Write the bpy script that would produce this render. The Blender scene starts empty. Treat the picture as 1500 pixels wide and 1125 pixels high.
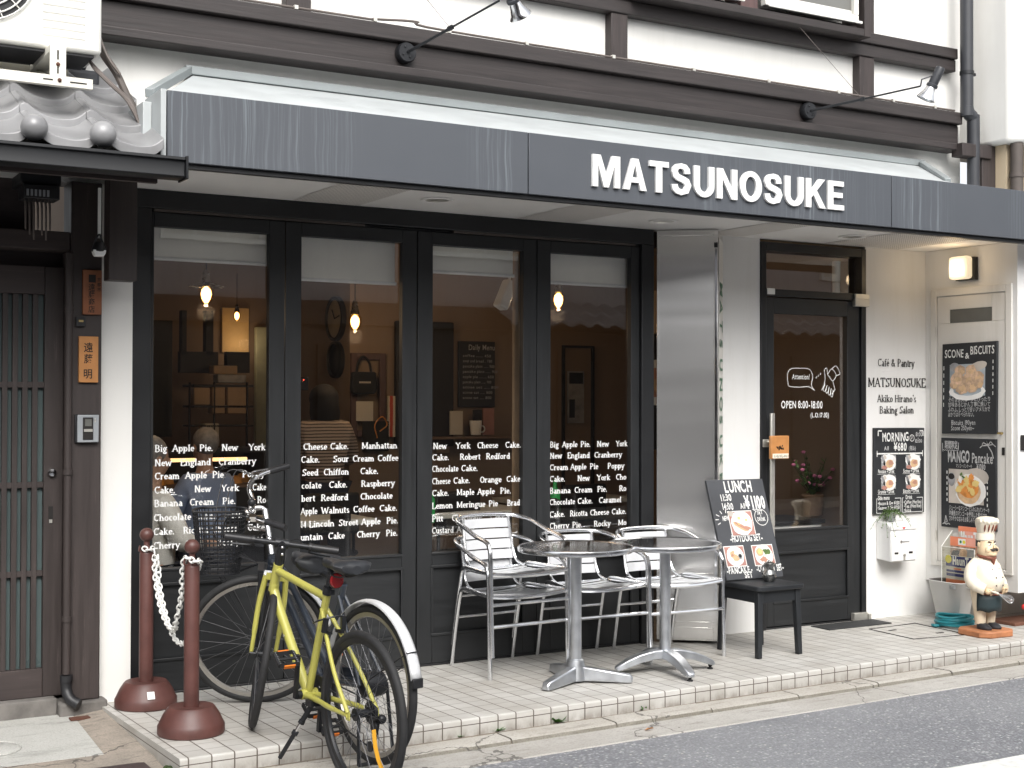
import bpy, bmesh, math, random
from mathutils import Vector, Matrix
R = math.radians
rnd = random.Random(7)
SC = bpy.context.scene
COL = SC.collection
# ------------------------------------------------------------------ camera
CAM_POS = Vector((0, -5.632, 1.474))
YAW, PITCH, ROLL, FPX = R(30.26), R(.745), R(.14), 2003.0
_f = Vector((math.sin(YAW)*math.cos(PITCH), math.cos(YAW)*math.cos(PITCH), math.sin(PITCH)))
_r = Vector((math.cos(YAW), -math.sin(YAW), 0)); _u = _r.cross(_f)
_r, _u = _r*math.cos(ROLL)+_u*math.sin(ROLL), _u*math.cos(ROLL)-_r*math.sin(ROLL)
cd = bpy.data.cameras.new('camera'); cam = bpy.data.objects.new('camera', cd); COL.objects.link(cam)
cd.sensor_width = 36; cd.lens = FPX*36/1500; cd.clip_start = .05; cd.clip_end = 500
M = Matrix((_r, _u, -_f)).transposed().to_4x4(); M.translation = CAM_POS; cam.matrix_world = M
SC.camera = cam
def ray(x, y): return _f + _r*((x-750)/FPX) - _u*((y-562.5)/FPX)
def onY(x, y, Y): d = ray(x, y); return CAM_POS + d*((Y-CAM_POS.y)/d.y)
def onX(x, y, X): d = ray(x, y); return CAM_POS + d*((X-CAM_POS.x)/d.x)
def onZ(x, y, Z): d = ray(x, y); return CAM_POS + d*((Z-CAM_POS.z)/d.z)
# ------------------------------------------------------------------ light
SUN_EL, SUN_AZ = R(44), R(196)      # azimuth clockwise from +Y
w = bpy.data.worlds.new('World'); SC.world = w; w.use_nodes = True
nt = w.node_tree; bg = nt.nodes['Background']; sky = nt.nodes.new('ShaderNodeTexSky')
sky.sky_type = 'NISHITA'; sky.sun_disc = False; sky.sun_elevation = SUN_EL; sky.sun_rotation = SUN_AZ
sky.dust_density = 4.0; sky.air_density = 1.0; sky.ozone_density = 1.0
hs = nt.nodes.new('ShaderNodeHueSaturation'); hs.inputs['Saturation'].default_value = .18
nt.links.new(sky.outputs[0], hs.inputs['Color']); nt.links.new(hs.outputs[0], bg.inputs[0]); bg.inputs[1].default_value = .15
sd = bpy.data.lights.new('sun', 'SUN'); sd.energy = 1.35; sd.angle = R(40); sd.color = (1, .97, .92)
so = bpy.data.objects.new('sun', sd); COL.objects.link(so)
sdir = Vector((math.sin(SUN_AZ)*math.cos(SUN_EL), math.cos(SUN_AZ)*math.cos(SUN_EL), math.sin(SUN_EL)))
so.rotation_euler = sdir.to_track_quat('Z', 'Y').to_euler(); so.location = (0, -4, 12)
SC.view_settings.view_transform = 'Standard'; SC.view_settings.look = 'None'
SC.view_settings.exposure = .83; SC.view_settings.gamma = 1; SC.view_settings.use_curve_mapping = False
SC.render.engine = 'CYCLES'; SC.cycles.use_denoising = True
SC.cycles.max_bounces = 8; SC.cycles.transparent_max_bounces = 12; SC.cycles.caustics_reflective = False; SC.cycles.caustics_refractive = False
SC.cycles.sample_clamp_indirect = 6

# ------------------------------------------------------------------ materials
MATS = {}
class NT:
    def __init__(s, name):
        s.m = bpy.data.materials.new(name); s.m.use_nodes = True; s.t = s.m.node_tree
        s.p = s.t.nodes['Principled BSDF']; s.out = s.t.nodes['Material Output']
        MATS[name] = s.m
    def n(s, typ, **kw):
        nd = s.t.nodes.new('ShaderNode'+typ)
        for k, v in kw.items():
            if k.startswith('i_'): nd.inputs[int(k[2:]) if k[2:].isdigit() else k[2:].replace('_', ' ')].default_value = v
            else: setattr(nd, k, v)
        return nd
    def l(s, a, b): s.t.links.new(a, b)
    def math(s, op, a, b=None, clamp=False):
        nd = s.t.nodes.new('ShaderNodeMath'); nd.operation = op; nd.use_clamp = clamp
        for i, v in enumerate((a, b)):
            if v is None: continue
            if isinstance(v, (int, float)): nd.inputs[i].default_value = v
            else: s.l(v, nd.inputs[i])
        return nd.outputs[0]
    def coord(s, scale=(1, 1, 1), rot=(0, 0, 0), kind='Object'):
        tc = s.n('TexCoord'); mp = s.n('Mapping'); mp.inputs['Scale'].default_value = scale; mp.inputs['Rotation'].default_value = rot
        s.l(tc.outputs[kind], mp.inputs[0]); return mp.outputs[0]
    def noise(s, scale, vec=None, detail=4, rough=.55):
        nd = s.n('TexNoise'); nd.inputs['Scale'].default_value = scale; nd.inputs['Detail'].default_value = detail
        nd.inputs['Roughness'].default_value = rough
        s.l(vec if vec is not None else s.coord(), nd.inputs['Vector']); return nd.outputs[0]
    def ramp(s, fac, stops):
        nd = s.n('ValToRGB'); e = nd.color_ramp.elements
        while len(e) < len(stops): e.new(.5)
        for el, (p, c) in zip(e, stops): el.position = p; el.color = (*c, 1) if len(c) == 3 else c
        s.l(fac, nd.inputs[0]); return nd.outputs[0]
    def mix(s, fac, a, b, mode='MIX'):
        nd = s.n('Mix'); nd.data_type = 'RGBA'; nd.blend_type = mode
        for sock, v in ((nd.inputs[0], fac), (nd.inputs[6], a), (nd.inputs[7], b)):
            if isinstance(v, (int, float)): sock.default_value = v
            elif isinstance(v, tuple): sock.default_value = (*v, 1)
            else: s.l(v, sock)
        return nd.outputs[2]
    def base(s, v): 
        if isinstance(v, tuple): s.p.inputs['Base Color'].default_value = (*v, 1)
        else: s.l(v, s.p.inputs['Base Color'])
    def rough(s, v):
        if isinstance(v, (int, float)): s.p.inputs['Roughness'].default_value = v
        else: s.l(v, s.p.inputs['Roughness'])
    def bump(s, h, strength=.3, dist=.01):
        b = s.n('Bump'); b.inputs['Strength'].default_value = strength; b.inputs['Distance'].default_value = dist
        s.l(h, b.inputs['Height']); s.l(b.outputs[0], s.p.inputs['Normal'])
def g(v): return (v, v, v)
def sc(c, k): return tuple(min(1, x*k) for x in c)
def simple(name, c, rough=.5, metal=0, vary=.12, nscale=6, bump=0, bscale=60, spec=None, coat=0):
    a = NT(name)
    nz = a.noise(nscale)
    a.base(a.ramp(nz, [(.3, sc(c, 1-vary)), (.7, sc(c, 1+vary))]))
    a.rough(a.ramp(nz, [(.25, g(max(.02, rough-.06))), (.75, g(min(1, rough+.08)))]))
    a.p.inputs['Metallic'].default_value = metal
    if spec is not None: a.p.inputs['Specular IOR Level'].default_value = spec
    if coat: a.p.inputs['Coat Weight'].default_value = coat; a.p.inputs['Coat Roughness'].default_value = .12
    if bump: a.bump(a.noise(bscale), bump, .004)
    return a.m
def emis(name, c, strength, base=(.8, .7, .5)):
    a = NT(name); a.base(base); a.p.inputs['Emission Color'].default_value = (*c, 1); a.p.inputs['Emission Strength'].default_value = strength
    return a.m
def glass(name, tint, f0=.05, rough=0.0, maxr=1.0):
    a = NT(name); tr = a.n('BsdfTransparent'); tr.inputs[0].default_value = (*tint, 1)
    gl = a.n('BsdfGlossy'); gl.inputs['Roughness'].default_value = rough; gl.inputs[0].default_value = (1, 1, 1, 1)
    lw = a.n('LayerWeight'); lw.inputs[0].default_value = .5
    f5 = a.math('POWER', lw.outputs['Facing'], 5.0); fac = a.math('ADD', a.math('MULTIPLY', f5, maxr-f0), f0, True)
    mx = a.n('MixShader'); a.l(fac, mx.inputs[0]); a.l(tr.outputs[0], mx.inputs[1]); a.l(gl.outputs[0], mx.inputs[2])
    wob = a.noise(1.3, a.coord((1, 1, .6)), 1); b = a.n('Bump'); b.inputs['Strength'].default_value = .02; b.inputs['Distance'].default_value = .05
    a.l(wob, b.inputs['Height']); a.l(b.outputs[0], gl.inputs['Normal'])
    a.l(mx.outputs[0], a.out.inputs[0]); return a.m
def wood(name, c, axis='z', contrast=.45, rough=.6, bump=.25, scale=1):
    a = NT(name); s = {'x': (1.2, 22, 22), 'y': (22, 1.2, 22), 'z': (22, 22, 1.2)}[axis]
    s = tuple(v*scale for v in s)
    n1 = a.noise(2.2, a.coord(s), 6, .62); n2 = a.noise(1.7)
    c1 = a.ramp(n1, [(.28, sc(c, 1-contrast)), (.72, sc(c, 1+contrast))])
    b_ = a.mix(a.ramp(n2, [(.35, g(0)), (.75, g(.35))]), c1, sc(c, 1.5)); n3 = a.noise(5, a.coord(tuple(v*.45 for v in s)), 6, .75)
    a.base(a.mix(a.ramp(n3, [(.60, g(0)), (.74, g(.5))]), b_, sc(c, 3.2)))
    a.rough(a.ramp(n1, [(.2, g(max(.05, rough-.12))), (.8, g(min(1, rough+.12)))])); a.bump(n1, bump, .004); return a.m
def plaster(name, c, stain=(.55, .53, .48), amt=.12, bump=.18):
    a = NT(name); big = a.noise(1.1, a.coord((1, 1, .5)), 5); st = a.noise(2.0, a.coord((5, 5, .5)), 5, .65)
    k = a.math('MULTIPLY', a.ramp(st, [(.5, g(0)), (.85, g(1))]), amt*2)
    a.base(a.mix(k, a.ramp(big, [(.3, sc(c, .96)), (.7, c)]), stain)); a.rough(.85)
    a.bump(a.math('ADD', a.noise(160), a.math('MULTIPLY', a.noise(18), 1.5)), bump, .003); return a.m
plaster('white_plaster', (.80, .79, .76)); plaster('porch_plaster', (.77, .765, .75), amt=.14)
plaster('cream_wall', (.25, .185, .135), (.15, .11, .08), .1); plaster('tan_render', (.55, .44, .30))
plaster('grey_wall', (.42, .41, .42), (.25, .23, .24), .5); plaster('dirty_white', (.72, .70, .66), (.45, .43, .38), .3)
simple('soffit_white', (.88, .865, .84), .6, 0, .03, 2, .05)
wood('dark_beam', (.028, .0225, .022), 'x', .38, .55, .5); wood('dark_post', (.036, .028, .027), 'z', .45, .6, .35)
wood('house_brown', (.038, .029, .027), 'z', .25, .55, .2); wood('house_brown_flat', (.045, .034, .032), 'x', .25, .6, .2)
wood('red_brown_wood', (.085, .05, .048), 'z', .3, .6)
wood('black_door', (.0135, .0145, .0158), 'z', .3, .5, .12, .8); wood('black_rail', (.0135, .0145, .0158), 'x', .3, .5, .12, .8)
simple('black_frame', (.013, .0135, .015), .4, 0, .2, 3, .05)
simple('black_metal', (.018, .019, .022), .42, .3, .2, 20); simple('charcoal_pipe', (.035, .037, .043), .45, 0, .15, 8)
simple('black_plastic', (.015, .015, .017), .45, 0, .2, 30); simple('rubber', (.018, .018, .019), .7, 0, .25, 40, .1, 90)
simple('white_vinyl', (.86, .86, .85), .5, 0, .02); simple('black_vinyl', (.02, .019, .018), .5, 0, .1)
simple('green_vinyl', (.03, .13, .06), .5); simple('chalk', (.72, .72, .70), .95, 0, .25, 90)
simple('chalk_dim', (.46, .46, .46), .95, 0, .35, 120)
simple('blackboard', (.018, .020, .023), .65, 0, .3, 5, .05); simple('slate_board', (.05, .053, .06), .6, 0, .2, 4, .05)
simple('black_stool', (.014, .016, .019), .5, 0, .25, 9, .1)
simple('sign_white', (.82, .82, .81), .4, 0, .03); simple('letter_edge', (.35, .35, .34), .6)
simple('light_flashing', (.27, .295, .30), .45, .1, .12, 3, .03); simple('flashing_dark', (.36, .40, .41), .5, .1, .1, 3)
simple('pale_sheet', (.43, .455, .46), .5, 0, .08, 4)
simple('brown_stanchion', (.094, .037, .031), .45, 0, .22, 9, .08, 90); simple('white_plastic', (.83, .83, .80), .35, 0, .04)
simple('alu', (.80, .81, .83), .2, 1, .06, 12); simple('alu_slat', (.74, .75, .77), .34, .2, .06, 14, .05, 60); simple('rim_metal', (.42, .40, .37), .3, .8, .1, 6)
simple('alu_matte', (.62, .64, .67), .38, 1, .1, 14, .06, 70)
simple('chrome', (.75, .75, .76), .12, 1, .05, 9); simple('table_steel', (.60, .60, .61), .13, 1, .1, 3)
simple('spoke_steel', (.22, .22, .23), .4, 1, .1)
simple('yellow_paint', (.45, .425, .095), .32, 0, .05, 6, coat=.4); simple('navy_paint', (.025, .032, .045), .3, 0, .1, coat=.5)
simple('orange_reflector', (.75, .19, .02), .3); simple('red_reflector', (.32, .012, .015), .25, coat=.5)
simple('orange_strap', (.80, .40, .03), .45); simple('saddle_black', (.022, .024, .028), .5, 0, .2, 18, .08)
simple('silver_guard', (.72, .73, .74), .42, .35, .1, 5)
simple('grey_tile', (.25, .25, .255), .36, .1, .22, 5, .08, 40); simple('gutter_black', (.010, .011, .013), .5, 0, .2, 3, spec=.3)
simple('ac_white', (.80, .79, .74), .4, 0, .04, 3); simple('ac_dark', (.02, .02, .022), .6); simple('bracket_cream', (.74, .72, .64), .45, 0, .06)
simple('cable_grey', (.12, .10, .09), .6); simple('conduit_brown', (.075, .062, .055), .6, 0, .2); simple('rust', (.10, .04, .025), .8)
simple('mailbox_white', (.80, .80, .79), .35, .0, .03); simple('galv', (.45, .47, .48), .35, .8, .15, 12)
simple('leaf', (.10, .17, .045), .6, 0, .35, 30); simple('weed_leaf', (.07, .20, .03), .6, 0, .3, 30); simple('pink_petal', (.55, .16, .28), .6, 0, .3, 20)
simple('dark_leaf', (.03, .07, .02), .6, 0, .35, 20)
simple('pewter', (.33, .33, .32), .25, 1, .15, 20); simple('teal_hose', (.02, .22, .26), .4, 0, .15, 12)
simple('bucket_grey', (.56, .55, .53), .55, 0, .06, 5); simple('bucket_inner', (.10, .09, .085), .8)
simple('terracotta', (.42, .17, .075), .55, 0, .25, 8, .1); simple('reddish_plank', (.15, .065, .04), .7, 0, .2)
simple('statue_cream', (.80, .73, .60), .5, 0, .06, 12, .06, 60); simple('statue_skin', (.76, .58, .38), .5, 0, .08, 12)
simple('statue_brown', (.20, .06, .035), .6, 0, .3, 15); simple('statue_apron', (.017, .030, .034), .55, 0, .25, 10); simple('statue_hair', (.035, .025, .02), .6)
simple('statue_shoe', (.022, .022, .026), .5); simple('statue_trouser', (.74, .63, .47), .55, 0, .08, 10)
simple('plaque_wood', (.50, .22, .07), .5, 0, .15, 10, .05); simple('plaque_wood_old', (.24, .085, .035), .6, 0, .25, 10, .05)
simple('ink', (.012, .010, .009), .7); simple('intercom_grey', (.34, .36, .38), .4, .2, .06)
simple('frost_glass', (.085, .115, .115), .3, 0, .12, 2); simple('brass', (.6, .45, .2), .3, 1); simple('pale_metal', (.65, .63, .58), .35, .8)
simple('window_alu', (.78, .77, .72), .4, .2, .05); simple('window_dark', (.14, .14, .13), .08, 0, .3, 1.5)
simple('blind_cloth', (.88, .86, .78), .85, 0, .05, 3); simple('blind_bar', (.86, .86, .83), .5)
simple('cafe_floor', (.055, .045, .036), .45, 0, .3, 4); simple('cafe_ceiling', (.33, .27, .21), .8)
simple('interior_black', (.010, .009, .009), .6); simple('table_white', (.72, .70, .62), .4); simple('shelf_wood', (.16, .10, .06), .6)
simple('pale_green_door', (.50, .55, .42), .6); simple('paper', (.62, .58, .50), .8, 0, .1, 3); simple('kraft', (.42, .30, .19), .7, 0, .15)
simple('croissant', (.62, .30, .07), .6, 0, .3, 14); simple('bottle_green', (.04, .36, .09), .15)
simple('skin', (.50, .30, .20), .55, 0, .06); simple('hair', (.010, .008, .008), .8, 0, .3, 40); simple('white_shirt', (.76, .74, .68), .8, 0, .04)
simple('blue_shirt', (.30, .38, .55), .8, 0, .06); simple('navy_cloth', (.018, .022, .04), .85); simple('grey_hair', (.22, .20, .18), .5, 0, .3, 40)
simple('bag_black', (.008, .008, .010), .8); simple('clock_face', (.30, .26, .2), .6)
simple('mag_orange', (.78, .24, .12), .4); simple('mag_pink', (.78, .36, .28), .4); simple('mag_navy', (.03, .035, .18), .4); simple('mag_yellow', (.75, .66, .03), .4)
simple('mag_photo', (.36, .26, .20), .4, 0, .7, 40)
simple('egg_white', (.86, .83, .76), .4, 0, .04); simple('egg_yolk', (.76, .58, .22), .35); simple('sausage', (.46, .24, .17), .4); simple('plate_white', (.80, .79, .77), .3)
simple('pancake', (.60, .41, .24), .6, 0, .2, 20); simple('mango', (.72, .29, .07), .35, 0, .3, 25); simple('photo_bg', (.52, .47, .42), .5, 0, .25, 4); simple('photo_red', (.40, .20, .165), .5, 0, .2)
simple('photo_grey', (.30, .30, .31), .5, 0, .4, 10); simple('scone', (.58, .40, .27), .7, 0, .35, 30); simple('photo_blue', (.38, .43, .47), .4, 0, .3, 8)
simple('red_vinyl', (.6, .03, .03), .5); simple('mat_dark', (.03, .031, .032), .8, 0, .2, 40); simple('dark_plate', (.045, .030, .030), .6, 0, .3, 12, .15, 80)
simple('moss', (.03, .05, .015), .95, 0, .5, 40, .5, 80); simple('old_stone', (.145, .135, .125), .85, 0, .35, 9, .5, 40)
simple('white_paint', (.68, .68, .66), .7, 0, .15, 25, .1, 120)
simple('green_label', (.02, .2, .08), .5); simple('wall_lamp_back', (.02, .018, .017), .5)
glass('pane', (.99, .99, .985), .08); glass('clear_plastic', (.93, .93, .9), .05, .05); glass('shade_glass', (.97, .84, .62), .05)
glass('lamp_front_glass', (.85, .88, .9), .12, .05)
emis('bulb', (1, .58, .20), 7); emis('strip_light', (1, .60, .25), 1.1); simple('painted_glow', (.70, .50, .24), .7); emis('small_lamp', (1, .6, .2), 4)  # back wall panel: lamp glow put into a plain yellow, no emission
emis('red_led', (1, .05, .03), 1.5)

def _tiles():
    # pale stoneware: u runs along the platform edge, v across it (top) or up (face)
    for nm, vax, vper, voff in (('tile_top', 1, .1, .45), ('tile_face', 2, .1, .79)):
        a = NT(nm); sep = a.n('SeparateXYZ'); a.l(a.coord(), sep.inputs[0])
        def line(sock, per, off, wd):
            fr = a.math('FRACT', a.math('ADD', a.math('DIVIDE', sock, per), 50+off)); d = a.math('ABSOLUTE', a.math('SUBTRACT', fr, .5))
            return a.math('LESS_THAN', d, wd/per/2)
        j1 = line(sep.outputs[0], .1, .45, .0062)
        j2 = line(sep.outputs[vax], vper, voff, .0045)
        j = a.math('MAXIMUM', j1, a.math('MULTIPLY', j2, .75 if nm == 'tile_top' else 1.0))
        cell = a.n('TexWhiteNoise'); cell.noise_dimensions = '3D'
        sn = a.n('VectorMath', operation='SNAP'); sn.inputs[1].default_value = (.1, .1, 10); a.l(a.coord(), sn.inputs[0]); a.l(sn.outputs[0], cell.inputs['Vector'])
        base = a.ramp(cell.outputs['Value'], [(0, (.47, .458, .432)), (1, (.555, .543, .515))])
        dirt = a.ramp(a.noise(2.5, None, 6, .65), [(.42, g(0)), (.75, g(.65))])
        base = a.mix(dirt, base, (.33, .305, .265)); spk = a.ramp(a.noise(220, None, 2), [(.55, g(0)), (.75, g(.25))])
        base = a.mix(spk, base, (.33, .31, .28))
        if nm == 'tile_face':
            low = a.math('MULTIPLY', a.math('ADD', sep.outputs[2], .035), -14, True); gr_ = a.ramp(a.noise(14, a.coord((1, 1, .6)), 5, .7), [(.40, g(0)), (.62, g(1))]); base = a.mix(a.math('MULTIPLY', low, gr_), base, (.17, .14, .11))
        a.base(a.mix(j, base, (.115, .095, .08))); a.rough(.55)
        a.bump(a.math('SUBTRACT', a.math('MULTIPLY', a.noise(90), .25), j), .35, .003)
_tiles()
def _asphalt():
    a = NT('asphalt'); co = a.coord(); v = a.n('TexVoronoi'); v.inputs['Scale'].default_value = 70; a.l(co, v.inputs['Vector'])
    v2 = a.n('TexVoronoi'); v2.inputs['Scale'].default_value = 42; a.l(co, v2.inputs['Vector'])
    n1 = a.noise(60, None, 4, .75); n2 = a.noise(.7, None, 6, .62); sep = a.n('SeparateColor'); a.l(v.outputs['Color'], sep.inputs[0])
    stone = a.ramp(sep.outputs[0], [(.0, (0.162, 0.166, 0.183)), (.55, (0.256, 0.262, 0.283)), (.86, (0.335, 0.341, 0.364)), (.97, (0.591, 0.594, 0.598))])
    c = a.mix(a.ramp(v.outputs['Distance'], [(.25, g(0)), (.6, g(.75))]), stone, (0.154, 0.158, 0.171))
    c = a.mix(a.ramp(n1, [(.3, g(.45)), (.7, g(0))]), c, (0.181, 0.188, 0.202)); c = a.mix(a.ramp(n2, [(.4, g(0)), (.62, g(.28))]), c, (0.349, 0.355, 0.364))
    oil = a.ramp(a.noise(.45, a.coord((1.342, 3.552, 1.426)), 4), [(.6, g(0)), (.72, g(.45))]); c = a.mix(oil, c, (0.147, 0.151, 0.162))
    s2 = a.n('SeparateColor'); a.l(v2.outputs['Color'], s2.inputs[0]); chip = a.math('MULTIPLY', a.math('GREATER_THAN', s2.outputs[1], .965), a.math('LESS_THAN', v2.outputs['Distance'], .28))
    a.base(a.mix(chip, c, (.50, .49, .46))); a.rough(.86); a.bump(a.math('ADD', n1, a.math('MULTIPLY', v.outputs['Distance'], -1.0)), .8, .008)
_asphalt()
def _conc(name, c, dark, scale=1.6, amt=.6):
    a = NT(name); n1 = a.noise(scale, None, 8, .68); n2 = a.noise(110, None, 3); n3 = a.noise(scale*4, a.coord((.5, 2.5, 2.5)), 6, .7)
    b = a.mix(a.ramp(n1, [(.36, g(0)), (.68, g(amt))]), c, dark); b = a.mix(a.ramp(n2, [(.48, g(0)), (.7, g(.5))]), b, sc(dark, .75)); b = a.mix(a.ramp(n3, [(.54, g(0)), (.68, g(.6))]), b, sc(dark, .55))
    ck = a.n('TexVoronoi', feature='DISTANCE_TO_EDGE'); ck.inputs['Scale'].default_value = 1.15; wn = a.n('TexNoise'); wn.inputs['Scale'].default_value = 5; wn.inputs['Detail'].default_value = 5; a.l(a.coord(), wn.inputs[0]); ad = a.n('VectorMath', operation='MULTIPLY_ADD'); ad.inputs[1].default_value = (.25,)*3; a.l(wn.outputs[1], ad.inputs[0]); a.l(a.coord(), ad.inputs[2]); a.l(ad.outputs[0], ck.inputs['Vector'])
    cr = a.math('LESS_THAN', ck.outputs['Distance'], .0045); b = a.mix(a.math('MULTIPLY', cr, .7), b, (.06, .055, .05))
    a.base(b); a.rough(.85); a.bump(a.math('SUBTRACT', a.math('ADD', n2, n1), cr), .45, .004)
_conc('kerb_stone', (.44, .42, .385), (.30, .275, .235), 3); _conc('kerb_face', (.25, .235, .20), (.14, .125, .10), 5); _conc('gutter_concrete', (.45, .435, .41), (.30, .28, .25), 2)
_conc('slab_concrete', (.50, .50, .475), (.36, .35, .32), 1.5, .5); _conc('rough_cement', (.36, .31, .26), (.20, .18, .155), 4, .8); _conc('dirt_joint', (.23, .19, .15), (.12, .10, .08), 9, .8)
def _fascia():
    a = NT('fascia_grey'); co = a.coord()
    wv = a.n('VectorMath', operation='ADD'); wn_ = a.n('TexNoise'); wn_.inputs['Scale'].default_value = 4; a.l(co, wn_.inputs[0]); sv_ = a.n('VectorMath', operation='SCALE'); sv_.inputs['Scale'].default_value = .03; a.l(wn_.outputs[1], sv_.inputs[0]); a.l(co, wv.inputs[0]); a.l(sv_.outputs[0], wv.inputs[1]); mp_ = a.n('Mapping'); mp_.inputs['Scale'].default_value = (75, 8, .9); a.l(wv.outputs[0], mp_.inputs[0])
    fine = a.noise(1.0, mp_.outputs[0], 5, .72); loc = a.noise(1.0, a.coord((1.6, 1, .05)), 3, .6)
    loc2 = a.noise(1.0, a.coord((6, 1, .6)), 2)
    k = a.math('MULTIPLY', a.ramp(fine, [(.50, g(0)), (.68, g(1))]), a.ramp(loc, [(.47, g(0)), (.62, g(1))]))
    k = a.math('MULTIPLY', k, a.ramp(loc2, [(.3, g(.3)), (.7, g(1))]))
    b = a.mix(a.noise(2), (.062, .069, .081), (.081, .088, .101)); b = a.mix(a.math('MULTIPLY', k, .72), b, (.27, .31, .335))
    a.base(b); a.rough(.5); a.bump(fine, .04, .002)
_fascia()
def _steel():
    a = NT('brushed_steel'); n2 = a.noise(1.2, a.coord((.6, .6, 2.2)), 3)
    a.base(a.ramp(n2, [(.3, (.74, .73, .71)), (.7, (.82, .81, .79))])); a.p.inputs['Metallic'].default_value = 1; a.rough(.27)
    a.bump(a.noise(1.0, a.coord((.25, .25, 2.6)), 2), .35, .02)
_steel()
def _lampglow():
    a = NT('wall_lamp_glow'); a.base((.85, .8, .7)); d = a.n('VectorMath', operation='DISTANCE'); d.inputs[1].default_value = (-.02, 0, .0); a.l(a.coord(), d.inputs[0])
    e = a.math('ADD', a.math('MULTIPLY', a.math('POWER', 2.718, a.math('MULTIPLY', a.math('MULTIPLY', d.outputs['Value'], d.outputs['Value']), -420)), 1.3), .34)
    a.p.inputs['Emission Color'].default_value = (1, .80, .50, 1); a.l(e, a.p.inputs['Emission Strength'])
_lampglow()
def _vent():
    a = NT('vent_strip'); v = a.coord((55, 55, 55)); sep = a.n('SeparateXYZ'); a.l(v, sep.inputs[0])
    fx = a.math('SUBTRACT', a.math('FRACT', sep.outputs[0]), .5); fy = a.math('SUBTRACT', a.math('FRACT', sep.outputs[1]), .5)
    d = a.math('ADD', a.math('MULTIPLY', fx, fx), a.math('MULTIPLY', fy, fy)); a.base(a.mix(a.math('LESS_THAN', d, .075), (.78, .75, .71), (.15, .14, .13))); a.rough(.6)
_vent()
def _stripe(name, axis, per, c1, c2, duty=.5):
    a = NT(name); sep = a.n('SeparateXYZ'); a.l(a.coord(), sep.inputs[0])
    w_ = a.noise(6); s_ = a.math('ADD', a.math('DIVIDE', sep.outputs[axis], per), a.math('MULTIPLY', w_, .6))
    a.base(a.mix(a.math('LESS_THAN', a.math('FRACT', a.math('ADD', s_, 50)), duty), c1, c2)); a.rough(.8)
_stripe('striped_knit', 2, .024, (.46, .37, .30), (.09, .07, .06), .36); _stripe('striped_flag', 0, .05, (.5, .07, .05), (.6, .55, .45))
_stripe('basket_mesh', 2, .012, (.02, .02, .022), (.02, .02, .022))
_stripe('plank_white', 1, .16, (.55, .58, .46), (.12, .12, .1), .06)
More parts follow.
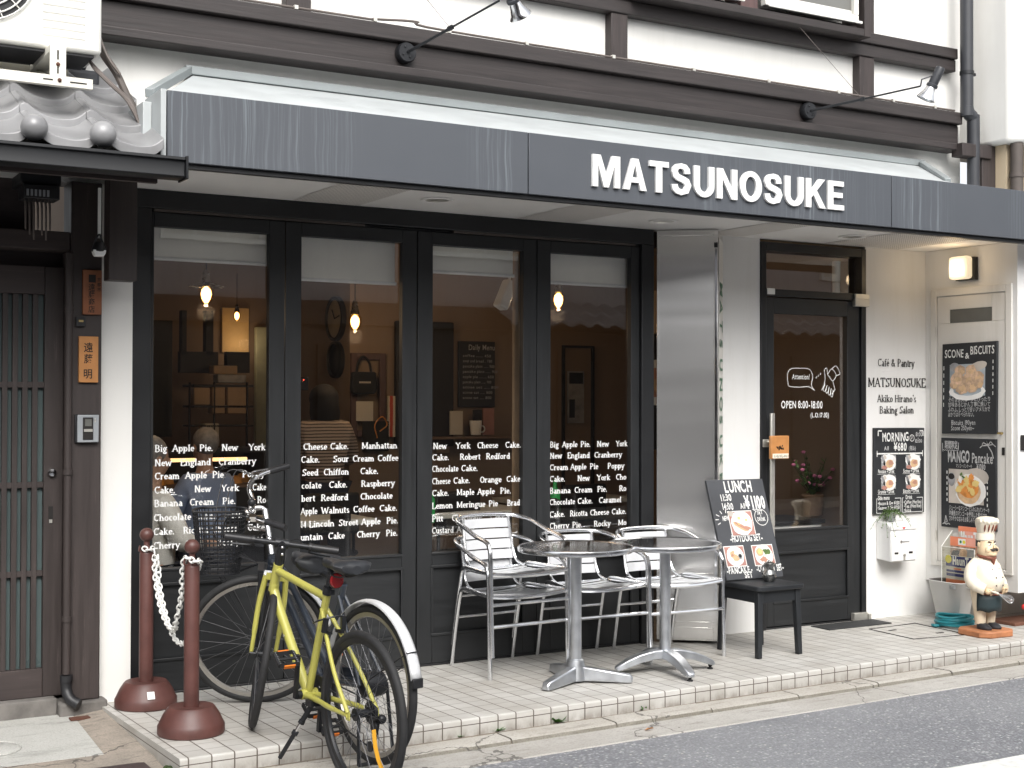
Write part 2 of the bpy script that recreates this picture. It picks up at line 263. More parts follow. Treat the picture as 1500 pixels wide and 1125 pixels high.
# ------------------------------------------------------------------ geometry helpers
def frame(z, hint=Vector((0, 0, 1))):
    z = z.normalized()
    if abs(z.dot(hint)) > .98: hint = Vector((1, 0, 0))
    x = hint.cross(z).normalized(); return x, z.cross(x), z
def smooth(pts, n=6, closed=False):
    P = [Vector(p) for p in pts]; out = []; N = len(P)
    for i in range(N if closed else N-1):
        p0 = P[(i-1) % N] if closed or i > 0 else P[0]*2-P[1]
        p1 = P[i]; p2 = P[(i+1) % N]; p3 = P[(i+2) % N] if closed or i < N-2 else P[-1]*2-P[-2]
        for k in range(n):
            t = k/n; out.append(.5*((2*p1)+(p2-p0)*t+(2*p0-5*p1+4*p2-p3)*t*t+(3*p1-p0-3*p2+p3)*t**3))
    if not closed: out.append(P[-1])
    return out
class MB:
    def __init__(s, *mats): s.v = []; s.f = []; s.mi = []; s.mats = list(mats) or ['white_plastic']; s.cur = 0
    def use(s, m):
        if m not in s.mats: s.mats.append(m)
        s.cur = s.mats.index(m); return s
    def add(s, vs, fs):
        o = len(s.v); s.v += [Vector(v) for v in vs]; s.f += [tuple(i+o for i in f) for f in fs]; s.mi += [s.cur]*len(fs); return s
    def box(s, x0, x1, y0, y1, z0, z1):
        return s.add([(x, y, z) for z in (z0, z1) for y in (y0, y1) for x in (x0, x1)], [(0, 2, 3, 1), (4, 5, 7, 6), (0, 1, 5, 4), (2, 6, 7, 3), (0, 4, 6, 2), (1, 3, 7, 5)])
    def obox(s, c, size, ax=None):
        c = Vector(c); X, Y, Z = ax if ax else (Vector((1, 0, 0)), Vector((0, 1, 0)), Vector((0, 0, 1)))
        return s.add([c+X*(i*size[0]/2)+Y*(j*size[1]/2)+Z*(k*size[2]/2) for k in (-1, 1) for j in (-1, 1) for i in (-1, 1)], [(0, 2, 3, 1), (4, 5, 7, 6), (0, 1, 5, 4), (2, 6, 7, 3), (0, 4, 6, 2), (1, 3, 7, 5)])
    def bar(s, p0, p1, wx, wy, hint=Vector((0, 0, 1))):
        p0 = Vector(p0); p1 = Vector(p1); x, y, z = frame(p1-p0, hint); return s.obox((p0+p1)/2, (wx, wy, (p1-p0).length), (x, y, z))
    def quad(s, a, b, c, d): return s.add([a, b, c, d], [(0, 1, 2, 3)])
    def tube(s, pts, r, seg=8, closed=False, caps=True):
        P = [Vector(p) for p in pts]; N = len(P); rs = r if isinstance(r, (list, tuple)) else [r]*N; vs = []; fs = []; px = None
        for i in range(N):
            t = (P[(i+1) % N]-P[(i-1) % N]) if closed else (P[min(i+1, N-1)]-P[max(i-1, 0)])
            if t.length < 1e-9: t = Vector((0, 0, 1))
            t.normalize()
            if px is None: x, y, _ = frame(t)
            else:
                x = px-t*px.dot(t)
                x = x.normalized() if x.length > 1e-6 else frame(t)[0]; y = t.cross(x)
            px = x
            for k in range(seg): a = 2*math.pi*k/seg; vs.append(P[i]+x*(rs[i]*math.cos(a))+y*(rs[i]*math.sin(a)))
        for i in range(N if closed else N-1):
            for k in range(seg): a = i*seg+k; b = i*seg+(k+1) % seg; j = ((i+1) % N)*seg; fs.append((a, b, j+(k+1) % seg, j+k))
        if caps and not closed: fs.append(tuple(range(seg-1, -1, -1))); fs.append(tuple((N-1)*seg+k for k in range(seg)))
        return s.add(vs, fs)
    def cyl(s, p0, p1, r0, r1=None, seg=16): return s.tube([p0, p1], [r0, r0 if r1 is None else r1], seg)
    def lathe(s, prof, o=(0, 0, 0), axis=(0, 0, 1), seg=24, caps=True):
        o = Vector(o); x, y, z = frame(Vector(axis)); vs = []; fs = []; N = len(prof)
        for r, h in prof:
            for k in range(seg): a = 2*math.pi*k/seg; vs.append(o+z*h+x*(r*math.cos(a))+y*(r*math.sin(a)))
        for i in range(N-1):
            for k in range(seg): fs.append((i*seg+k, i*seg+(k+1) % seg, (i+1)*seg+(k+1) % seg, (i+1)*seg+k))
        if caps: fs.append(tuple(range(seg-1, -1, -1))); fs.append(tuple((N-1)*seg+k for k in range(seg)))
        return s.add(vs, fs)
    def ball(s, c, r, seg=16, rings=10, ax=None):
        c = Vector(c); r = (r, r, r) if isinstance(r, (int, float)) else r; X, Y, Z = ax if ax else (Vector((1, 0, 0)), Vector((0, 1, 0)), Vector((0, 0, 1)))
        vs = []; fs = []
        for i in range(rings+1):
            th = math.pi*i/rings; th = max(.02, min(math.pi-.02, th))
            for k in range(seg): a = 2*math.pi*k/seg; vs.append(c+X*(r[0]*math.sin(th)*math.cos(a))+Y*(r[1]*math.sin(th)*math.sin(a))-Z*(r[2]*math.cos(th)))
        for i in range(rings):
            for k in range(seg): fs.append((i*seg+k, i*seg+(k+1) % seg, (i+1)*seg+(k+1) % seg, (i+1)*seg+k))
        fs.append(tuple(range(seg-1, -1, -1))); fs.append(tuple(rings*seg+k for k in range(seg))); return s.add(vs, fs)
    def loft(s, rings, seg=20, caps=True, ax=None):   # ring: (cx, cy, cz, rx, ry)
        X, Y = ax if ax else (Vector((1, 0, 0)), Vector((0, 1, 0))); vs = []; fs = []
        for cx, cy, cz, rx, ry in rings:
            for k in range(seg): a = 2*math.pi*k/seg; vs.append(X*(cx+rx*math.cos(a))+Y*(cy+ry*math.sin(a))+Vector((0, 0, cz)))
        for i in range(len(rings)-1):
            for k in range(seg): fs.append((i*seg+k, i*seg+(k+1) % seg, (i+1)*seg+(k+1) % seg, (i+1)*seg+k))
        if caps: fs.append(tuple(range(seg-1, -1, -1))); fs.append(tuple((len(rings)-1)*seg+k for k in range(seg)))
        return s.add(vs, fs)
    def prism(s, poly, d, o=(0, 0, 0), ux=(1, 0, 0), uy=(0, 0, 1)):   # poly in (ux, uy), extruded by vector d
        o = Vector(o); ux = Vector(ux); uy = Vector(uy); d = Vector(d); n = len(poly); a = [o+ux*p[0]+uy*p[1] for p in poly]
        fs = [tuple(range(n)), tuple(range(2*n-1, n-1, -1))]+[(i, i+n, (i+1) % n+n, (i+1) % n) for i in range(n)]
        return s.add(a+[p+d for p in a], fs)
    def torus(s, c, axis, r, t, seg=40, ts=8):
        x, y, z = frame(Vector(axis)); c = Vector(c); return s.tube([c+x*(r*math.cos(2*math.pi*k/seg))+y*(r*math.sin(2*math.pi*k/seg)) for k in range(seg)], t, ts, True)
    def disc(s, c, axis, r, seg=28, sy=1):
        x, y, z = frame(Vector(axis)); c = Vector(c); return s.add([c+x*(r*math.cos(2*math.pi*k/seg))+y*(r*sy*math.sin(2*math.pi*k/seg)) for k in range(seg)], [tuple(range(seg))])
    def merge(s, vf): return s.add(vf[0], vf[1])
def total_off(o):
    t = Vector((0, 0, 0))
    while o is not None: t = t+o.location; o = o.parent
    return t
def obj(name, mb, parent=None, bevel=0, sm=True, local=False, solid=True):
    off = Vector((0, 0, 0)) if (parent is None or local) else total_off(parent)
    me = bpy.data.meshes.new(name); me.from_pydata([v-off for v in mb.v], [], mb.f)
    for m in mb.mats: me.materials.append(MATS[m])
    me.polygons.foreach_set('material_index', mb.mi)
    bm = bmesh.new(); bm.from_mesh(me)
    if solid: bmesh.ops.recalc_face_normals(bm, faces=bm.faces)
    bm.to_mesh(me); bm.free()
    if sm:
        me.polygons.foreach_set('use_smooth', [True]*len(me.polygons)); me.set_sharp_from_angle(angle=R(38))
    o = bpy.data.objects.new(name, me); COL.objects.link(o)
    if parent is not None: o.parent = parent
    if bevel:
        b = o.modifiers.new('edge', 'BEVEL'); b.width = bevel; b.segments = 2; b.limit_method = 'ANGLE'; b.angle_limit = R(50); b.harden_normals = False
    return o
def objs(name, mb, parent=None, **k):              # one part per piece: splits a builder where its islands stand apart
    par = list(range(len(mb.v)))
    def find(i):
        while par[i] != i: par[i] = par[par[i]]; i = par[i]
        return i
    for f in mb.f:
        for j in f[1:]: par[find(j)] = find(f[0])
    isl = {}
    for i in range(len(mb.v)): isl.setdefault(find(i), []).append(i)
    bx = [(r_, [min(mb.v[i][a] for i in ix) for a in range(3)], [max(mb.v[i][a] for i in ix) for a in range(3)]) for r_, ix in isl.items()]
    up = list(range(len(bx)))
    def top_(i):
        while up[i] != i: i = up[i]
        return i
    sz = [math.dist(b[1], b[2]) for b in bx]
    for i in range(len(bx)):
        for j in range(i):
            gp = math.sqrt(sum(max(0, bx[i][1][a]-bx[j][2][a], bx[j][1][a]-bx[i][2][a])**2 for a in range(3)))
            if gp <= max(.018, .45*max(sz[i], sz[j])) and top_(i) != top_(j): up[top_(i)] = top_(j)
    grp = {bx[i][0]: top_(i) for i in range(len(bx))}; res = {}
    for f, mi in zip(mb.f, mb.mi): res.setdefault(grp[find(f[0])], []).append((f, mi))
    for fs in res.values():
        q = MB(*mb.mats); mp = {}
        for f, mi in fs:
            for i in f:
                if i not in mp: mp[i] = len(q.v); q.v.append(mb.v[i])
            q.f.append(tuple(mp[i] for i in f)); q.mi.append(mi)
        o = obj(name, q, parent, **k)
    return o
def tag(o, label=None, cat=None, group=None, kind=None):
    if label: o['label'] = label
    if cat: o['category'] = cat
    if group: o['group'] = group
    if kind: o['kind'] = kind
    return o
def thing(name, label, cat, loc=(0, 0, 0), rz=0, group=None):
    o = bpy.data.objects.new(name, None); COL.objects.link(o); o.location = loc; o.rotation_euler = (0, 0, rz); o.empty_display_size = .1
    return tag(o, label, cat, group)
def dup(root, loc, rz, label, group=None):
    r = root.copy(); COL.objects.link(r); r.location = loc; r.rotation_euler = (0, 0, rz); r['label'] = label
    if group: r['group'] = group
    def rec(src, dst):
        for ch in list(src.children):
            c = ch.copy(); COL.objects.link(c); c.parent = dst; rec(ch, c)
    rec(root, r); return r
def struct(name, mb, **k): return tag(obj(name, mb, **k), kind='structure')
# ------------------------------------------------------------------ lettering
_tc = {}
def text(body, size=1.0, bold=0.0, extrude=0.0, align='LEFT', res=4, spc=1.0):
    key = (body, bold, extrude/size, align, res, spc)
    if key not in _tc:
        c = bpy.data.curves.new('lettering', 'FONT'); c.body = body; c.size = 1; c.offset = bold; c.extrude = extrude/size; c.align_x = align; c.resolution_u = res; c.space_character = spc
        o = bpy.data.objects.new('lettering', c); COL.objects.link(o); dg = bpy.context.evaluated_depsgraph_get()
        me = bpy.data.meshes.new_from_object(o.evaluated_get(dg))
        _tc[key] = ([v.co.copy() for v in me.vertices], [tuple(p.vertices) for p in me.polygons])
        bpy.data.objects.remove(o); bpy.data.curves.remove(c); bpy.data.meshes.remove(me)
    vs, fs = _tc[key]; return [v*size for v in vs], fs
def place(vf, o, ux, uy, sx=1, sy=1, shear=0):
    o = Vector(o); ux = Vector(ux).normalized(); uy = Vector(uy).normalized(); n = ux.cross(uy); return [o+ux*((v.x+shear*v.y)*sx)+uy*(v.y*sy)+n*v.z for v in vf[0]], vf[1]
def width(vf): xs = [v.x for v in vf[0]]; return (max(xs)-min(xs)) if xs else 0
def chalk(mb, body, o, ux, uy, size, wfit=None, jitter=.05, bold=0.012, mat=None, align='LEFT'):
    # hand lettering: each character set with a little jitter
    if mat: mb.use(mat)
    o = Vector(o); ux = Vector(ux).normalized(); uy = Vector(uy).normalized(); rr = random.Random(body)
    adv = []; 
    for ch in body:
        vf = text(ch, 1, bold) if ch != ' ' else ([], []); adv.append((ch, vf, (max([v.x for v in vf[0]])+.07) if vf[0] else .3))
    tot = sum(a for _, _, a in adv)*size; k = (wfit/tot) if wfit else 1.0
    x = -tot*k/2 if align == 'CENTER' else 0
    for ch, vf, a in adv:
        if vf[0]:
            rot = rr.uniform(-1, 1)*jitter; dy = rr.uniform(-1, 1)*jitter*.4*size
            X = ux*math.cos(rot)+uy*math.sin(rot); Y = uy*math.cos(rot)-ux*math.sin(rot)
            mb.merge(place(vf, o+ux*x+uy*dy, X, Y, size*k, size))
        x += a*size*k
    return mb
# heavy grotesque capitals for the shop sign, cut as separate solids
def arcs(cx, cy, rx, ry, a0, a1, t, n=14): return [(cx+rx*math.cos(R(a0+(a1-a0)*i/n)), cy+ry*math.sin(R(a0+(a1-a0)*i/n))) for i in range(n+1)], [(cx+(rx-t)*math.cos(R(a0+(a1-a0)*i/n)), cy+(ry-t*.86)*math.sin(R(a0+(a1-a0)*i/n))) for i in range(n+1)]
def band(o, i): return [[o[k], o[k+1], i[k+1], i[k]] for k in range(len(o)-1)]
T_ = .205
HEAVY = {
 'M': (.94, [[(0, 0), (0, 1), (.27, 1), (.465, .40), (.66, 1), (.93, 1), (.93, 0), (.745, 0), (.745, .70), (.545, 0), (.385, 0), (.185, .70), (.185, 0)]]),
 'A': (.80, [[(0, 0), (.285, 1), (.40, 1), (.40, .80), (.305, .40), (.265, .235), (.21, 0)], [(.80, 0), (.59, 0), (.535, .235), (.495, .40), (.40, .80), (.40, 1), (.515, 1)], [(.265, .235), (.305, .40), (.495, .40), (.535, .235)]]),
 'T': (.68, [[(.235, 0), (.235, .825), (0, .825), (0, 1), (.68, 1), (.68, .825), (.445, .825), (.445, 0)]]),
 'N': (.76, [[(0, 0), (0, 1), (.22, 1), (.56, .36), (.56, 1), (.76, 1), (.76, 0), (.545, 0), (.20, .66), (.20, 0)]]),
 'K': (.80, [[(0, 0), (0, 1), (.205, 1), (.205, .60), (.52, 1), (.77, 1), (.43, .60), (.80, 0), (.55, 0), (.295, .445), (.205, .335), (.205, 0)]]),
 'E': (.66, [[(0, 0), (0, 1), (.65, 1), (.65, .83), (.21, .83), (.21, .60), (.60, .60), (.60, .43), (.21, .43), (.21, .17), (.66, .17), (.66, 0)]]),
 'U': (.74, [[(0, .36), (0, 1), (.205, 1), (.205, .36)], [(.535, .36), (.535, 1), (.74, 1), (.74, .36)]]+band(*arcs(.37, .36, .37, .375, 180, 360, .205))),
 'O': (.84, band(*arcs(.42, .5, .42, .515, 0, 360, .21, 32))),
 'S': (.71, band([(.67, .70), (.64, .86), (.53, .98), (.35, 1.015), (.15, .97), (.04, .86), (.015, .72), (.06, .56), (.20, .455), (.36, .405), (.455, .36), (.48, .29), (.44, .20), (.345, .165)], [(.47, .68), (.45, .78), (.41, .83), (.345, .845), (.27, .83), (.23, .79), (.222, .73), (.255, .665), (.34, .625), (.48, .58), (.62, .51), (.705, .32), (.60, .06), (.345, -.015)]) + [[(.345, .165), (.25, .20), (.215, .28), (.21, .33), (.0, .31), (.04, .13), (.16, .03), (.345, -.015)]])}
# a small roman typeface with slab serifs, drawn from strokes: L = straight stroke, A = arc (cx, cy, rx, ry, from, to), s = serif
GL = {}
def _def():
    X = .47
    stem = lambda x, y0, y1: [('L', x, y0, x, y1), ('s', x, y0), ('s', x, y1)]
    bowl = lambda cx, cy, rx, ry, a=0, b=360: [('A', cx, cy, rx, ry, a, b)]
    G = GL
    G['A'] = (.66, [('L', .06, 0, .32, .7), ('L', .32, .7, .58, 0), ('L', .16, .25, .48, .25), ('s', .06, 0), ('s', .58, 0)])
    G['B'] = (.58, stem(.12, 0, .7)+[('L', .12, .7, .3, .7), ('A', .3, .53, .16, .17, -90, 90), ('L', .12, .36, .3, .36), ('A', .32, .18, .19, .18, -90, 90), ('L', .12, 0, .32, 0)])
    G['C'] = (.60, bowl(.33, .35, .27, .35, 45, 315)+[('L', .53, .58, .53, .7)])
    G['E'] = (.54, stem(.12, 0, .7)+[('L', .12, .7, .46, .7), ('L', .12, .36, .38, .36), ('L', .12, 0, .48, 0), ('L', .46, .7, .46, .58), ('L', .48, 0, .48, .14)])
    G['H'] = (.66, stem(.12, 0, .7)+stem(.52, 0, .7)+[('L', .12, .36, .52, .36)])
    G['K'] = (.64, stem(.12, 0, .7)+[('L', .14, .3, .5, .7), ('L', .24, .4, .56, 0), ('s', .5, .7), ('s', .56, 0)])
    G['L'] = (.52, stem(.12, 0, .7)+[('L', .12, 0, .46, 0), ('L', .46, 0, .46, .16)])
    G['M'] = (.80, stem(.12, 0, .7)+stem(.68, 0, .7)+[('L', .12, .7, .4, .1), ('L', .4, .1, .68, .7)])
    G['N'] = (.68, stem(.12, 0, .7)+stem(.54, 0, .7)+[('L', .12, .7, .54, 0)])
    G['O'] = (.66, bowl(.33, .35, .27, .35)); G['P'] = (.56, stem(.12, 0, .7)+[('L', .12, .7, .3, .7), ('A', .3, .51, .19, .19, -90, 90), ('L', .12, .32, .3, .32)])
    G['R'] = (.62, stem(.12, 0, .7)+[('L', .12, .7, .3, .7), ('A', .3, .52, .18, .18, -90, 90), ('L', .12, .34, .3, .34), ('L', .3, .34, .54, 0), ('s', .54, 0)])
    G['S'] = (.50, [('A', .25, .53, .17, .17, 20, 270), ('A', .25, .18, .19, .18, -150, 90), ('L', .42, .58, .42, .7), ('L', .07, .0, .07, .14)])
    G['T'] = (.60, stem(.3, 0, .7)+[('L', .06, .7, .54, .7), ('L', .06, .7, .06, .58), ('L', .54, .7, .54, .58)])
    G['U'] = (.66, [('L', .12, .7, .12, .24), ('s', .12, .7), ('s', .54, .7), ('L', .54, .7, .54, .24), ('A', .33, .24, .21, .24, 180, 360)])
    G['W'] = (.90, [('L', .05, .7, .25, 0), ('L', .25, 0, .44, .6), ('L', .44, .6, .63, 0), ('L', .63, 0, .84, .7), ('s', .05, .7), ('s', .84, .7)])
    G['Y'] = (.62, [('L', .06, .7, .31, .34), ('L', .56, .7, .31, .34), ('L', .31, .34, .31, 0), ('s', .31, 0), ('s', .06, .7), ('s', .56, .7)])
    G['a'] = (.46, [('L', .34, 0, .34, .32), ('A', .22, .33, .12, .14, 0, 160), ('A', .2, .13, .14, .13, 0, 360), ('L', .34, 0, .43, .02)])
    G['b'] = (.50, [('L', .1, 0, .1, .7), ('s', .07, .7), ('A', .27, .23, .17, .23, 0, 360)])
    G['c'] = (.42, bowl(.24, .23, .18, .23, 50, 310)); G['d'] = (.50, [('L', .4, 0, .4, .7), ('s', .37, .7), ('s', .43, 0), ('A', .23, .23, .17, .23, 0, 360)])
    G['e'] = (.44, bowl(.23, .23, .18, .23, 0, 320)+[('L', .06, .25, .41, .25)])
    G['f'] = (.32, [('L', .14, 0, .14, .52), ('s', .14, 0), ('A', .25, .55, .11, .15, 30, 180), ('L', .04, X, .28, X)])
    G['g'] = (.46, [('A', .21, .28, .15, .18, 0, 360), ('A', .22, -.1, .18, .12, 0, 360), ('L', .12, .12, .16, .02), ('L', .34, .44, .44, .46)])
    G['h'] = (.52, stem(.1, 0, .7)+[('A', .25, .3, .15, .17, 0, 180), ('L', .4, 0, .4, .3), ('s', .4, 0)])
    G['i'] = (.26, [('L', .13, 0, .13, X), ('s', .13, 0), ('s', .1, X), ('D', .13, .63)]); G['k'] = (.50, stem(.1, 0, .7)+[('L', .12, .2, .38, X), ('L', .2, .27, .42, 0), ('s', .38, X), ('s', .42, 0)])
    G['l'] = (.26, stem(.13, 0, .7)); G['m'] = (.76, [('L', .1, 0, .1, X), ('s', .1, 0), ('s', .07, X), ('A', .23, .3, .13, .17, 0, 180), ('L', .36, 0, .36, .3), ('s', .36, 0), ('A', .49, .3, .13, .17, 0, 180), ('L', .62, 0, .62, .3), ('s', .62, 0)])
    G['n'] = (.52, [('L', .1, 0, .1, X), ('s', .1, 0), ('s', .07, X), ('A', .25, .3, .15, .17, 0, 180), ('L', .4, 0, .4, .3), ('s', .4, 0)])
    G['o'] = (.48, bowl(.24, .23, .19, .23)); G['p'] = (.50, [('L', .1, -.2, .1, X), ('s', .1, -.2), ('s', .07, X), ('A', .27, .23, .17, .23, 0, 360)])
    G['r'] = (.38, [('L', .1, 0, .1, X), ('s', .1, 0), ('s', .07, X), ('A', .25, .3, .15, .16, 40, 170)]); G['s'] = (.38, [('A', .19, .345, .12, .12, 20, 270), ('A', .19, .12, .135, .12, -150, 90)])
    G['t'] = (.32, [('L', .14, .08, .14, .6), ('A', .23, .1, .09, .1, 180, 320), ('L', .04, X, .28, X)]); G['u'] = (.52, [('L', .1, .15, .1, X), ('s', .08, X), ('A', .25, .16, .15, .16, 180, 360), ('L', .4, 0, .4, X), ('s', .38, X), ('s', .43, 0)])
    G['w'] = (.68, [('L', .05, X, .19, 0), ('L', .19, 0, .33, .42), ('L', .33, .42, .47, 0), ('L', .47, 0, .61, X), ('s', .05, X), ('s', .61, X)])
    G['y'] = (.50, [('L', .06, X, .25, 0), ('L', .43, X, .18, -.18), ('A', .11, -.17, .07, .05, 180, 350), ('s', .06, X), ('s', .43, X)])
    G['v'] = (.48, [('L', .05, X, .24, 0), ('L', .43, X, .24, 0), ('s', .05, X), ('s', .43, X)])
    G['1'] = (.40, stem(.2, 0, .7)+[('L', .1, .6, .2, .7)]); G['4'] = (.50, [('L', .36, 0, .36, .7), ('L', .36, .7, .06, .2), ('L', .06, .2, .46, .2), ('s', .36, 0)])
    G['.'] = (.22, [('D', .09, .05)]); G["'"] = (.2, [('L', .1, .6, .1, .72)])
    G['&'] = (.70, [('A', .28, .54, .13, .15, -60, 240), ('A', .26, .18, .2, .18, 90, 330), ('L', .2, .44, .58, 0), ('L', .44, .12, .58, .34)])
    G['é'] = (.44, G['e'][1]+[('L', .2, .58, .3, .7)])
_def()
def serif(body, thick=.135, thin=.082, sf=.075):
    vs = []; fs = []; x = 0
    def q(p, d, hw0, hw1=None):
        pass
    for ch in body:
        if ch == ' ': x += .3; continue
        adv, st = GL[ch]
        for s_ in st:
            k = s_[0]; o = len(vs)
            if k == 'L':
                _, x0, y0, x1, y1 = s_; d = Vector((x1-x0, y1-y0)); L = d.length or 1; d = d/L; nrm = Vector((-d.y, d.x)); hw = (thin+(thick-thin)*abs(d.y)**1.5)/2
                if d.x*d.y > .2: hw *= .72
                a = Vector((x+x0, y0))-d*.01; b = Vector((x+x1, y1))+d*.01
                vs += [Vector((*(a+nrm*hw), 0)), Vector((*(a-nrm*hw), 0)), Vector((*(b-nrm*hw), 0)), Vector((*(b+nrm*hw), 0))]; fs.append((o, o+1, o+2, o+3))
            elif k == 'A':
                _, cx, cy, rx, ry, a0, a1 = s_; n = max(4, int(abs(a1-a0)/30))
                for i in range(n+1):
                    t = R(a0+(a1-a0)*i/n); c, s2 = math.cos(t), math.sin(t); hw = (thin+(thick-thin)*abs(c)**1.5)/2
                    vs += [Vector((x+cx+(rx-.035+hw)*c, cy+(ry-.03+hw)*s2, 0)), Vector((x+cx+(rx-.035-hw)*c, cy+(ry-.03-hw)*s2, 0))]
                for i in range(n): fs.append((o+2*i, o+2*i+1, o+2*i+3, o+2*i+2))
            elif k == 's':
                _, cx, cy = s_; h = .022; cy = cy+(h if cy < .2 else -h)
                vs += [Vector((x+cx-thick/2-sf*.6, cy-h, 0)), Vector((x+cx+thick/2+sf*.6, cy-h, 0)), Vector((x+cx+thick/2+sf*.6, cy+h, 0)), Vector((x+cx-thick/2-sf*.6, cy+h, 0))]; fs.append((o, o+1, o+2, o+3))
            elif k == 'D':
                _, cx, cy = s_
                for i in range(8): t = i*math.pi/4; vs.append(Vector((x+cx+.07*math.cos(t), cy+.07*math.sin(t), 0)))
                fs.append(tuple(range(o, o+8)))
        x += adv
    # strokes overlap: lift each a hair so no two faces share a plane
    for i, f in enumerate(fs):
        for j in f: vs[j].z = i*.00003
    return vs, fs
# ================================================================== ground
EDGE0, EDGEK = -.126, .0334                      # platform edge: y = EDGE0 + EDGEK*x
def ey(x): return EDGE0+EDGEK*x
TH = math.atan(EDGEK); CT, ST = math.cos(TH), math.sin(TH)
def along(u, d, z=0):                            # u along the kerb line from x=0, d across (towards the house)
    return Vector((u*CT-d*ST, EDGE0+u*ST+d*CT, z))
def strip(mb, prof, u0, u1):                     # extrude a (d, z) profile along the kerb line
    vs = [along(u, d, z) for u in (u0, u1) for d, z in prof]; n = len(prof); return mb.add(vs, [(i, i+1, n+i+1, n+i) for i in range(n-1)])
def kobj(name, mb, **k):                         # keep object axes on the kerb line, so tile joints follow it
    o = bpy.data.objects
    inv = Matrix.Translation((0, EDGE0, 0)) @ Matrix.Rotation(TH, 4, 'Z'); ii = inv.inverted(); mb.v = [ii @ v for v in mb.v]
    ob = struct(name, mb, **k); ob.matrix_world = inv; return ob
m = MB('asphalt'); m.add([(-25, -9, -.112), (40, -9, -.112), (40, 2, -.112), (-25, 2, -.112)], [(0, 1, 2, 3)]); struct('road', m)
m = MB('white_paint'); m.add([(-20, -1.45, -.108), (4.2, -1.432, -.108), (4.9, -1.458, -.108), (35, -1.50, -.108), (35, -1.65, -.108), (-20, -1.6, -.108)], [(0, 1, 2, 3, 4, 5)]); struct('road_marking', m)
m = MB('gutter_concrete'); strip(m, [(-.375, -.112), (-.37, -.106), (-.22, -.104), (-.16, -.1)], -6, 30); kobj('gutter', m)
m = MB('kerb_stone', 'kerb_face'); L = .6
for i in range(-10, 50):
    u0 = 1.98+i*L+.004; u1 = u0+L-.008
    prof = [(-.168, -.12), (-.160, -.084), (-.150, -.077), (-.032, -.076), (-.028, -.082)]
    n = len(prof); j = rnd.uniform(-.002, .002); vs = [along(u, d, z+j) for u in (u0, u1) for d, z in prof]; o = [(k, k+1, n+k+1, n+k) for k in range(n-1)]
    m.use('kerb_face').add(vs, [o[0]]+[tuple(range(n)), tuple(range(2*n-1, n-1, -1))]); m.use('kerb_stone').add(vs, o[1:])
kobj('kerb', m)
m = MB('dirt_joint'); strip(m, [(-.158, -.12), (-.155, -.09), (-.03, -.083), (.05, -.079)], -4, 30); kobj('kerb_bed', m)
U0, U1 = 1.668, 16
m = MB('tile_top'); nprof = [(.012, 0)]
m.add([along(U0, .010, 0), along(U1, .010, 0), along(U1, 2.2, 0), along(U0, 2.2, 0)], [(0, 1, 2, 3)]); kobj('tiled_pavement', m, sm=False)
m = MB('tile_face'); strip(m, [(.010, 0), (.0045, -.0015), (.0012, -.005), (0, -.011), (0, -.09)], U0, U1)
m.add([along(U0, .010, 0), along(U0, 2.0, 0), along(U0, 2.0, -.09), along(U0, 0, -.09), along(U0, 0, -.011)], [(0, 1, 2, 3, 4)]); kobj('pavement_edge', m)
# townhouse forecourt
m = MB('slab_concrete'); m.add([(-6, .36, -.055), (1.47, .385, -.055), (1.5, 1.30, -.02), (-6, 1.30, -.02), (-6, .34, -.11), (1.475, .365, -.11)], [(0, 1, 2, 3), (0, 4, 5, 1)]); struct('concrete_slab', m)
m = MB('rough_cement'); m.add([(1.47, .385, -.056), (1.672, .27, -.062), (1.672, 1.2, -.004), (1.5, 1.3, -.021), (-6, .36, -.058), (-6, .17, -.085), (1.672, .10, -.085), (1.68, -.08, -.105), (-6, -.16, -.108)], [(0, 1, 2, 3), (4, 5, 6, 1, 0), (5, 8, 7, 6)]); struct('cement_strip', m)
m = MB('slab_concrete'); m.torus((1.06, .66, -.042), (0, -.035, 1), .115, .005, 36, 6); m.lathe([(.0, -.044), (.105, -.044), (.108, -.046)], (1.06, .66, .002), (0, -.035, 1), 36)
tag(obj('drain_cover', m), 'round concrete inspection cover set in the slab before the lattice door', 'drain cover')
m = MB('dark_plate'); m.box(1.05, 1.605, .05, .30, -.085, -.071); tag(obj('drain_plate', m, bevel=.004), 'dark brown flat plate over the gutter before the concrete slab', 'plate')
m = MB('moss', 'rough_cement')
for i in range(40):
    a, r_ = rnd.uniform(0, 6.28), rnd.uniform(0, .05); m.use('moss'); m.ball((1.662+r_*math.cos(a)*.6, .03+r_*math.sin(a), -.075+rnd.uniform(-.01, .012)), rnd.uniform(.008, .018), 6, 4)
tag(obj('moss_clump', m), kind='stuff')

# ================================================================== the cafe
FY = 1.2
cafe = thing('cafe_building', 'white plastered cafe with black folding windows, dark beams and a grey canopy', 'building', (4.5, FY, 0))
SOF = 2.535
# walls: pieces butted round the openings
m = MB('white_plaster'); m.box(1.625, 1.785, FY-.045, FY+.2, 0, SOF); obj('wall_pier', m, cafe)
m = MB('porch_plaster'); m.box(5.50, 5.842, FY, FY+.16, -.02, SOF-.001); m.box(6.772, 7.55, FY, FY+.16, -.02, SOF-.001); obj('porch_wall', m, cafe)
m = MB('white_plaster'); m.box(.6, 7.70, FY, FY+.18, SOF+.005, 6.2); obj('upper_wall', m, cafe)
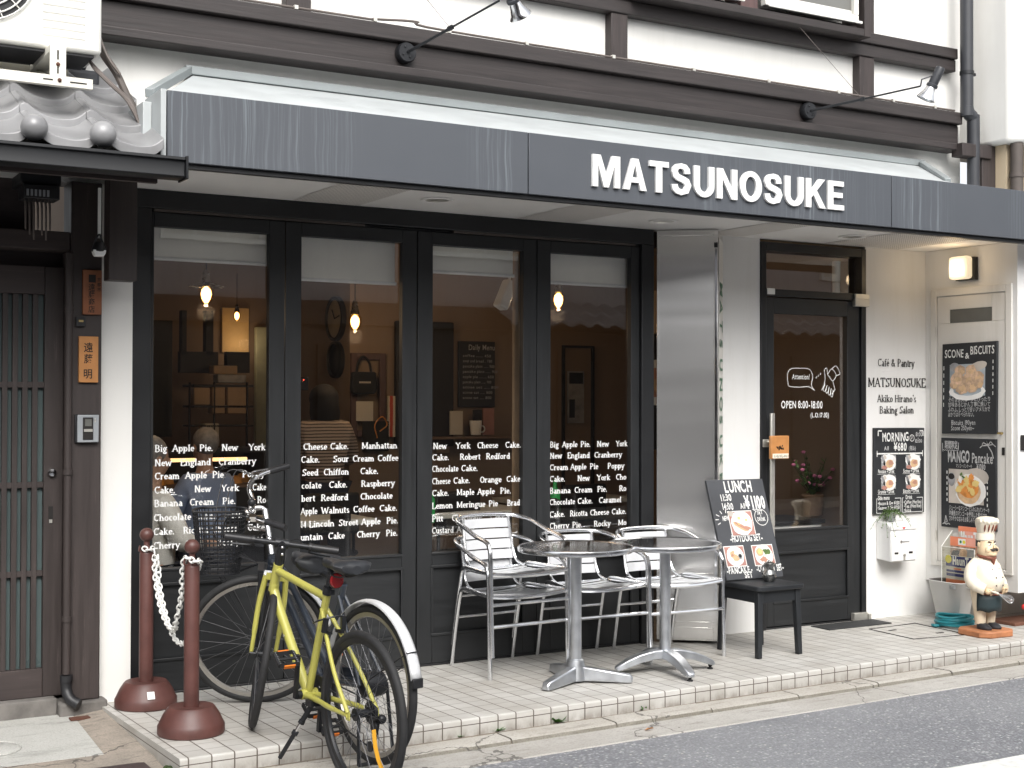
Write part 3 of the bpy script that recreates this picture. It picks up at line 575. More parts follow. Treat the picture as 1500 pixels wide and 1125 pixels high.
# projecting bay with its hatch
m = MB('porch_plaster', 'white_plaster'); m.box(7.35, 7.43, .415, FY-.001, .235, SOF-.002); obj('return_wall', m, cafe)
m = MB('dirty_white'); m.box(7.432, 10.5, .41, .5, .235, SOF-.002); m.box(7.432, 10.5, .502, 1.15, .235, .30); m.box(7.55, 10.5, .9, .98, -.02, .233); obj('bay_wall', m, cafe)
m = MB('dirty_white'); fr = .022
def xz(mb, x0, x1, y0, y1, z0, z1): mb.box(x0, x1, y0, y1, z0, z1)
hy0, hy1, hz0, hz1 = .50, 1.09, .375, 2.21
for a in ((hy0-.05, hy0, hz0-.03, hz1+.05), (hy1, hy1+.05, hz0-.03, hz1+.05)): m.box(7.335, 7.349, a[0], a[1], a[2], a[3])
m.box(7.335, 7.349, hy0, hy1, hz1, hz1+.05); m.box(7.335, 7.349, hy0, hy1, hz0-.03, hz0); fd = obj('hatch_frame', m, cafe, bevel=.003)
m = MB('dirty_white', 'interior_black'); m.box(7.342, 7.349, hy0+.006, hy1-.006, hz0+.006, 2.02); 
m.box(7.342, 7.349, hy0+.006, .615, 2.021, hz1-.005); m.box(7.342, 7.349, .975, hy1-.006, 2.021, hz1-.005); m.box(7.342, 7.349, .616, .974, 2.115, hz1-.005); hd = obj('hatch_door', m, cafe, bevel=.0015)
m = MB('window_dark'); m.box(7.3455, 7.349, .616, .974, 2.022, 2.114); obj('slot_window', m, hd)
m = MB('pale_metal'); m.cyl((7.34, 1.094, 1.93), (7.34, 1.094, 2.0), .008, seg=8); obj('hinge', m, hd); m = MB('pale_metal'); m.cyl((7.34, 1.094, .52), (7.34, 1.094, .59), .008, seg=8); obj('hinge', m, hd)
m = MB('brass', 'ink'); m.cyl((7.342, .532, 1.275), (7.30, .532, 1.275), .008, seg=8); m.tube([(7.305, .532, 1.275), (7.302, .50, 1.272)], .007, 8); m.use('ink').box(7.337, 7.3415, .512, .532, 1.13, 1.18); obj('door_handle', m, hd)
# soffit, vent strips, recessed lights
m = MB('soffit_white'); m.box(1.665, 10.5, .222, FY+.0, SOF, SOF+.03); sf = obj('soffit', m, cafe)
for x0, x1 in ((2.62, 3.0), (3.99, 4.38), (5.36, 5.66), (6.36, 7.05)):
    m = MB('vent_strip'); m.quad((x0, .26, SOF-.003), (x1, .26, SOF-.003), (x1, FY-.04, SOF-.003), (x0, FY-.04, SOF-.003)); obj('vent_strip', m, sf)
for x, y in ((3.266, .752), (4.781, .811), (6.258, .797), (7.9, .75)):
    m = MB('soffit_white', 'pale_metal', 'interior_black'); m.lathe([(.062, -.003), (.085, -.006), (.088, 0), (.088, .002)], (x, y, SOF-.004), seg=28, caps=False)
    m.use('pale_metal').lathe([(.062, -.003), (.05, .002), (.02, .003), (.001, .003)], (x, y, SOF-.004), seg=28, caps=False); obj('recessed_light', m, sf)
# fascia panels
FF, FZ0, FZ1 = .18, 2.503, 2.808
m = MB('black_frame'); m.box(1.668, 10.5, .186, .222, FZ0-.022, SOF+.03); cn = obj('canopy_frame', m, cafe)
for x0, x1 in ((1.668, 3.468), (3.474, 5.952), (5.958, 8.4), (8.406, 10.5)):
    m = MB('fascia_grey'); m.box(x0, x1, FF-.018, FF+.004, FZ0, FZ1); obj('fascia_panel', m, cn, bevel=.002)
m = MB('pale_sheet'); m.box(1.640, 1.664, FF-.014, .42, FZ0+.01, FZ1+.004); m.box(1.60, 1.638, .30, .60, FZ0+.01, FZ1-.03); obj('end_cap', m, cn, bevel=.002)
# canopy roof: slopes from the wall down to the fascia, hipped at both ends
m = MB('pale_sheet'); A = [(1.672, FF+.006, FZ1-.006), (6.52, FF+.006, FZ1-.006), (7.30, FY-.03, 3.13), (2.09, FY-.03, 3.13)]
m.add(A+[(1.672, FY-.002, FZ1-.006), (7.75, FY-.002, FZ1-.006), (7.30, FY-.002, 3.13), (2.09, FY-.002, 3.13)], [(0, 1, 2, 3), (0, 3, 7, 4), (1, 5, 6, 2), (3, 2, 6, 7)]); obj('canopy_roof', m, cn); m = MB('pale_sheet'); m.box(6.5, 10.5, FF+.006, FY-.004, FZ1-.03, FZ1-.012); obj('canopy_top', m, cn)
m = MB('light_flashing'); m.bar((2.04, FY-.045, 3.147), (7.27, FY-.045, 3.142), .05, .045); m.bar((2.06, FY-.045, 3.147), (1.66, .42, FZ1+.035), .04, .04); m.bar((7.26, FY-.045, 3.142), (6.60, .32, FZ1+.04), .04, .04); obj('roof_trim', m, cn, bevel=.004)
# sign letters, cut from thick white board
W = sum(HEAVY[c][0] for c in 'MATSUNOSUKE')+.105*10; k = 1.722/W; x = 3.842
for ch in 'MATSUNOSUKE':
    m = MB('sign_white')
    for poly in HEAVY[ch][1]: m.prism([(px*k, py*.163) for px, py in poly], (0, .015, 0), (x, FF-.0345, 2.571), (1, 0, 0), (0, 0, 1))
    obj('sign_letter', m, cn, sm=False); x += (HEAVY[ch][0]+.105)*k
# half timbering of the upper storey
m = MB('dark_beam'); m.box(1.30, 7.57, 1.05, 1.2, 3.245, 3.292); m.box(1.30, 7.57, 1.10, 1.2, 3.293, 3.43); m.box(1.30, 7.57, 1.06, 1.2, 3.431, 3.515); obj('beam', m, cafe, bevel=.006)
m = MB('dark_beam'); m.box(1.2, 7.57, 1.12, 1.2, 3.815, 3.90); m.box(1.2, 7.57, 1.10, 1.2, 3.901, 3.975); obj('beam', m, cafe, bevel=.006)
for x0, x1 in ((2.57, 2.71), (4.63, 4.75), (6.655, 6.79)):
    m = MB('dark_post'); m.box(x0, x1, 1.13, 1.2, 3.516, 3.814); obj('timber_post', m, cafe, bevel=.005)
for x0, x1 in ((6.655, 6.79), (4.63, 4.75), (3.0, 3.13)):
    m = MB('dark_post'); m.box(x0, x1, 1.13, 1.2, 3.976, 6); obj('timber_post', m, cafe, bevel=.005)
# upper windows in their dark box
m = MB('dark_post', 'dark_beam', 'red_brown_wood'); m.box(6.56, 6.62, .99, 1.2, 3.90, 5.4); m.use('dark_beam').box(4.76, 6.559, .99, 1.2, 3.90, 3.95); m.use('red_brown_wood').box(5.55, 5.69, 1.04, 1.2, 3.951, 5.4); m.use('dark_beam').box(4.76, 5.549, 1.06, 1.2, 3.951, 3.985); m.box(5.691, 6.559, 1.06, 1.2, 3.951, 3.985); wb = obj('window_box', m, cafe, bevel=.004)
for x0, x1 in ((4.78, 5.52), (5.72, 6.52)):
    m = MB('window_alu'); z0 = 3.99; m.box(x0, x1, 1.0, 1.05, z0, z0+.045); m.box(x0, x0+.04, 1.0, 1.05, z0+.046, 5.2); m.box(x1-.04, x1, 1.0, 1.05, z0+.046, 5.2); m.box(x0+.045, x1-.045, 1.02, 1.04, z0+.048, z0+.075); m.box(x0+.02, x1+.02, .985, .999, z0-.012, z0+.006); wn = obj('window', m, wb, bevel=.003)
    m = MB('window_dark'); m.box(x0+.041, x1-.041, 1.03, 1.036, z0+.07, 5.2); obj('pane', m, wn)
# folding windows -----------------------------------------------------------
m = MB('black_frame'); m.box(1.787, 1.885, FY-.02, FY+.12, 0, 2.44); m.box(4.892, 4.985, FY-.02, FY+.12, 0, 2.44); m.box(1.787, 4.985, FY-.02, FY+.12, 2.441, SOF-.001); m.box(1.886, 4.891, FY+.01, FY+.10, 2.425, 2.44); m.box(1.886, 4.891, FY+.0, FY+.1, 0, .012); ff = obj('window_frame', m, cafe, bevel=.004)
m = MB('conduit_brown'); m.box(1.9, 3.05, FY-.012, FY+.008, 2.427, 2.4395); m.box(3.6, 4.85, FY-.012, FY+.008, 2.427, 2.4395); obj('track', m, cafe)
GY = FY+.03
leaves = [(1.889, 2.597, 1.903, 2.511), (2.601, 3.372, 2.690, 3.284), (3.378, 4.152, 3.472, 4.061), (4.156, 4.889, 4.249, 4.826)]
GZ0, GZ1 = .632, 2.352
LINES = [
 [(662, [('Big', 226.4), ('Apple', 252), ('Pie.', 292), ('New', 324.5), ('York', 364)]), (683, [('New', 226.4), ('England', 264), ('Cranberry', 320)]), (702.5, [('Cream', 226.4), ('Apple', 271), ('Pie.', 311), ('Poppy', 355)]), (723, [('Cake.', 226), ('New', 285), ('York', 324), ('Cake', 370)]), (742.5, [('Banana', 226), ('Cream', 278), ('Pie.', 326), ('Ro', 377)]), (763.6, [('Chocolate', 225), ('Cake.', 286), ('Caramel', 329)]), (784, [('Cake.', 224), ('Ricotta', 269), ('Cheese', 311), ('Cake.', 363)]), (804.5, [('Cherry', 223.5), ('Pie.', 273), ('Rocky', 318), ('Mo', 377)])],
 [(659, [('Cheese', 444), ('Cake.', 483.5), ('Manhattan', 529.6)]), (678, [('Cake.', 440.3), ('Sour', 488), ('Cream', 516.4), ('Coffee', 553)]), (697, [('Seed', 442.7), ('Chiffon', 474), ('Cake.', 527.7)]), (716, [('colate', 441.5), ('Cake.', 482), ('Raspberry', 529)]), (735, [('bert', 441.5), ('Redford', 470.3), ('Chocolate', 528)]), (754, [('Apple', 437), ('Walnuts', 470.8), ('Coffee', 517.6), ('Cake.', 556)]), (773.2, [('14', 439), ('Lincoln', 453), ('Street', 496.5), ('Apple', 529.6), ('Pie.', 566.4)]), (792, [('untain', 439), ('Cake', 481), ('Cherry', 523), ('Pie.', 565.6)])],
 [(657.8, [('New', 634.3), ('York', 667.4), ('Cheese', 699), ('Cake.', 740)]), (674.6, [('Cake.', 629.7), ('Robert', 673.6), ('Redford', 712)]), (691.5, [('Chocolate', 629.7), ('Cake.', 675.5)]), (709.5, [('Cheese', 630.4), ('Cake.', 664), ('Orange', 703), ('Cake', 741.8)]), (727, [('Cake.', 630.4), ('Maple', 669), ('Apple', 699.3), ('Pie.', 732.8)]), (745.5, [('Lemon', 632), ('Meringue', 669), ('Pie', 716), ('Brad', 743)]), (764.5, [('Pitt', 631.5), ('Chocolate', 662), ('Cake.', 718)]), (782, [('Custard', 630.4), ('Apple', 669)])],
 [(655.6, [('Big', 804.4), ('Apple', 823.3), ('Pie.', 850.4), ('New', 874.4), ('York', 902.2)]), (672, [('New', 804), ('England', 831), ('Cranberry', 870.4)]), (689, [('Cream', 803.8), ('Apple', 835.5), ('Pie', 864), ('Poppy', 890)]), (706, [('Cake.', 803.8), ('New', 846), ('York', 874.4), ('Cho', 902.2)]), (723.3, [('Banana', 803.8), ('Cream', 841.5), ('Pie.', 875), ('Ro', 907)]), (740, [('Chocolate', 803.8), ('Cake.', 846), ('Caramel', 877.3)]), (758, [('Cake.', 803), ('Ricotta', 835), ('Cheese', 864.4), ('Cake.', 896)]), (775, [('Cherry', 802.6), ('Pie.', 838.4), ('Rocky', 870), ('Mo', 905.5)])]]
def panelled(mb, x0, x1, gx0, gx1, gz0, gz1, z0, z1, y0, y1, px0, px1, pz0, pz1, rail):
    mb.box(x0, gx0, y0, y1, z0, z1); mb.box(gx1, x1, y0, y1, z0, z1)
    mb.use(rail); mb.box(gx0+.0005, gx1-.0005, y0, y1, gz1, z1); mb.box(gx0+.0005, gx1-.0005, y0, y1, pz1, gz0); mb.box(gx0+.0005, gx1-.0005, y0, y1, z0, pz0)
    mb.box(gx0+.0005, gx1-.0005, y0+.016, y1-.005, pz0+.0005, pz1-.0005)
    mb.box(gx0-.008, gx1+.008, y0-.007, y0-.0005, pz1-.012, pz1+.004); mb.box(gx0-.008, gx1+.008, y0-.007, y0-.0005, pz0-.004, pz0+.012); mb.box(gx0-.008, gx0+.006, y0-.007, y0-.0005, pz0+.0125, pz1-.0125); mb.box(gx1-.006, gx1+.008, y0-.007, y0-.0005, pz0+.0125, pz1-.0125)
    mb.box(gx0-.006, gx1+.006, y0-.006, y0-.0005, gz0-.014, gz0-.001)
for (x0, x1, gx0, gx1), lines in zip(leaves, LINES):
    m = MB('black_door'); panelled(m, x0, x1, gx0, gx1, GZ0, GZ1, .014, 2.424, FY, FY+.045, gx0, gx1, .168, .556, 'black_rail'); lf = obj('folding_window', m, cafe, bevel=.003)
    m = MB('pane'); m.box(gx0, gx1, GY, GY+.005, GZ0, GZ1); obj('glass_pane', m, lf)
    for y, words in lines:
        zb = onY((words[0][1]+words[-1][1])/2 if False else words[0][1], y, GY-.002).z
        for i, (wd, px) in enumerate(words):
            X = max(onY(px, 700, GY-.002).x, gx0+.012); nxt = onY(words[i+1][1], 700, GY-.002).x-.02 if i+1 < len(words) else gx1-.003
            vf = serif(wd); wid = width(vf); s_ = .0485; k = min(1.12, (nxt-X)/(wid*s_)) if wid*s_*.98 > nxt-X else 1.0
            m = MB('white_vinyl'); m.merge(place(vf, (X, GY-.002, zb), (1, 0, 0), (0, 0, 1), sx=s_*max(k, .72), sy=s_)); obj('lettering', m, lf, sm=False, solid=False)
# stainless angled casing beside the windows
m = MB('brushed_steel'); P0, P1, P2 = Vector((5.005, FY-.021, 0)), Vector((5.29, .940, 0)), Vector((5.535, FY, 0))
def wallface(mb, a, b, z0, z1, t=.004, off=0):
    a = Vector(a); b = Vector(b); d = (b-a).normalized(); n = Vector((d.y, -d.x, 0)); o = a+n*off
    mb.add([o+Vector((0, 0, z0)), b+n*off+Vector((0, 0, z0)), b+n*off+Vector((0, 0, z1)), o+Vector((0, 0, z1)), o-n*t+Vector((0, 0, z0)), b+n*off-n*t+Vector((0, 0, z0)), b+n*off-n*t+Vector((0, 0, z1)), o-n*t+Vector((0, 0, z1))], [(0, 1, 2, 3), (7, 6, 5, 4), (0, 4, 5, 1), (3, 2, 6, 7), (0, 3, 7, 4), (1, 5, 6, 2)])
ax_d = (P1-P0).normalized()
m.prism([(P0.x, P0.y), (P1.x, P1.y), (P2.x, P2.y), (5.02, FY)], (0, 0, SOF-.004-.02), (0, 0, .02), (1, 0, 0), (0, 1, 0)); cs = obj('steel_casing', m, cafe)
m = MB('brushed_steel', 'chrome', 'black_plastic', 'dirty_white')
for t0, t1, z0, z1, o_ in ((0, .035, .03, SOF-.006, .007), (.93, 1, .03, SOF-.006, .007), (.036, .929, SOF-.04, SOF-.006, .007), (.036, .929, .03, .10, .006), (.036, .929, .13, .135, .005), (.036, .929, .425, .43, .005)):
    wallface(m, P0.lerp(P1, t0), P0.lerp(P1, t1), z0, z1, .004, o_)
m.use('chrome'); wallface(m, P0.lerp(P1, .945), P0.lerp(P1, .985), .25, SOF-.12, .003, .0105); m.use('black_plastic'); wallface(m, P0.lerp(P1, .935), P0.lerp(P1, .992), SOF-.115, SOF-.085, .004, .012)
m.use('dirty_white'); wallface(m, P1.lerp(P2, .08), P1.lerp(P2, .94), .05, SOF-.05, .003, .004); obj('casing_trim', m, cs, bevel=.001)
m = MB('green_vinyl'); dd = (P2-P1).normalized(); zz = 2.22
for ch in 'MATSUNOSUKE':
    vf = text(ch, .16, .02); ww = width(vf); mn = min(v.x for v in vf[0]); hh = max(v.y for v in vf[0])
    # running down the face, turned a quarter
    o_ = P1.lerp(P2, .14)+Vector((dd.y, -dd.x, 0))*.0075+Vector((0, 0, zz)); m.merge(place(vf, o_, (0, 0, -1), dd, sx=.74, sy=1.9)); zz -= .118
objs('casing_lettering', m, cs, sm=False, solid=False)
# entrance door ---------------------------------------------------------------
m = MB('black_frame'); m.box(5.844, 5.888, FY-.012, FY+.12, .0, 2.518); m.box(6.728, 6.770, FY-.012, FY+.12, .0, 2.518); m.box(5.8885, 6.7275, FY-.012, FY+.12, 2.462, 2.518); m.box(5.8885, 6.7275, FY-.012, FY+.12, 2.165, 2.212); m.box(5.8885, 6.7275, FY, FY+.12, 0, .01); df = obj('door_frame', m, cafe, bevel=.003)
m = MB('pane'); m.box(5.889, 6.727, FY+.05, FY+.055, 2.212, 2.462); obj('transom_pane', m, df)
m = MB('black_door'); panelled(m, 5.891, 6.725, 5.965, 6.612, .645, 2.055, .016, 2.160, FY+.004, FY+.048, 5.965, 6.612, .165, .495, 'black_rail'); dr = obj('door', m, cafe, bevel=.003)
m = MB('pane'); m.box(5.965, 6.612, FY+.028, FY+.033, .645, 2.055); obj('glass_pane', m, dr)
m = MB('pale_metal', 'black_plastic'); m.box(5.885, 5.914, FY-.065, FY-.045, .47, 1.405); m.cyl((5.9, FY-.05, 1.22), (5.9, FY+.003, 1.22), .009, seg=8); m.cyl((5.9, FY-.05, .74), (5.9, FY+.003, .74), .009, seg=8); m.box(5.855, 5.925, FY-.018, FY+.003, 1.185, 1.235); obj('pull_handle', m, dr, bevel=.003)
m = MB('pale_metal'); m.box(6.655, 6.785, FY-.03, FY-.013, 2.175, 2.21); m.box(6.655, 6.785, FY-.03, FY+.002, 2.125, 2.176); obj('pivot_hinge', m, dr, bevel=.003); m = MB('pale_metal'); m.box(6.64, 6.76, FY-.035, FY+.003, .005, .055); m.box(6.762, 6.785, FY-.045, FY-.013, .0, .045); obj('pivot_hinge', m, dr, bevel=.003)
m = MB('white_plastic'); m.box(5.889, 5.955, FY-.020, FY-.0125, 2.176, 2.216); obj('door_sensor', m, df, bevel=.004)
m = MB('white_vinyl'); yv = FY+.026
chalk(m, 'OPEN 8:00-18:00', (6.045, yv, 1.437), (1, 0, 0), (0, 0, 1), .068, .365, .04, .02); chalk(m, '(L.O.17:30)', (6.30, yv, 1.375), (1, 0, 0), (0, 0, 1), .045, .165, .04, .015); chalk(m, 'Attention!', (6.14, yv, 1.628), (1, 0, 0), (0, 0, 1), .05, .155, .04, .012)
bub = smooth([(6.105, yv, 1.60), (6.10, yv, 1.66), (6.13, yv, 1.695), (6.21, yv, 1.70), (6.29, yv, 1.695), (6.32, yv, 1.65), (6.31, yv, 1.60), (6.315, yv, 1.575), (6.335, yv, 1.555), (6.285, yv, 1.578), (6.2, yv, 1.575), (6.12, yv, 1.58)], 4, True); m.tube(bub, .003, 4, True)
for i in range(3): m.bar((6.35+.018*i, yv, 1.635+.012*i), (6.356+.018*i, yv, 1.648+.012*i), .005, .003)
hand = [(6.40, yv, 1.555), (6.425, yv, 1.60), (6.43, yv, 1.65), (6.425, yv, 1.69), (6.445, yv, 1.705), (6.455, yv, 1.66), (6.475, yv, 1.645)]; m.tube(smooth(hand, 4), .003, 4)
for i in range(4): m.tube(smooth([(6.43+.018*i, yv, 1.60-.012*i), (6.415+.022*i, yv, 1.56-.012*i), (6.43+.022*i, yv, 1.55-.012*i), (6.45+.018*i, yv, 1.59-.01*i)], 4), .0028, 4)
m.tube(smooth([(6.455, yv, 1.665), (6.49, yv, 1.70), (6.53, yv, 1.66), (6.50, yv, 1.62), (6.47, yv, 1.645)], 4), .003, 4); m.tube(smooth([(6.49, yv, 1.70), (6.53, yv, 1.72), (6.565, yv, 1.67), (6.53, yv, 1.655)], 4), .003, 4); m.tube([(6.50, yv, 1.62), (6.52, yv, 1.56), (6.49, yv, 1.53)], .003, 4)
objs('lettering', m, dr, sm=False, solid=False)
m = MB('plaque_wood', 'statue_cream', 'ink'); hx = 5.93; m.obox((hx, FY-.085, 1.185), (.155, .022, .15), None); t_ = obj('hanging_board', m, bevel=.006)
tag(t_, 'small square wooden board hung on the pull handle of the glass door', 'sign')
m = MB('statue_cream'); m.box(hx-.065, hx+.068, FY-.0985, FY-.0965, 1.115, 1.145); obj('label_strip', m, t_)
m = MB('ink')
for i in range(6): chalk(m, 'いらっしゃい'[i], (hx-.055+.02*i, FY-.1, 1.121), (1, 0, 0), (0, 0, 1), .022, None, .1, .01)
for i in range(26):
    a = rnd.uniform(0, 6.28); r_ = rnd.uniform(0, 1); m.disc((hx+.035*r_*math.cos(a), FY-.0968, 1.18+.022*r_*math.sin(a)), (0, -1, 0), rnd.uniform(.003, .006), 6)
obj('drawing', m, t_, sm=False, solid=False)
# painted name on the porch wall
m = MB('black_vinyl'); yv = FY-.003
for s_, xa, xb, z, sz in (('Café & Pantry', 6.888, 7.237, 1.724, .074), ('MATSUNOSUKE', 6.795, 7.345, 1.582, .088), ("Akiko Hirano's", 6.878, 7.25, 1.478, .070), ('Baking Salon', 6.903, 7.225, 1.400, .070)):
    vf = serif(s_, .125, .055, .07); mn = min(v.x for v in vf[0]); k = (xb-xa)/width(vf); m = MB('black_vinyl'); m.merge(place(vf, (xa-mn*k, yv, z), (1, 0, 0), (0, 0, 1), sx=k, sy=sz)); obj('wall_lettering', m, cafe, sm=False, solid=False)
# ================================================================== townhouse on the left
HY = 1.13
house = thing('townhouse', 'dark brown wooden townhouse front with lattice sliding door and tiled eave', 'building', (1.0, HY, 0))
m = MB('house_brown_flat'); m.box(-5, 1.33, HY+.10, HY+.3, 2.29, 4.6); m.box(-5, 1.62, HY+.14, HY+.3, -.02, 2.29); obj('wall', m, house)
m = MB('house_brown'); m.box(1.475, 1.622, HY-.03, HY+.139, .035, 2.53); obj('corner_post', m, house, bevel=.006)
m = MB('old_stone'); m.box(1.43, 1.655, HY-.06, HY+.16, -.06, .034); obj('post_base', m, house, bevel=.012)
m = MB('house_brown_flat'); m.box(-5, 1.474, HY-.02, HY+.139, 2.195, 2.285); obj('lintel', m, house, bevel=.005)
m = MB('old_stone'); m.box(-5, 1.428, HY-.01, HY+.139, -.06, .052); obj('sill', m, house, bevel=.006)
m = MB('house_brown'); m.box(1.605, 1.738, .90, 1.0, 2.046, 2.53); obj('bracket_post', m, house, bevel=.004)
m = MB('house_brown_flat'); m.box(-5, 1.76, .60, .72, 2.50, 2.56); m.box(-5, 1.745, .905, 1.0, 2.531, 2.62); obj('eave_beam', m, house, bevel=.004)
# lattice door
DY = HY+.055
m = MB('house_brown'); m.box(1.372, 1.462, DY, DY+.045, .053, 2.12); m.box(.55, .64, DY, DY+.045, .053, 2.12); m.use('house_brown_flat'); m.box(.6405, 1.3715, DY, DY+.045, .053, .19); m.box(.6405, 1.3715, DY, DY+.045, 1.985, 2.12)
ld = obj('lattice_door', m, house, bevel=.003)
m = MB('house_brown')
for i in range(16):
    x = 1.330-.046*i; m.box(x-.0125, x+.0125, DY+.004, DY+.03, .1905, 1.9845)
for z in (.645, 1.07, 1.55): m.box(.6405, 1.3715, DY+.0065, DY+.0275, z-.014, z+.014)
obj('lattice', m, ld, bevel=.0015)
m = MB('frost_glass', 'white_plastic'); m.box(.6405, 1.3715, DY+.032, DY+.036, .1905, 1.9845); m.use('white_plastic').box(.6405, 1.3715, DY+.0375, DY+.04, .40, .42); obj('glass_pane', m, ld)
m = MB('chrome', 'alu_matte'); m.lathe([(.019, 0), (.021, .012), (.017, .022), (.001, .025)], (1.408, DY-.0005, 1.128), (0, -1, 0), 20); obj('door_knob', m, ld)
m = MB('ink', 'pale_metal'); m.box(1.395, 1.415, DY-.004, DY-.0005, .905, .965); m.use('pale_metal').box(1.398, 1.412, DY-.006, DY-.0005, .885, .902); obj('lock', m, ld)
m = MB('house_brown'); m.box(1.4625, 1.4745, HY+.0, HY+.1, .053, 2.19); obj('door_jamb', m, house)
# tiled eave: wavy tiles with ball ends, three courses climbing to the wall
def wave(u):                                       # one tile profile, u in 0..1 across .274 m
    u = u % 1
    return .036*math.exp(-((u-.0)/.135)**2)+.036*math.exp(-((u-1)/.135)**2)-.018*math.sin(math.pi*min(1, max(0, (u-.18)/.72)))**1.2
TW = .274; TX = 1.388                               # ball centres at TX - k*TW
SL = .42
def tile_course(y0, z0, depth, k0, k1, th=.046):
    out = []
    for k in range(k0, k1):
        xs = [TX+k*TW-.02+TW*i/16 for i in range(17)]
        m = MB('grey_tile'); n = len(xs); vs = []
        for (yy, dz) in ((y0, 0), (y0+depth, depth*SL)):
            for dd in (0, -th):
                for x in xs: vs.append((x, yy, z0+dz+wave((x-TX)/TW)+dd))
        f = []
        for i in range(n-1):
            f += [(i, i+1, 2*n+i+1, 2*n+i), (n+i, 3*n+i, 3*n+i+1, n+i+1), (i, n+i, n+i+1, i+1), (2*n+i, 2*n+i+1, 3*n+i+1, 3*n+i)]
        f += [(0, 2*n, 3*n, n), (n-1, 2*n-1, 4*n-1, 3*n-1)]; m.add(vs, f); out.append(m)
    return out
rf = None; m = MB('gutter_black'); m.add([(-5, .16, 2.505), (1.67, .16, 2.505), (1.67, 1.2, 2.505+.44), (-5, 1.2, 2.505+.44), (-5, .16, 2.49), (1.67, .16, 2.49), (1.67, 1.2, 2.49+.44), (-5, 1.2, 2.49+.44)], [(0, 1, 2, 3), (7, 6, 5, 4), (0, 4, 5, 1), (1, 5, 6, 2)]); rf = obj('roof', m, house)
for c, (yy, zz) in enumerate(((.12, 2.565), (.335, 2.688), (.56, 2.815), (.80, 2.945))):
    for mm in tile_course(yy, zz, .30, -6, 1): obj('roof_tile', mm, rf, bevel=.004)
for k in range(-5, 1):
    m = MB('grey_tile'); m.ball((TX+k*TW-.008, .094, 2.577), .054, 20, 14); obj('round_end', m, rf)
m = MB('gutter_black'); prof = [(.02, 2.50), (.018, 2.487), (.03, 2.484), (.034, 2.43), (.028, 2.42), (.05, 2.413), (.12, 2.413), (.13, 2.50)]
vs = [(x, y, z) for x in (-5, 1.705) for y, z in prof]; n = len(prof); m.add(vs, [(i, i+1, n+i+1, n+i) for i in range(n-1)]+[tuple(range(n, 2*n)), tuple(range(n-1, -1, -1))])
m.box(1.706, 1.716, .012, .135, 2.408, 2.505); gt = obj('gutter', m, house, bevel=.002)
m = MB('house_brown_flat'); m.box(-5, 1.62, .14, .17, 2.40, 2.49); obj('fascia_board', m, house)
m = MB('charcoal_pipe'); m.mats = ['house_brown']; m.tube([(1.462, HY-.045, 2.18), (1.462, HY-.045, .17)], .019, 12)
for z in (.42, 1.12, 1.9): m.tube([(1.462, HY-.045, z), (1.462, HY-.045, z+.025)], .024, 12)
obj('downpipe', m, house)
m = MB('black_plastic'); m.tube(smooth([(1.462, HY-.045, .16), (1.462, HY-.045, .10), (1.475, HY-.07, .055), (1.51, HY-.10, .03)], 5), .026, 12); m.tube([(1.462, HY-.045, .135), (1.462, HY-.045, .165)], .03, 12); obj('pipe_elbow', m, house)
m = MB('rust'); m.box(1.46, 1.55, .97, 1.02, -.03, -.022); obj('pipe_tray', m, house)
# fixings on the townhouse
t = thing('terminal_box', 'grey electrical terminal box with looping wires under the tiled eave', 'terminal box', (1.30, .9, 2.40))
m = MB('black_plastic'); m.box(1.21, 1.37, .86, .99, 2.40, 2.465); m.box(1.2, 1.38, .88, 1.1, 2.466, 2.52); obj('case', m, t, bevel=.004)
m = MB('intercom_grey')
for i in range(6): m.box(1.222+.018*i, 1.232+.018*i, .855, .8595, 2.41, 2.44)
obj('terminal', m, t)
for i in range(7):
    m = MB('cable_grey'); x = 1.22+.018*i; d_ = .13+.02*(i % 3); m.tube(smooth([(x, .9, 2.40), (x+.002, .89, 2.36), (x+.008, .91, 2.40-d_), (x+.016, .94, 2.41-d_), (x+.02, .96, 2.36), (x+.02, .97, 2.40)], 4), .0035, 6); obj('wire', m, t)
t = thing('hanging_lamp', 'small white sensor lamp hanging on a pale rod under the eave', 'lamp', (1.545, .86, 2.16))
m = MB('white_plastic'); m.box(1.544, 1.557, .855, .867, 2.235, 2.47); obj('rod', m, t)
m = MB('black_plastic'); m.lathe([(.02, .03), (.032, .0), (.034, -.012), (.02, -.02)], (1.547, .86, 2.185), seg=14); m.tube(smooth([(1.53, .86, 2.20), (1.535, .85, 2.235), (1.55, .85, 2.25), (1.562, .855, 2.22), (1.58, .86, 2.19)], 4), .005, 6); obj('socket', m, t)
m = MB('white_vinyl'); m.prism([(-.03, 0), (.03, 0), (.026, -.018), (.018, -.03), (-.018, -.03), (-.026, -.018)], (0, .045, 0), (1.547, .832, 2.178)); obj('lens', m, t, bevel=.003)
def plaque(nm, label, wood_, x0, x1, z0, z1, marks):
    y1 = HY-.031; m = MB(wood_); m.box(x0, x1, y1-.018, y1, z0, z1); o = obj(nm, m, bevel=.002); tag(o, label, 'name plate')
    m = MB('ink')
    for ch, x, z, s in marks: vf = text(ch, s, .012); m.merge(place(vf, (x, y1-.019, z), (1, 0, 0), (0, 0, 1), sx=.9))
    objs('lettering', m, o, sm=False, solid=False)
plaque('name_plate', 'bright orange wooden plate with three brushed characters on the brown post', 'plaque_wood', 1.510, 1.602, 1.562, 1.784, [('遠', 1.532, 1.712, .05), ('藤', 1.533, 1.658, .048), ('明', 1.530, 1.585, .05)])
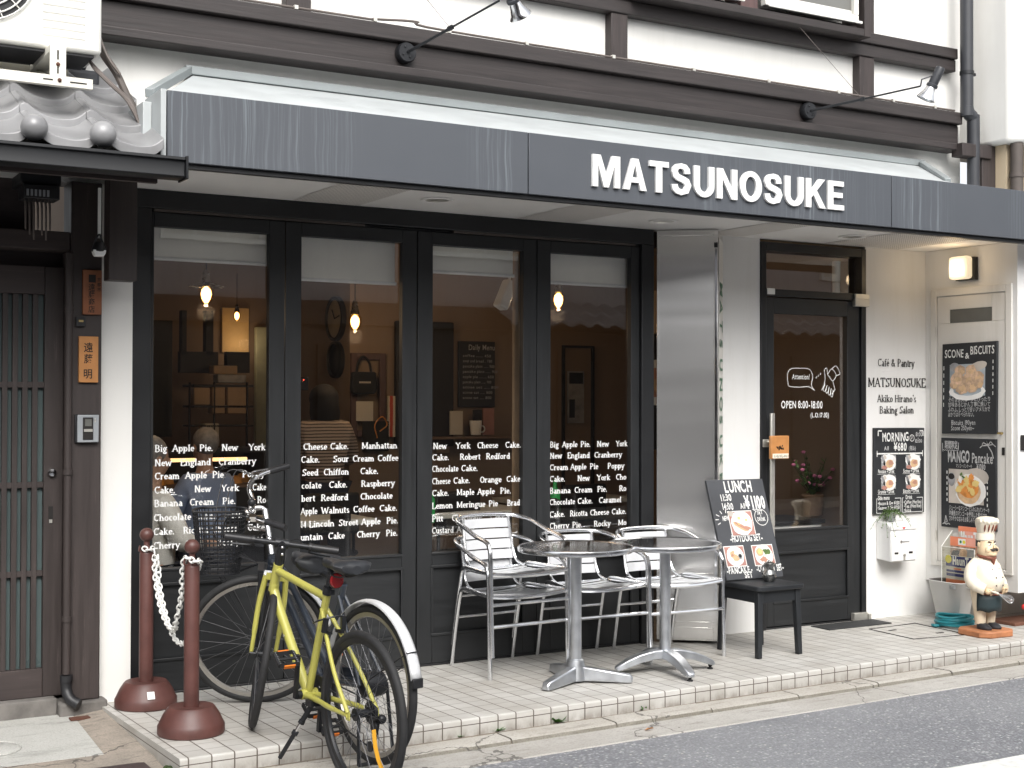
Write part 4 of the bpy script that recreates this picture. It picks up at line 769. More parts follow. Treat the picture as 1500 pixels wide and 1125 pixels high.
plaque('name_plate', 'darker weathered wooden plate at the top of the brown post', 'plaque_wood_old', 1.527, 1.617, 1.890, 2.105, [('■', 1.55, 2.045, .05), ('遠', 1.552, 2.008, .036), ('藤', 1.552, 1.974, .036), ('商', 1.552, 1.938, .036), ('店', 1.552, 1.902, .036), ('京', 1.594, 2.052, .02), ('都', 1.594, 2.028, .02), ('市', 1.594, 2.004, .02)])
t = thing('intercom', 'silver grey video intercom with black face on the brown post', 'intercom', (1.548, HY-.031, 1.34))
m = MB('black_plastic', 'intercom_grey'); m.box(1.494, 1.605, HY-.045, HY-.031, 1.272, 1.408); m.use('intercom_grey').box(1.503, 1.604, HY-.06, HY-.0455, 1.274, 1.406); obj('case', m, t, bevel=.003)
m = MB('ink'); m.box(1.528, 1.577, HY-.0645, HY-.0605, 1.287, 1.394); obj('face', m, t, bevel=.002)
m = MB('window_dark', 'pale_metal'); m.box(1.537, 1.568, HY-.067, HY-.065, 1.352, 1.386); m.use('pale_metal').box(1.532, 1.573, HY-.068, HY-.065, 1.325, 1.338); m.box(1.583, 1.588, HY-.062, HY-.0605, 1.37, 1.39); obj('lens', m, t)
m = MB('black_plastic', 'brass'); m.box(1.497, 1.540, HY-.05, HY-.0312, 1.832, 1.876); m.use('brass').box(1.508, 1.530, HY-.052, HY-.0505, 1.852, 1.862); o = obj('door_sensor', m, bevel=.003); tag(o, 'tiny black box with a brass slot between the two wooden name plates', 'sensor')
# air conditioner on its rack over the tiles
t = thing('air_conditioner', 'cream outdoor air conditioner standing on a rack over the tiled eave', 'air conditioner', (1.1, .55, 2.9))
AX, AY, AZ = 1.452, .42, 2.985
m = MB('ac_white'); m.box(.66, AX, AY, AY+.30, AZ, AZ+.56); cs_ = obj('case', m, t, bevel=.018)
for i in range(9):
    m = MB('ac_white'); z = AZ+.06+.033*i; m.tube([(1.20, AY+.0045, z), (1.38, AY+.0045, z)], .009, 8); obj('louvre', m, cs_)
m = MB('ac_dark'); m.box(.70, AX-.03, AY+.02, AY+.28, AZ-.012, AZ-.002); obj('base_pan', m, t); m = MB('ac_dark'); m.box(.6, 1.32, AY+.40, AY+.44, 2.93, AZ+.02); obj('back_rail', m, t); m = MB('ac_dark'); m.disc((.955, AY-.003, AZ+.30), (0, -1, 0), .215, 40); gl_ = obj('fan_opening', m, cs_)
m = MB('ac_white')
for r_ in (.05, .085, .12, .155, .19, .215): m.torus((.955, AY-.012, AZ+.30), (0, 1, 0), r_, .0035, 40, 6)
for k in range(16): a = k*math.pi/8; m.tube([(.955+.03*math.cos(a), AY-.012, AZ+.30+.03*math.sin(a)), (.955+.215*math.cos(a), AY-.008, AZ+.30+.215*math.sin(a))], .003, 5)
obj('fan_grille', m, cs_)
m = MB('bracket_cream', 'ink'); m.box(.5, 1.385, AY-.12, AY-.09, 2.803, 2.845); m.box(.5, 1.385, AY+.35, AY+.38, 2.95, 2.985); 
for x in (.72, 1.215):
    m.box(x, x+.065, AY-.089, AY-.07, 2.806, AZ-.001); m.box(x, x+.065, AY-.07, AY+.37, AZ-.03, AZ-.001)
m.bar((1.25, AY-.07, 2.83), (1.25, AY+.36, AZ-.03), .03, .03)
m.use('ink').box(1.29, 1.36, AY-.1215, AY-.1202, 2.82, 2.826); m.box(1.18, 1.22, AY-.1215, AY-.1202, 2.822, 2.828); m.box(1.243, 1.25, AY-.0905, AY-.0895, 2.92, 2.96); m.box(1.243, 1.25, AY-.0905, AY-.0895, 2.86, 2.89); rk = obj('rack', m, t, bevel=.002)
m = MB('rust'); m.ball((1.247, AY-.122, 2.826), .009, 8, 6); m.ball((1.247, AY-.091, 2.90), .009, 8, 6); obj('bolt', m, rk)
m = MB('conduit_brown'); m.tube(smooth([(1.455, AY+.2, 3.25), (1.462, AY+.16, 3.10), (1.49, AY+.13, 3.02), (1.545, AY+.12, 2.94), (1.575, AY+.05, 2.83), (1.61, AY-.02, 2.72), (1.615, AY-.03, 2.66)], 6), .017, 8); obj('pipe_wrap', m, t)
for d_, r_ in ((0, .007), (.012, .006)):
    m = MB('cable_grey'); m.tube(smooth([(1.42, AY+.1, 2.98), (1.44+d_, AY+.06, 2.93), (1.50+d_, AY+.02, 2.86), (1.56+d_, AY, 2.80), (1.60, AY-.05, 2.70), (1.605, AY-.06, 2.65)], 5), r_, 6); obj('cable', m, t)
m = MB('cable_grey'); m.tube(smooth([(1.458, AY+.12, 3.12), (1.50, AY+.09, 3.0), (1.55, AY+.08, 2.93)], 5), .007, 6); obj('cable', m, t)
m = MB('charcoal_pipe'); m.box(1.33, 1.55, .86, 1.10, 2.90, 3.02); m.box(1.36, 1.50, .9, 1.10, 3.021, 3.22); obj('ridge_end', m, rf, bevel=.02)

# ================================================================== right: neighbour, pipes
t = thing('neighbouring_building', 'white rendered upper floor next door overhanging a tan wall with brown pipes', 'building', (8.6, 1.3, 3.3))
m = MB('white_plaster'); P = [(7.80, 1.62), (7.80, .86), (8.4, .56), (13, .4), (13, 1.62)]; m.prism(P, (0, 0, 4), (0, 0, 3.30), (1, 0, 0), (0, 1, 0)); obj('upper_storey', m, t, bevel=.03)
m = MB('tan_render'); m.box(7.86, 13, .93, 1.1, 2.4, 3.31); obj('wall', m, t)
m = MB('dark_post'); m.box(8.26, 13, .88, .929, 2.9, 3.04); m.box(7.72, 7.86, 1.02, 1.12, 2.55, 3.30); m.box(7.5, 7.8, 1.0, 1.1, 3.20, 3.29); obj('trim', m, t, bevel=.004)
m = MB('conduit_brown'); m.cyl((7.90, .87, 2.5), (7.90, .87, 3.299), .045, seg=14); m.cyl((7.90, .87, 3.06), (7.90, .87, 3.09), .051, seg=14); obj('brown_pipe', m, t)
m = MB('dirty_white'); m.tube(smooth([(8.03, .84, 3.299), (8.03, .84, 3.20), (8.07, .84, 3.12), (8.09, .84, 2.5)], 5), .042, 14); obj('pale_pipe', m, t)
t = thing('downpipe', 'dark grey rain pipe running down the corner of the timbered wall', 'pipe', (7.6, 1.08, 3.5))
m = MB('charcoal_pipe'); m.tube(smooth([(7.59, 1.04, 6), (7.59, 1.04, 3.70), (7.59, 1.04, 3.56), (7.61, 1.04, 3.51), (7.645, 1.04, 3.485), (7.655, 1.04, 3.44), (7.655, 1.04, 2.8)], 6), .045, 14); obj('pipe', m, t)
for z in (3.78,): m = MB('black_metal'); m.cyl((7.59, 1.04, z), (7.59, 1.04, z+.025), .05, seg=14); m.box(7.64, 7.67, 1.03, 1.12, z, z+.02); obj('clip', m, t)
# spot lamps on the beam
def spot(label, bx, bz, tipx, tipy, tipz, hd):
    t = thing('spot_lamp', label, 'lamp', (bx, 1.08, bz), 0, 'spot lamps on arms above the canopy')
    m = MB('black_metal'); m.lathe([(.052, 0), (.056, .006), (.056, .04), (.05, .05), (.001, .05)], (bx, 1.099, bz), (0, -1, 0), 24)
    for k in range(4): a = .5+k*math.pi/2; m.ball((bx+.03*math.cos(a), 1.047, bz+.03*math.sin(a)), .006, 8, 5)
    obj('base', m, t)
    A = Vector((bx, 1.05, bz)); B = Vector((tipx, tipy, tipz)); Md = A.lerp(B, .48)
    m = MB('black_metal'); m.tube([A, Md], .0085, 8); m.tube([Md, B], .006, 8); m.tube([Md-(B-A)*.02, Md+(B-A)*.025], .014, 8); obj('arm', m, t)
    m = MB('cable_grey'); m.tube([Md, Vector((Md.x-.35, 1.1, Md.z+.62))], .0016, 5); obj('stay_wire', m, t)
    H = Vector(hd).normalized(); c = B+Vector((.075, -.02, .0)); 
    m = MB('charcoal_pipe'); m.lathe([(.001, -.13), (.026, -.13), (.03, -.12), (.03, -.02), (.036, -.015), (.036, .0), (.028, .006)], c, H, 20); m.tube([B, B+Vector((.0, -.01, .04)), c-H*.09], .005, 6); m.ball(c-H*.09+Vector((.03, 0, 0)), .012, 8, 6); obj('socket', m, t)
    m = MB('chrome'); m.lathe([(.03, .004), (.036, .03), (.05, .06), (.06, .078), (.061, .084)], c, H, 24, caps=False); hd_ = obj('reflector_bulb', m, t)
    m = MB('lamp_front_glass'); m.lathe([(.060, .080), (.045, .087), (.02, .091), (.001, .092)], c, H, 24, caps=False); obj('front_glass', m, hd_)
spot('spot lamp on a steeply slanting arm, its head cut by the top of the photo', 3.237, 3.372, 3.45, .42, 3.525, (.62, .25, -.75))
spot('spot lamp beside the rain pipe, on an almost level arm', 6.142, 3.372, 6.47, .42, 3.445, (-.25, .35, -.9))
t = thing('beam_cable', 'thin grey cable clipped along the top of the long dark beam', 'cable', (4, 1.06, 3.52))
m = MB('cable_grey'); m.tube(smooth([(1.35, 1.07, 3.523), (2.9, 1.07, 3.525), (3.05, 1.072, 3.53), (3.3, 1.07, 3.55), (3.5, 1.07, 3.527), (5.5, 1.07, 3.524), (7.5, 1.07, 3.524)], 6), .007, 6); obj('cable', m, t)
m = MB('pale_metal')
for x in (2.6, 3.05, 3.5, 4.0, 4.6, 5.2, 5.8, 6.4, 6.9, 7.3): m.box(x-.01, x+.01, 1.058, 1.08, 3.5155, 3.536)
objs('clip', m, t)
# lit wall lamp on the return wall
t = thing('wall_lamp', 'lit square white glass wall lamp above the narrow white hatch door', 'lamp', (7.265, .85, 2.385))
m = MB('wall_lamp_back'); m.box(7.315, 7.349, .735, .90, 2.305, 2.46); obj('back_plate', m, t, bevel=.003)
m = MB('wall_lamp_glow'); m.box(7.245, 7.314, .745, .905, 2.31, 2.465); obj('glass_shade', m, t, bevel=.02)
pl = bpy.data.lights.new('wall_lamp_light', 'POINT'); pl.energy = .6; pl.color = (1, .72, .42); pl.shadow_soft_size = .06; po = bpy.data.objects.new('wall_lamp_light', pl); COL.objects.link(po); po.location = (7.17, .80, 2.37)
# ================================================================== boards, letter box, plant
WX, WY, UZ = Vector((1, 0, 0)), Vector((0, 1, 0)), Vector((0, 0, 1))
class Face:      # a drawing surface: origin at its lower left, ux to the right, uy up, n out of it; lays marks in thin steps
    def __init__(s, o, ux, uy, w, h): s.o = Vector(o); s.ux = Vector(ux).normalized(); s.uy = Vector(uy).normalized(); s.n = s.ux.cross(s.uy); s.w = w; s.h = h; s.k = 0
    def p(s, x, y, lift=0): return s.o+s.ux*(x*s.w)+s.uy*(y*s.h)+s.n*lift
    def rect(s, mb, x0, y0, x1, y1, lift): mb.add([s.p(x0, y0, lift), s.p(x1, y0, lift), s.p(x1, y1, lift), s.p(x0, y1, lift)], [(0, 1, 2, 3)])
    def blob(s, mb, cx, cy, rx, ry, lift, seg=20, rot=0, wob=0, seed=1):
        rr = random.Random(seed); pts = []
        for k in range(seg): a = 2*math.pi*k/seg; q = 1+rr.uniform(-wob, wob); x, y = rx*math.cos(a)*q, ry*math.sin(a)*q; pts.append(s.o+s.ux*(cx*s.w+x*math.cos(rot)-y*math.sin(rot))+s.uy*(cy*s.h+x*math.sin(rot)+y*math.cos(rot))+s.n*lift)
        mb.add(pts, [tuple(range(seg))])
    def line(s, mb, pts, wd, lift): 
        for a, b in zip(pts[:-1], pts[1:]):
            A, B = s.p(*a, lift), s.p(*b, lift); d = (B-A).normalized(); q = d.cross(s.n)*wd/2; mb.add([A-q, B-q, B+q, A+q], [(0, 1, 2, 3)])
    def chalk(s, mb, txt, x, y, size, wfit=None, mat=None, bold=.014, jit=.05, lift=.0012, align='LEFT'):
        chalk(mb, txt, s.p(x, y, lift), s.ux, s.uy, size, wfit, jit, bold, mat, align)
def board(nm, label, cat, mat, face, t=.018, bev=.003):
    f = face; m = MB(mat); m.add([f.p(0, 0), f.p(1, 0), f.p(1, 1), f.p(0, 1), f.p(0, 0, -t), f.p(1, 0, -t), f.p(1, 1, -t), f.p(0, 1, -t)], [(0, 1, 2, 3), (7, 6, 5, 4), (0, 4, 5, 1), (1, 5, 6, 2), (2, 6, 7, 3), (3, 7, 4, 0)])
    o = obj(nm, m, bevel=bev); return tag(o, label, cat)
def photo(parent, face, x0, y0, x1, y1, kind, border=True):
    f = face; L = .0012; m = MB('plate_white'); 
    if border: f.rect(m, x0-.012, y0-.009, x1+.012, y1+.009, L)
    w, h = (x1-x0)*f.w, (y1-y0)*f.h; cx, cy = (x0+x1)/2, (y0+y1)/2; rr = random.Random(kind+str(x0))
    bgm = {'hotdog': 'photo_red', 'pancake': 'photo_red', 'salad': 'photo_red', 'small': 'photo_grey', 'scone': 'photo_blue', 'mango': 'photo_bg'}[kind]
    m.use(bgm); f.rect(m, x0, y0, x1, y1, L*2)
    B = lambda mt, dx, dy, rx, ry, k, rot=0, wob=.04: (m.use(mt), f.blob(m, cx+dx*(x1-x0), cy+dy*(y1-y0), rx*w, ry*w, L*k, 20, rot, wob, rr.random()))
    if kind == 'hotdog':
        B('photo_bg', -.4, .42, .14, .1, 2.6); B('plate_white', 0, 0, .46, .44, 3); B('egg_white', -.1, .2, .2, .15, 4, 0, .15); B('egg_white', .2, .12, .17, .13, 4.2, 0, .15); B('egg_yolk', -.1, .22, .07, .06, 5); B('egg_yolk', .2, .13, .06, .05, 5)
        B('pancake', -.08, -.14, .36, .09, 4.6, -.5, .1); B('sausage', -.05, -.12, .33, .055, 5.4, -.5, .1); B('sausage', .2, -.2, .16, .05, 5.6, -.3, .2); B('egg_yolk', -.16, -.04, .07, .02, 6, -.5, .2)
    elif kind == 'pancake':
        B('plate_white', 0, 0, .45, .43, 3); B('pancake', -.1, .1, .17, .15, 4, 0, .1); B('pancake', .02, -.1, .19, .13, 4.4, 0, .12); B('photo_grey', .24, -.02, .11, .12, 4.8); B('sausage', -.15, .05, .07, .06, 5.2, 0, .2); B('ink', .24, .0, .075, .08, 5.6); B('egg_white', .05, .16, .1, .06, 5, 0, .2)
    elif kind == 'salad':
        B('plate_white', 0, 0, .46, .44, 3); B('pancake', -.18, .16, .18, .17, 4, 0, .06); B('egg_yolk', -.18, .18, .1, .1, 4.6); B('leaf', .22, .14, .16, .14, 4, 0, .3); B('leaf', .08, .22, .09, .07, 4.3, 0, .3); B('sausage', -.02, -.22, .2, .1, 4.6, 0, .25); B('egg_white', .2, -.1, .13, .09, 5, 0, .2)
    elif kind == 'small':
        B('plate_white', 0, .16, .5, .3, 2.6, 0, .15); B('photo_bg', -.25, .3, .1, .15, 2.9, .4); B('photo_grey', -.36, .1, .09, .3, 3.0, .4); B('plate_white', .05, -.15, .42, .32, 3); B('pancake', .05, -.12, .27, .2, 4, 0, .12); B('sausage', .12, -.05, .15, .12, 4.6, 0, .3); B('photo_red', -.28, -.4, .2, .1, 3.4)
    elif kind == 'scone':
        B('photo_bg', .3, .42, .25, .1, 2.4, .2); B('photo_grey', -.36, .42, .14, .1, 2.5); B('plate_white', 0, -.36, .5, .2, 2.8); B('photo_blue', 0, -.32, .4, .12, 3)
        for i, (dx, dy, r_) in enumerate(((-.2, .3, .15), (.1, .3, .15), (-.28, .04, .19), (.04, .02, .17), (.3, .06, .18), (-.14, -.22, .19), (.14, -.2, .18), (.34, -.12, .13), (-.36, -.14, .12))): B('scone', dx, dy, r_, r_*.82, 3.6+i*.35, 0, .09); B('pancake', dx+.03, dy-.04, r_*.55, r_*.4, 3.75+i*.35, 0, .25)
    elif kind == 'mango':
        B('photo_grey', -.42, .2, .11, .16, 2.6); B('ink', -.42, .28, .09, .07, 3); B('photo_bg', .3, .3, .35, .2, 2.6); B('plate_white', .12, -.1, .44, .36, 2.8); B('pancake', .08, -.14, .34, .28, 3.6); B('mango', .08, -.04, .29, .22, 3.9, 0, .06)
        for i in range(13):
            a = i*2.4; r_ = .04+.018*i; B('mango' if i % 2 else 'egg_yolk', .08+r_*1.2*math.cos(a), .05+r_*.95*math.sin(a), .1, .075, 4.2+i*.25, a, .2)
        B('leaf', -.12, .36, .05, .03, 8, .6, .3); B('leaf', -.06, .28, .05, .025, 8.2, -.4, .3); B('egg_white', -.15, .2, .05, .09, 8.1, .2, .2)
    return obj('photo', m, parent, sm=False, solid=False)
# lunch board leaning back on the stool
LB, LT = Vector((5.174, .712, .421)), Vector((5.171, .905, 1.004)); uy = (LT-LB).normalized()
f = Face(LB+Vector((0, 0, 0)), (1, -.035, 0), uy, .425, (LT-LB).length); bd = board('menu_board', 'large grey chalk board headed LUNCH leaning on the black stool', 'menu board', 'slate_board', f, .02)
m = MB('chalk'); f.chalk(m, 'LUNCH', .28, .872, .098, .212, bold=.03, jit=.05); f.chalk(m, '11:30', .17, .785, .058, .088, bold=.02); f.line(m, [(.29, .77), (.285, .745)], .005, .0012); f.chalk(m, '14:00', .17, .695, .058, .088, bold=.02); f.chalk(m, 'All', .50, .70, .048, .038, bold=.02); f.chalk(m, '¥1100', .60, .70, .105, .152, bold=.045, jit=.04)
f.chalk(m, 'NEW', .14, .588, .04, .05, bold=.03, jit=.1)
for a in range(7): an = R(20+a*32); x, y = .205, .60; f.line(m, [(x+.13*math.cos(an), y+.062*math.sin(an)), (x+.19*math.cos(an), y+.095*math.sin(an))], .005, .0012)
bub = [(.83+.115*math.cos(R(a)), .605+.082*math.sin(R(a))) for a in range(130, 482, 16)]; f.line(m, bub+[(.70, .69), bub[0]], .004, .0012)
f.chalk(m, 'SET', .77, .635, .036, .045, bold=.02); f.chalk(m, '+', .81, .60, .03, .012); f.chalk(m, 'DRINK', .75, .567, .034, .064, bold=.02)
f.chalk(m, '-HOTDOG SET-', .20, .373, .058, .245, bold=.03, jit=.06); f.chalk(m, '-PANCAKE -', .03, .065, .055, .19, bold=.03, jit=.08); f.chalk(m, 'SET', .32, .015, .05, .062, bold=.03); f.chalk(m, '-COUNTRY SET-', .55, .065, .055, .205, bold=.03, jit=.08)
objs('lettering', m, bd, sm=False, solid=False)
photo(bd, f, .26, .435, .66, .67, 'hotdog'); photo(bd, f, .06, .135, .39, .325, 'pancake'); photo(bd, f, .55, .13, .90, .32, 'salad')
# morning board on the porch wall
f = Face((6.832, FY-.022, .712), (1, 0, -.006), (0.006, 0, 1), .478, .59); bd = board('menu_board', 'black menu board headed MORNING on the white wall above the letter box', 'menu board', 'blackboard', f, .02)
m = MB('chalk'); f.chalk(m, 'MORNING', .15, .845, .085, .255, bold=.02); f.chalk(m, '8:00', .82, .90, .042, .068, 'chalk_dim'); f.chalk(m, '10:00', .80, .825, .036, .072, 'chalk_dim'); f.line(m, [(.87, .885), (.87, .865)], .004, .0012)
m.use('chalk'); ck = [(.745+.045*math.cos(R(a)), .88+.038*math.sin(R(a))) for a in range(0, 361, 24)]; f.line(m, ck, .004, .0012); f.line(m, [(.745, .905), (.745, .88), (.73, .865)], .004, .0012)
f.chalk(m, 'All', .19, .74, .04, .045, 'chalk_dim', .02); f.chalk(m, '¥680', .38, .735, .075, .125, 'chalk', .03); f.chalk(m, '(税込)', .68, .74, .035, .07, 'chalk_dim')
m.use('chalk'); f.line(m, [(.05, .70), (.96, .70)], .010, .0012); f.line(m, [(.05, .665), (.05, .735)], .006, .0014); f.line(m, [(.96, .665), (.96, .735)], .006, .0014)
f.line(m, [(.07, .905), (.07, .965), (.14, .965)], .009, .0012); f.line(m, [(.90, .965), (.97, .965), (.97, .905)], .009, .0012)
for tx, x, y in (('Pancake + Drink', .07, .475), ('Scone + Drink', .57, .475), ('Granola + Drink', .07, .24), ('Biscuits + Drink', .57, .24)): f.chalk(m, tx, x, y, .036, .155, 'chalk', .02); f.line(m, [(x-.01, y-.012), (x+.34, y-.012)], .002, .0012)
for x0, x1 in ((.045, .525), (.555, .965)): f.line(m, [(x0+.02, .18), (x0, .18), (x0, .012), (x1, .012), (x1, .18), (x1-.12, .18)], .004, .0012)
f.chalk(m, 'Side menu', .07, .165, .04, .11, 'chalk', .02); f.chalk(m, 'Drink', .62, .165, .04, .065, 'chalk', .02)
for i, (a, b) in enumerate((('・Bacon & Egg ¥150', '・Coffee (Hot/Ice)'), ('・Sausage & Egg ¥250', '・Tea (Hot/Ice)'), ('', '・Juice'))):
    if a: f.chalk(m, a, .05, .105-.052*i, .034, .215, 'chalk', .015)
    f.chalk(m, b, .565, .11-.048*i, .034, .18 if i < 2 else .08, 'chalk', .015)
objs('lettering', m, bd, sm=False, solid=False)
for x, y in ((.13, .525), (.62, .525), (.13, .29), (.62, .29)): photo(bd, f, x, y, x+.29, y+.155, 'small', False)
# boards on the hatch door (read from the street: right is -y)
RX = 7.322
f = Face((RX, 1.030, 1.262), (0, -1, .016), (0, -.012, 1), .466, .616); bd = board('menu_board', 'black chalk board headed SCONE & BISCUITS, upper of two on the hatch', 'menu board', 'blackboard', f, .018)
m = MB('chalk'); f.chalk(m, 'SCONE', .05, .845, .078, .165, 'chalk', .012); f.chalk(m, '&', .43, .825, .055, .04, 'chalk', .012); f.chalk(m, 'BISCUITS', .52, .868, .078, .205, 'chalk', .012)
for x, y0, y1 in ((.035, .30, .79), (.935, .42, .83)):
    for i in range(6): y = y0+(y1-y0)*i/6; f.line(m, [(x, y), (x, y+(y1-y0)/11)], .006, .0012)
for i, tx in enumerate(('そのままスコーンにぴったり', '甘味あるじかん丁寧に焼いて', 'ふわふ、しっとり甘いアメリカで', 'ほかでは食べられない。')): f.chalk(m, tx, .12, .355-.055*i, .036, .36-.035*(i == 3)-.1*(i == 3), 'chalk_dim', .01)
f.chalk(m, 'Biscuits 190yen', .18, .098, .046, .21, 'chalk_dim', .01); f.chalk(m, 'Scone 250yen~', .18, .038, .046, .20, 'chalk_dim', .01)
objs('lettering', m, bd, sm=False, solid=False); photo(bd, f, .15, .415, .80, .765, 'scone', False)
f = Face((RX, 1.036, .622), (0, -1, -.0), (0, 0, 1), .468, .612); bd = board('menu_board', 'black chalk board headed MANGO Pancake, lower of two on the hatch', 'menu board', 'blackboard', f, .018)
m = MB('chalk'); f.chalk(m, '期間限定', .07, .885, .06, .115, 'chalk_dim', .02); f.line(m, [(.03, .94), (.035, .86), (.04, .845)], .006, .0012); f.line(m, [(.33, .95), (.325, .88), (.32, .86)], .006, .0012); wv = [(.03+.02*i, .862+(.006 if i % 2 else -.006)) for i in range(15)]; f.line(m, wv, .004, .0012)
f.chalk(m, 'MANGO', .13, .735, .112, .19, 'chalk_dim', .03); f.chalk(m, 'Pancake', .57, .735, .095, .18, 'chalk_dim', .02); f.chalk(m, 'マンゴーパンケーキ', .28, .675, .03, .14, 'chalk_dim', .01); f.chalk(m, '¥1080', .66, .665, .05, .075, 'chalk_dim', .02)
m.use('chalk')
for x, y0, y1 in ((.115, .29, .66), (.85, .26, .64)):
    for i in range(6): y = y0+(y1-y0)*i/6; f.line(m, [(x, y), (x, y+(y1-y0)/11)], .008, .0012)
m.use('chalk_dim')
for i in range(5): f.line(m, [(.86, .93), (.86+.1*math.cos(R(20+i*40)), .925+.055*math.sin(R(20+i*40))), (.86+.14*math.cos(R(10+i*42)), .90+.055*math.sin(R(20+i*40)))], .006, .0012)
f.line(m, [(.86, .93), (.93, .86), (.96, .79)], .008, .0014)
for i, tx in enumerate(('ジューシーなマンゴーとふわふわパンケーキ', '沖縄産のマンゴーを使用した夏だけの', 'さわやかな甘みをお楽しみ下さい')): f.chalk(m, tx, .15, .20-.06*i, .038, .345-.02*i-.05*(i == 2), 'chalk_dim', .012)
f.line(m, [(.07, .05), (.09, .13), (.12, .06), (.07, .05)], .006, .0012); f.line(m, [(.03, .03), (.06, .045), (.10, .03), (.14, .045), (.17, .03)], .006, .0012)
objs('lettering', m, bd, sm=False, solid=False); photo(bd, f, .15, .275, .79, .655, 'mango', False)
# letter box
t = thing('letter_box', 'white metal letter box with sloping lid fixed to the white wall', 'letter box', (6.99, FY, .5))
m = MB('mailbox_white'); prof = [(0, .405), (.135, .395), (.135, .60), (.128, .635), (.10, .658), (0, .668)]; m.prism([(-d, z) for d, z in prof], (.235, 0, 0), (6.872, FY-.001, 0), (0, 1, 0), (0, 0, 1)); cs_ = obj('case', m, t, bevel=.008)
m = MB('mailbox_white'); m.box(6.868, 7.111, FY-.142, FY-.1365, .612, .652); m.box(6.876, 7.103, FY-.141, FY-.1365, .402, .588); obj('flap', m, t, bevel=.004)
m = MB('ink'); m.box(6.900, 6.935, FY-.1435, FY-.1415, .448, .462); m.box(7.035, 7.070, FY-.1435, FY-.1415, .448, .462); obj('slot', m, t, bevel=.002)
m = MB('pale_metal'); m.cyl((6.988, FY-.14, .44), (6.988, FY-.152, .44), .009, seg=10); m.box(6.983, 6.993, FY-.15, FY-.142, .405, .436); obj('lock', m, t)
m = MB('red_vinyl', 'galv'); m.add([(6.972, FY-.1428, .628), (7.005, FY-.1428, .630), (6.988, FY-.1428, .612)], [(0, 1, 2)]); m.use('galv').disc((6.965, FY-.1418, .53), (0, -1, 0), .011, 10); m.box(6.98, 7.04, FY-.1418, FY-.1414, .525, .533); obj('mark', m, t, solid=False)
# small trailing plant in a tin pot on the letter box
t = thing('potted_plant', 'small trailing green plant in a galvanised pot on the white letter box', 'potted plant', (6.945, FY-.06, .668))
m = MB('galv', 'dirt_joint'); m.lathe([(.026, .0), (.033, .055), (.035, .058), (.033, .062), (.030, .058), (.028, .05), (.001, .05)], (6.955, FY-.06, .667), seg=20); obj('pot', m, t)
m = MB('leaf')
for s_ in range(26):
    a = rnd.uniform(0, 6.28); c = Vector((6.945, FY-.06, .722)); d = Vector((math.cos(a)*.9-.35, math.sin(a)*.5-.35, .45)).normalized(); p = c.copy(); v = d*.014; pts = [p.copy()]
    for k in range(rnd.randint(5, 12)):
        p = p+v; v.z -= .0032; v += Vector((rnd.uniform(-.002, .002), rnd.uniform(-.002, .002), 0)); pts.append(p.copy())
        if p.y > FY-.01: p.y = FY-.012
        for q in range(2): n = Vector((rnd.uniform(-1, 1), rnd.uniform(-1, .2), rnd.uniform(-.4, 1))).normalized(); e = n.cross(Vector((0, 0, 1))).normalized()*.004; m.add([p, p+n*.007+e, p+n*.015, p+n*.007-e], [(0, 1, 2, 3)])
    m.tube(pts, .0012, 4, caps=False)
obj('foliage', m, t, sm=False, solid=False)
# ================================================================== chain posts
def chain_post(x, y, label, sticker):
    t = thing('chain_post', label, 'post', (x, y, 0), 0, 'brown chain posts by the bicycles')
    m = MB('brown_stanchion'); m.lathe([(.001, .0), (.142, .0), (.147, .006), (.147, .040), (.140, .052), (.125, .085), (.105, .115), (.098, .122), (.05, .124), (.034, .118), (.001, .118)], (x, y, 0), seg=44); b = obj('base', m, t)
    m = MB('brown_stanchion'); m.lathe([(.001, .11), (.0335, .11), (.0335, .735), (.031, .742), (.001, .742)], (x, y, 0), seg=24); obj('pole', m, t)
    m = MB('brown_stanchion'); m.lathe([(.022, .74), (.02, .76), (.014, .772), (.014, .795), (.018, .80)], (x, y, 0), seg=18); m.ball((x, y, .826), .034, 22, 14)
    for a in (0, 1.57, 3.14, 4.71): m.tube(smooth([(x+.02*math.cos(a), y+.02*math.sin(a), .742), (x+.036*math.cos(a), y+.036*math.sin(a), .752), (x+.032*math.cos(a), y+.032*math.sin(a), .775)], 4), .005, 6)
    obj('finial', m, t)
    if sticker: m = MB('white_vinyl'); d = Vector((-.1, -.99, .55)).normalized(); c = Vector((x-.012, y-.134, .075)); m.obox(c, (.034, .036, .0015), (Vector((1, -.1, 0)).normalized(), Vector((.02, .45, .9)).normalized(), Vector((-.1, -.9, .45)).normalized())); obj('sticker', m, b)
    return t
pA, pB = Vector((1.815, .985, 0)), Vector((1.842, .345, 0))
chain_post(pA.x, pA.y, 'brown chain post nearer the black windows, white sticker on its base', True)
chain_post(pB.x, pB.y, 'brown chain post standing nearer the kerb beside the yellow bicycle', False)
def chain(mb, pts, step=.021):
    P = smooth(pts, 24); acc = 0; i = 0; last = P[0]; k = 0
    for p in P[1:]:
        acc += (p-last).length
        if acc >= step:
            d = (p-last).normalized(); x, y, z = frame(d); s = x if k % 2 else y
            c = p; r = .0115; mb.tube([c+d*(.0185*math.cos(a)*.9)+s*(r*math.sin(a)) for a in [2*math.pi*q/10 for q in range(10)]], .0042, 5, True); acc = 0; k += 1
        last = p
m = MB('white_plastic'); a = pA+Vector((.03, -.015, .762)); b = pB+Vector((-.03, .02, .765))
chain(m, [a, a+Vector((.0, -.035, -.14)), a+Vector((.004, -.10, -.26)), a+Vector((.008, -.20, -.335)), a+Vector((.01, -.31, -.352)), b+Vector((.012, .16, -.30)), b+Vector((.01, .07, -.165)), b, b+Vector((.03, -.06, .0)), pB+Vector((.036, .0, .755)), pB+Vector((.03, .03, .70))])
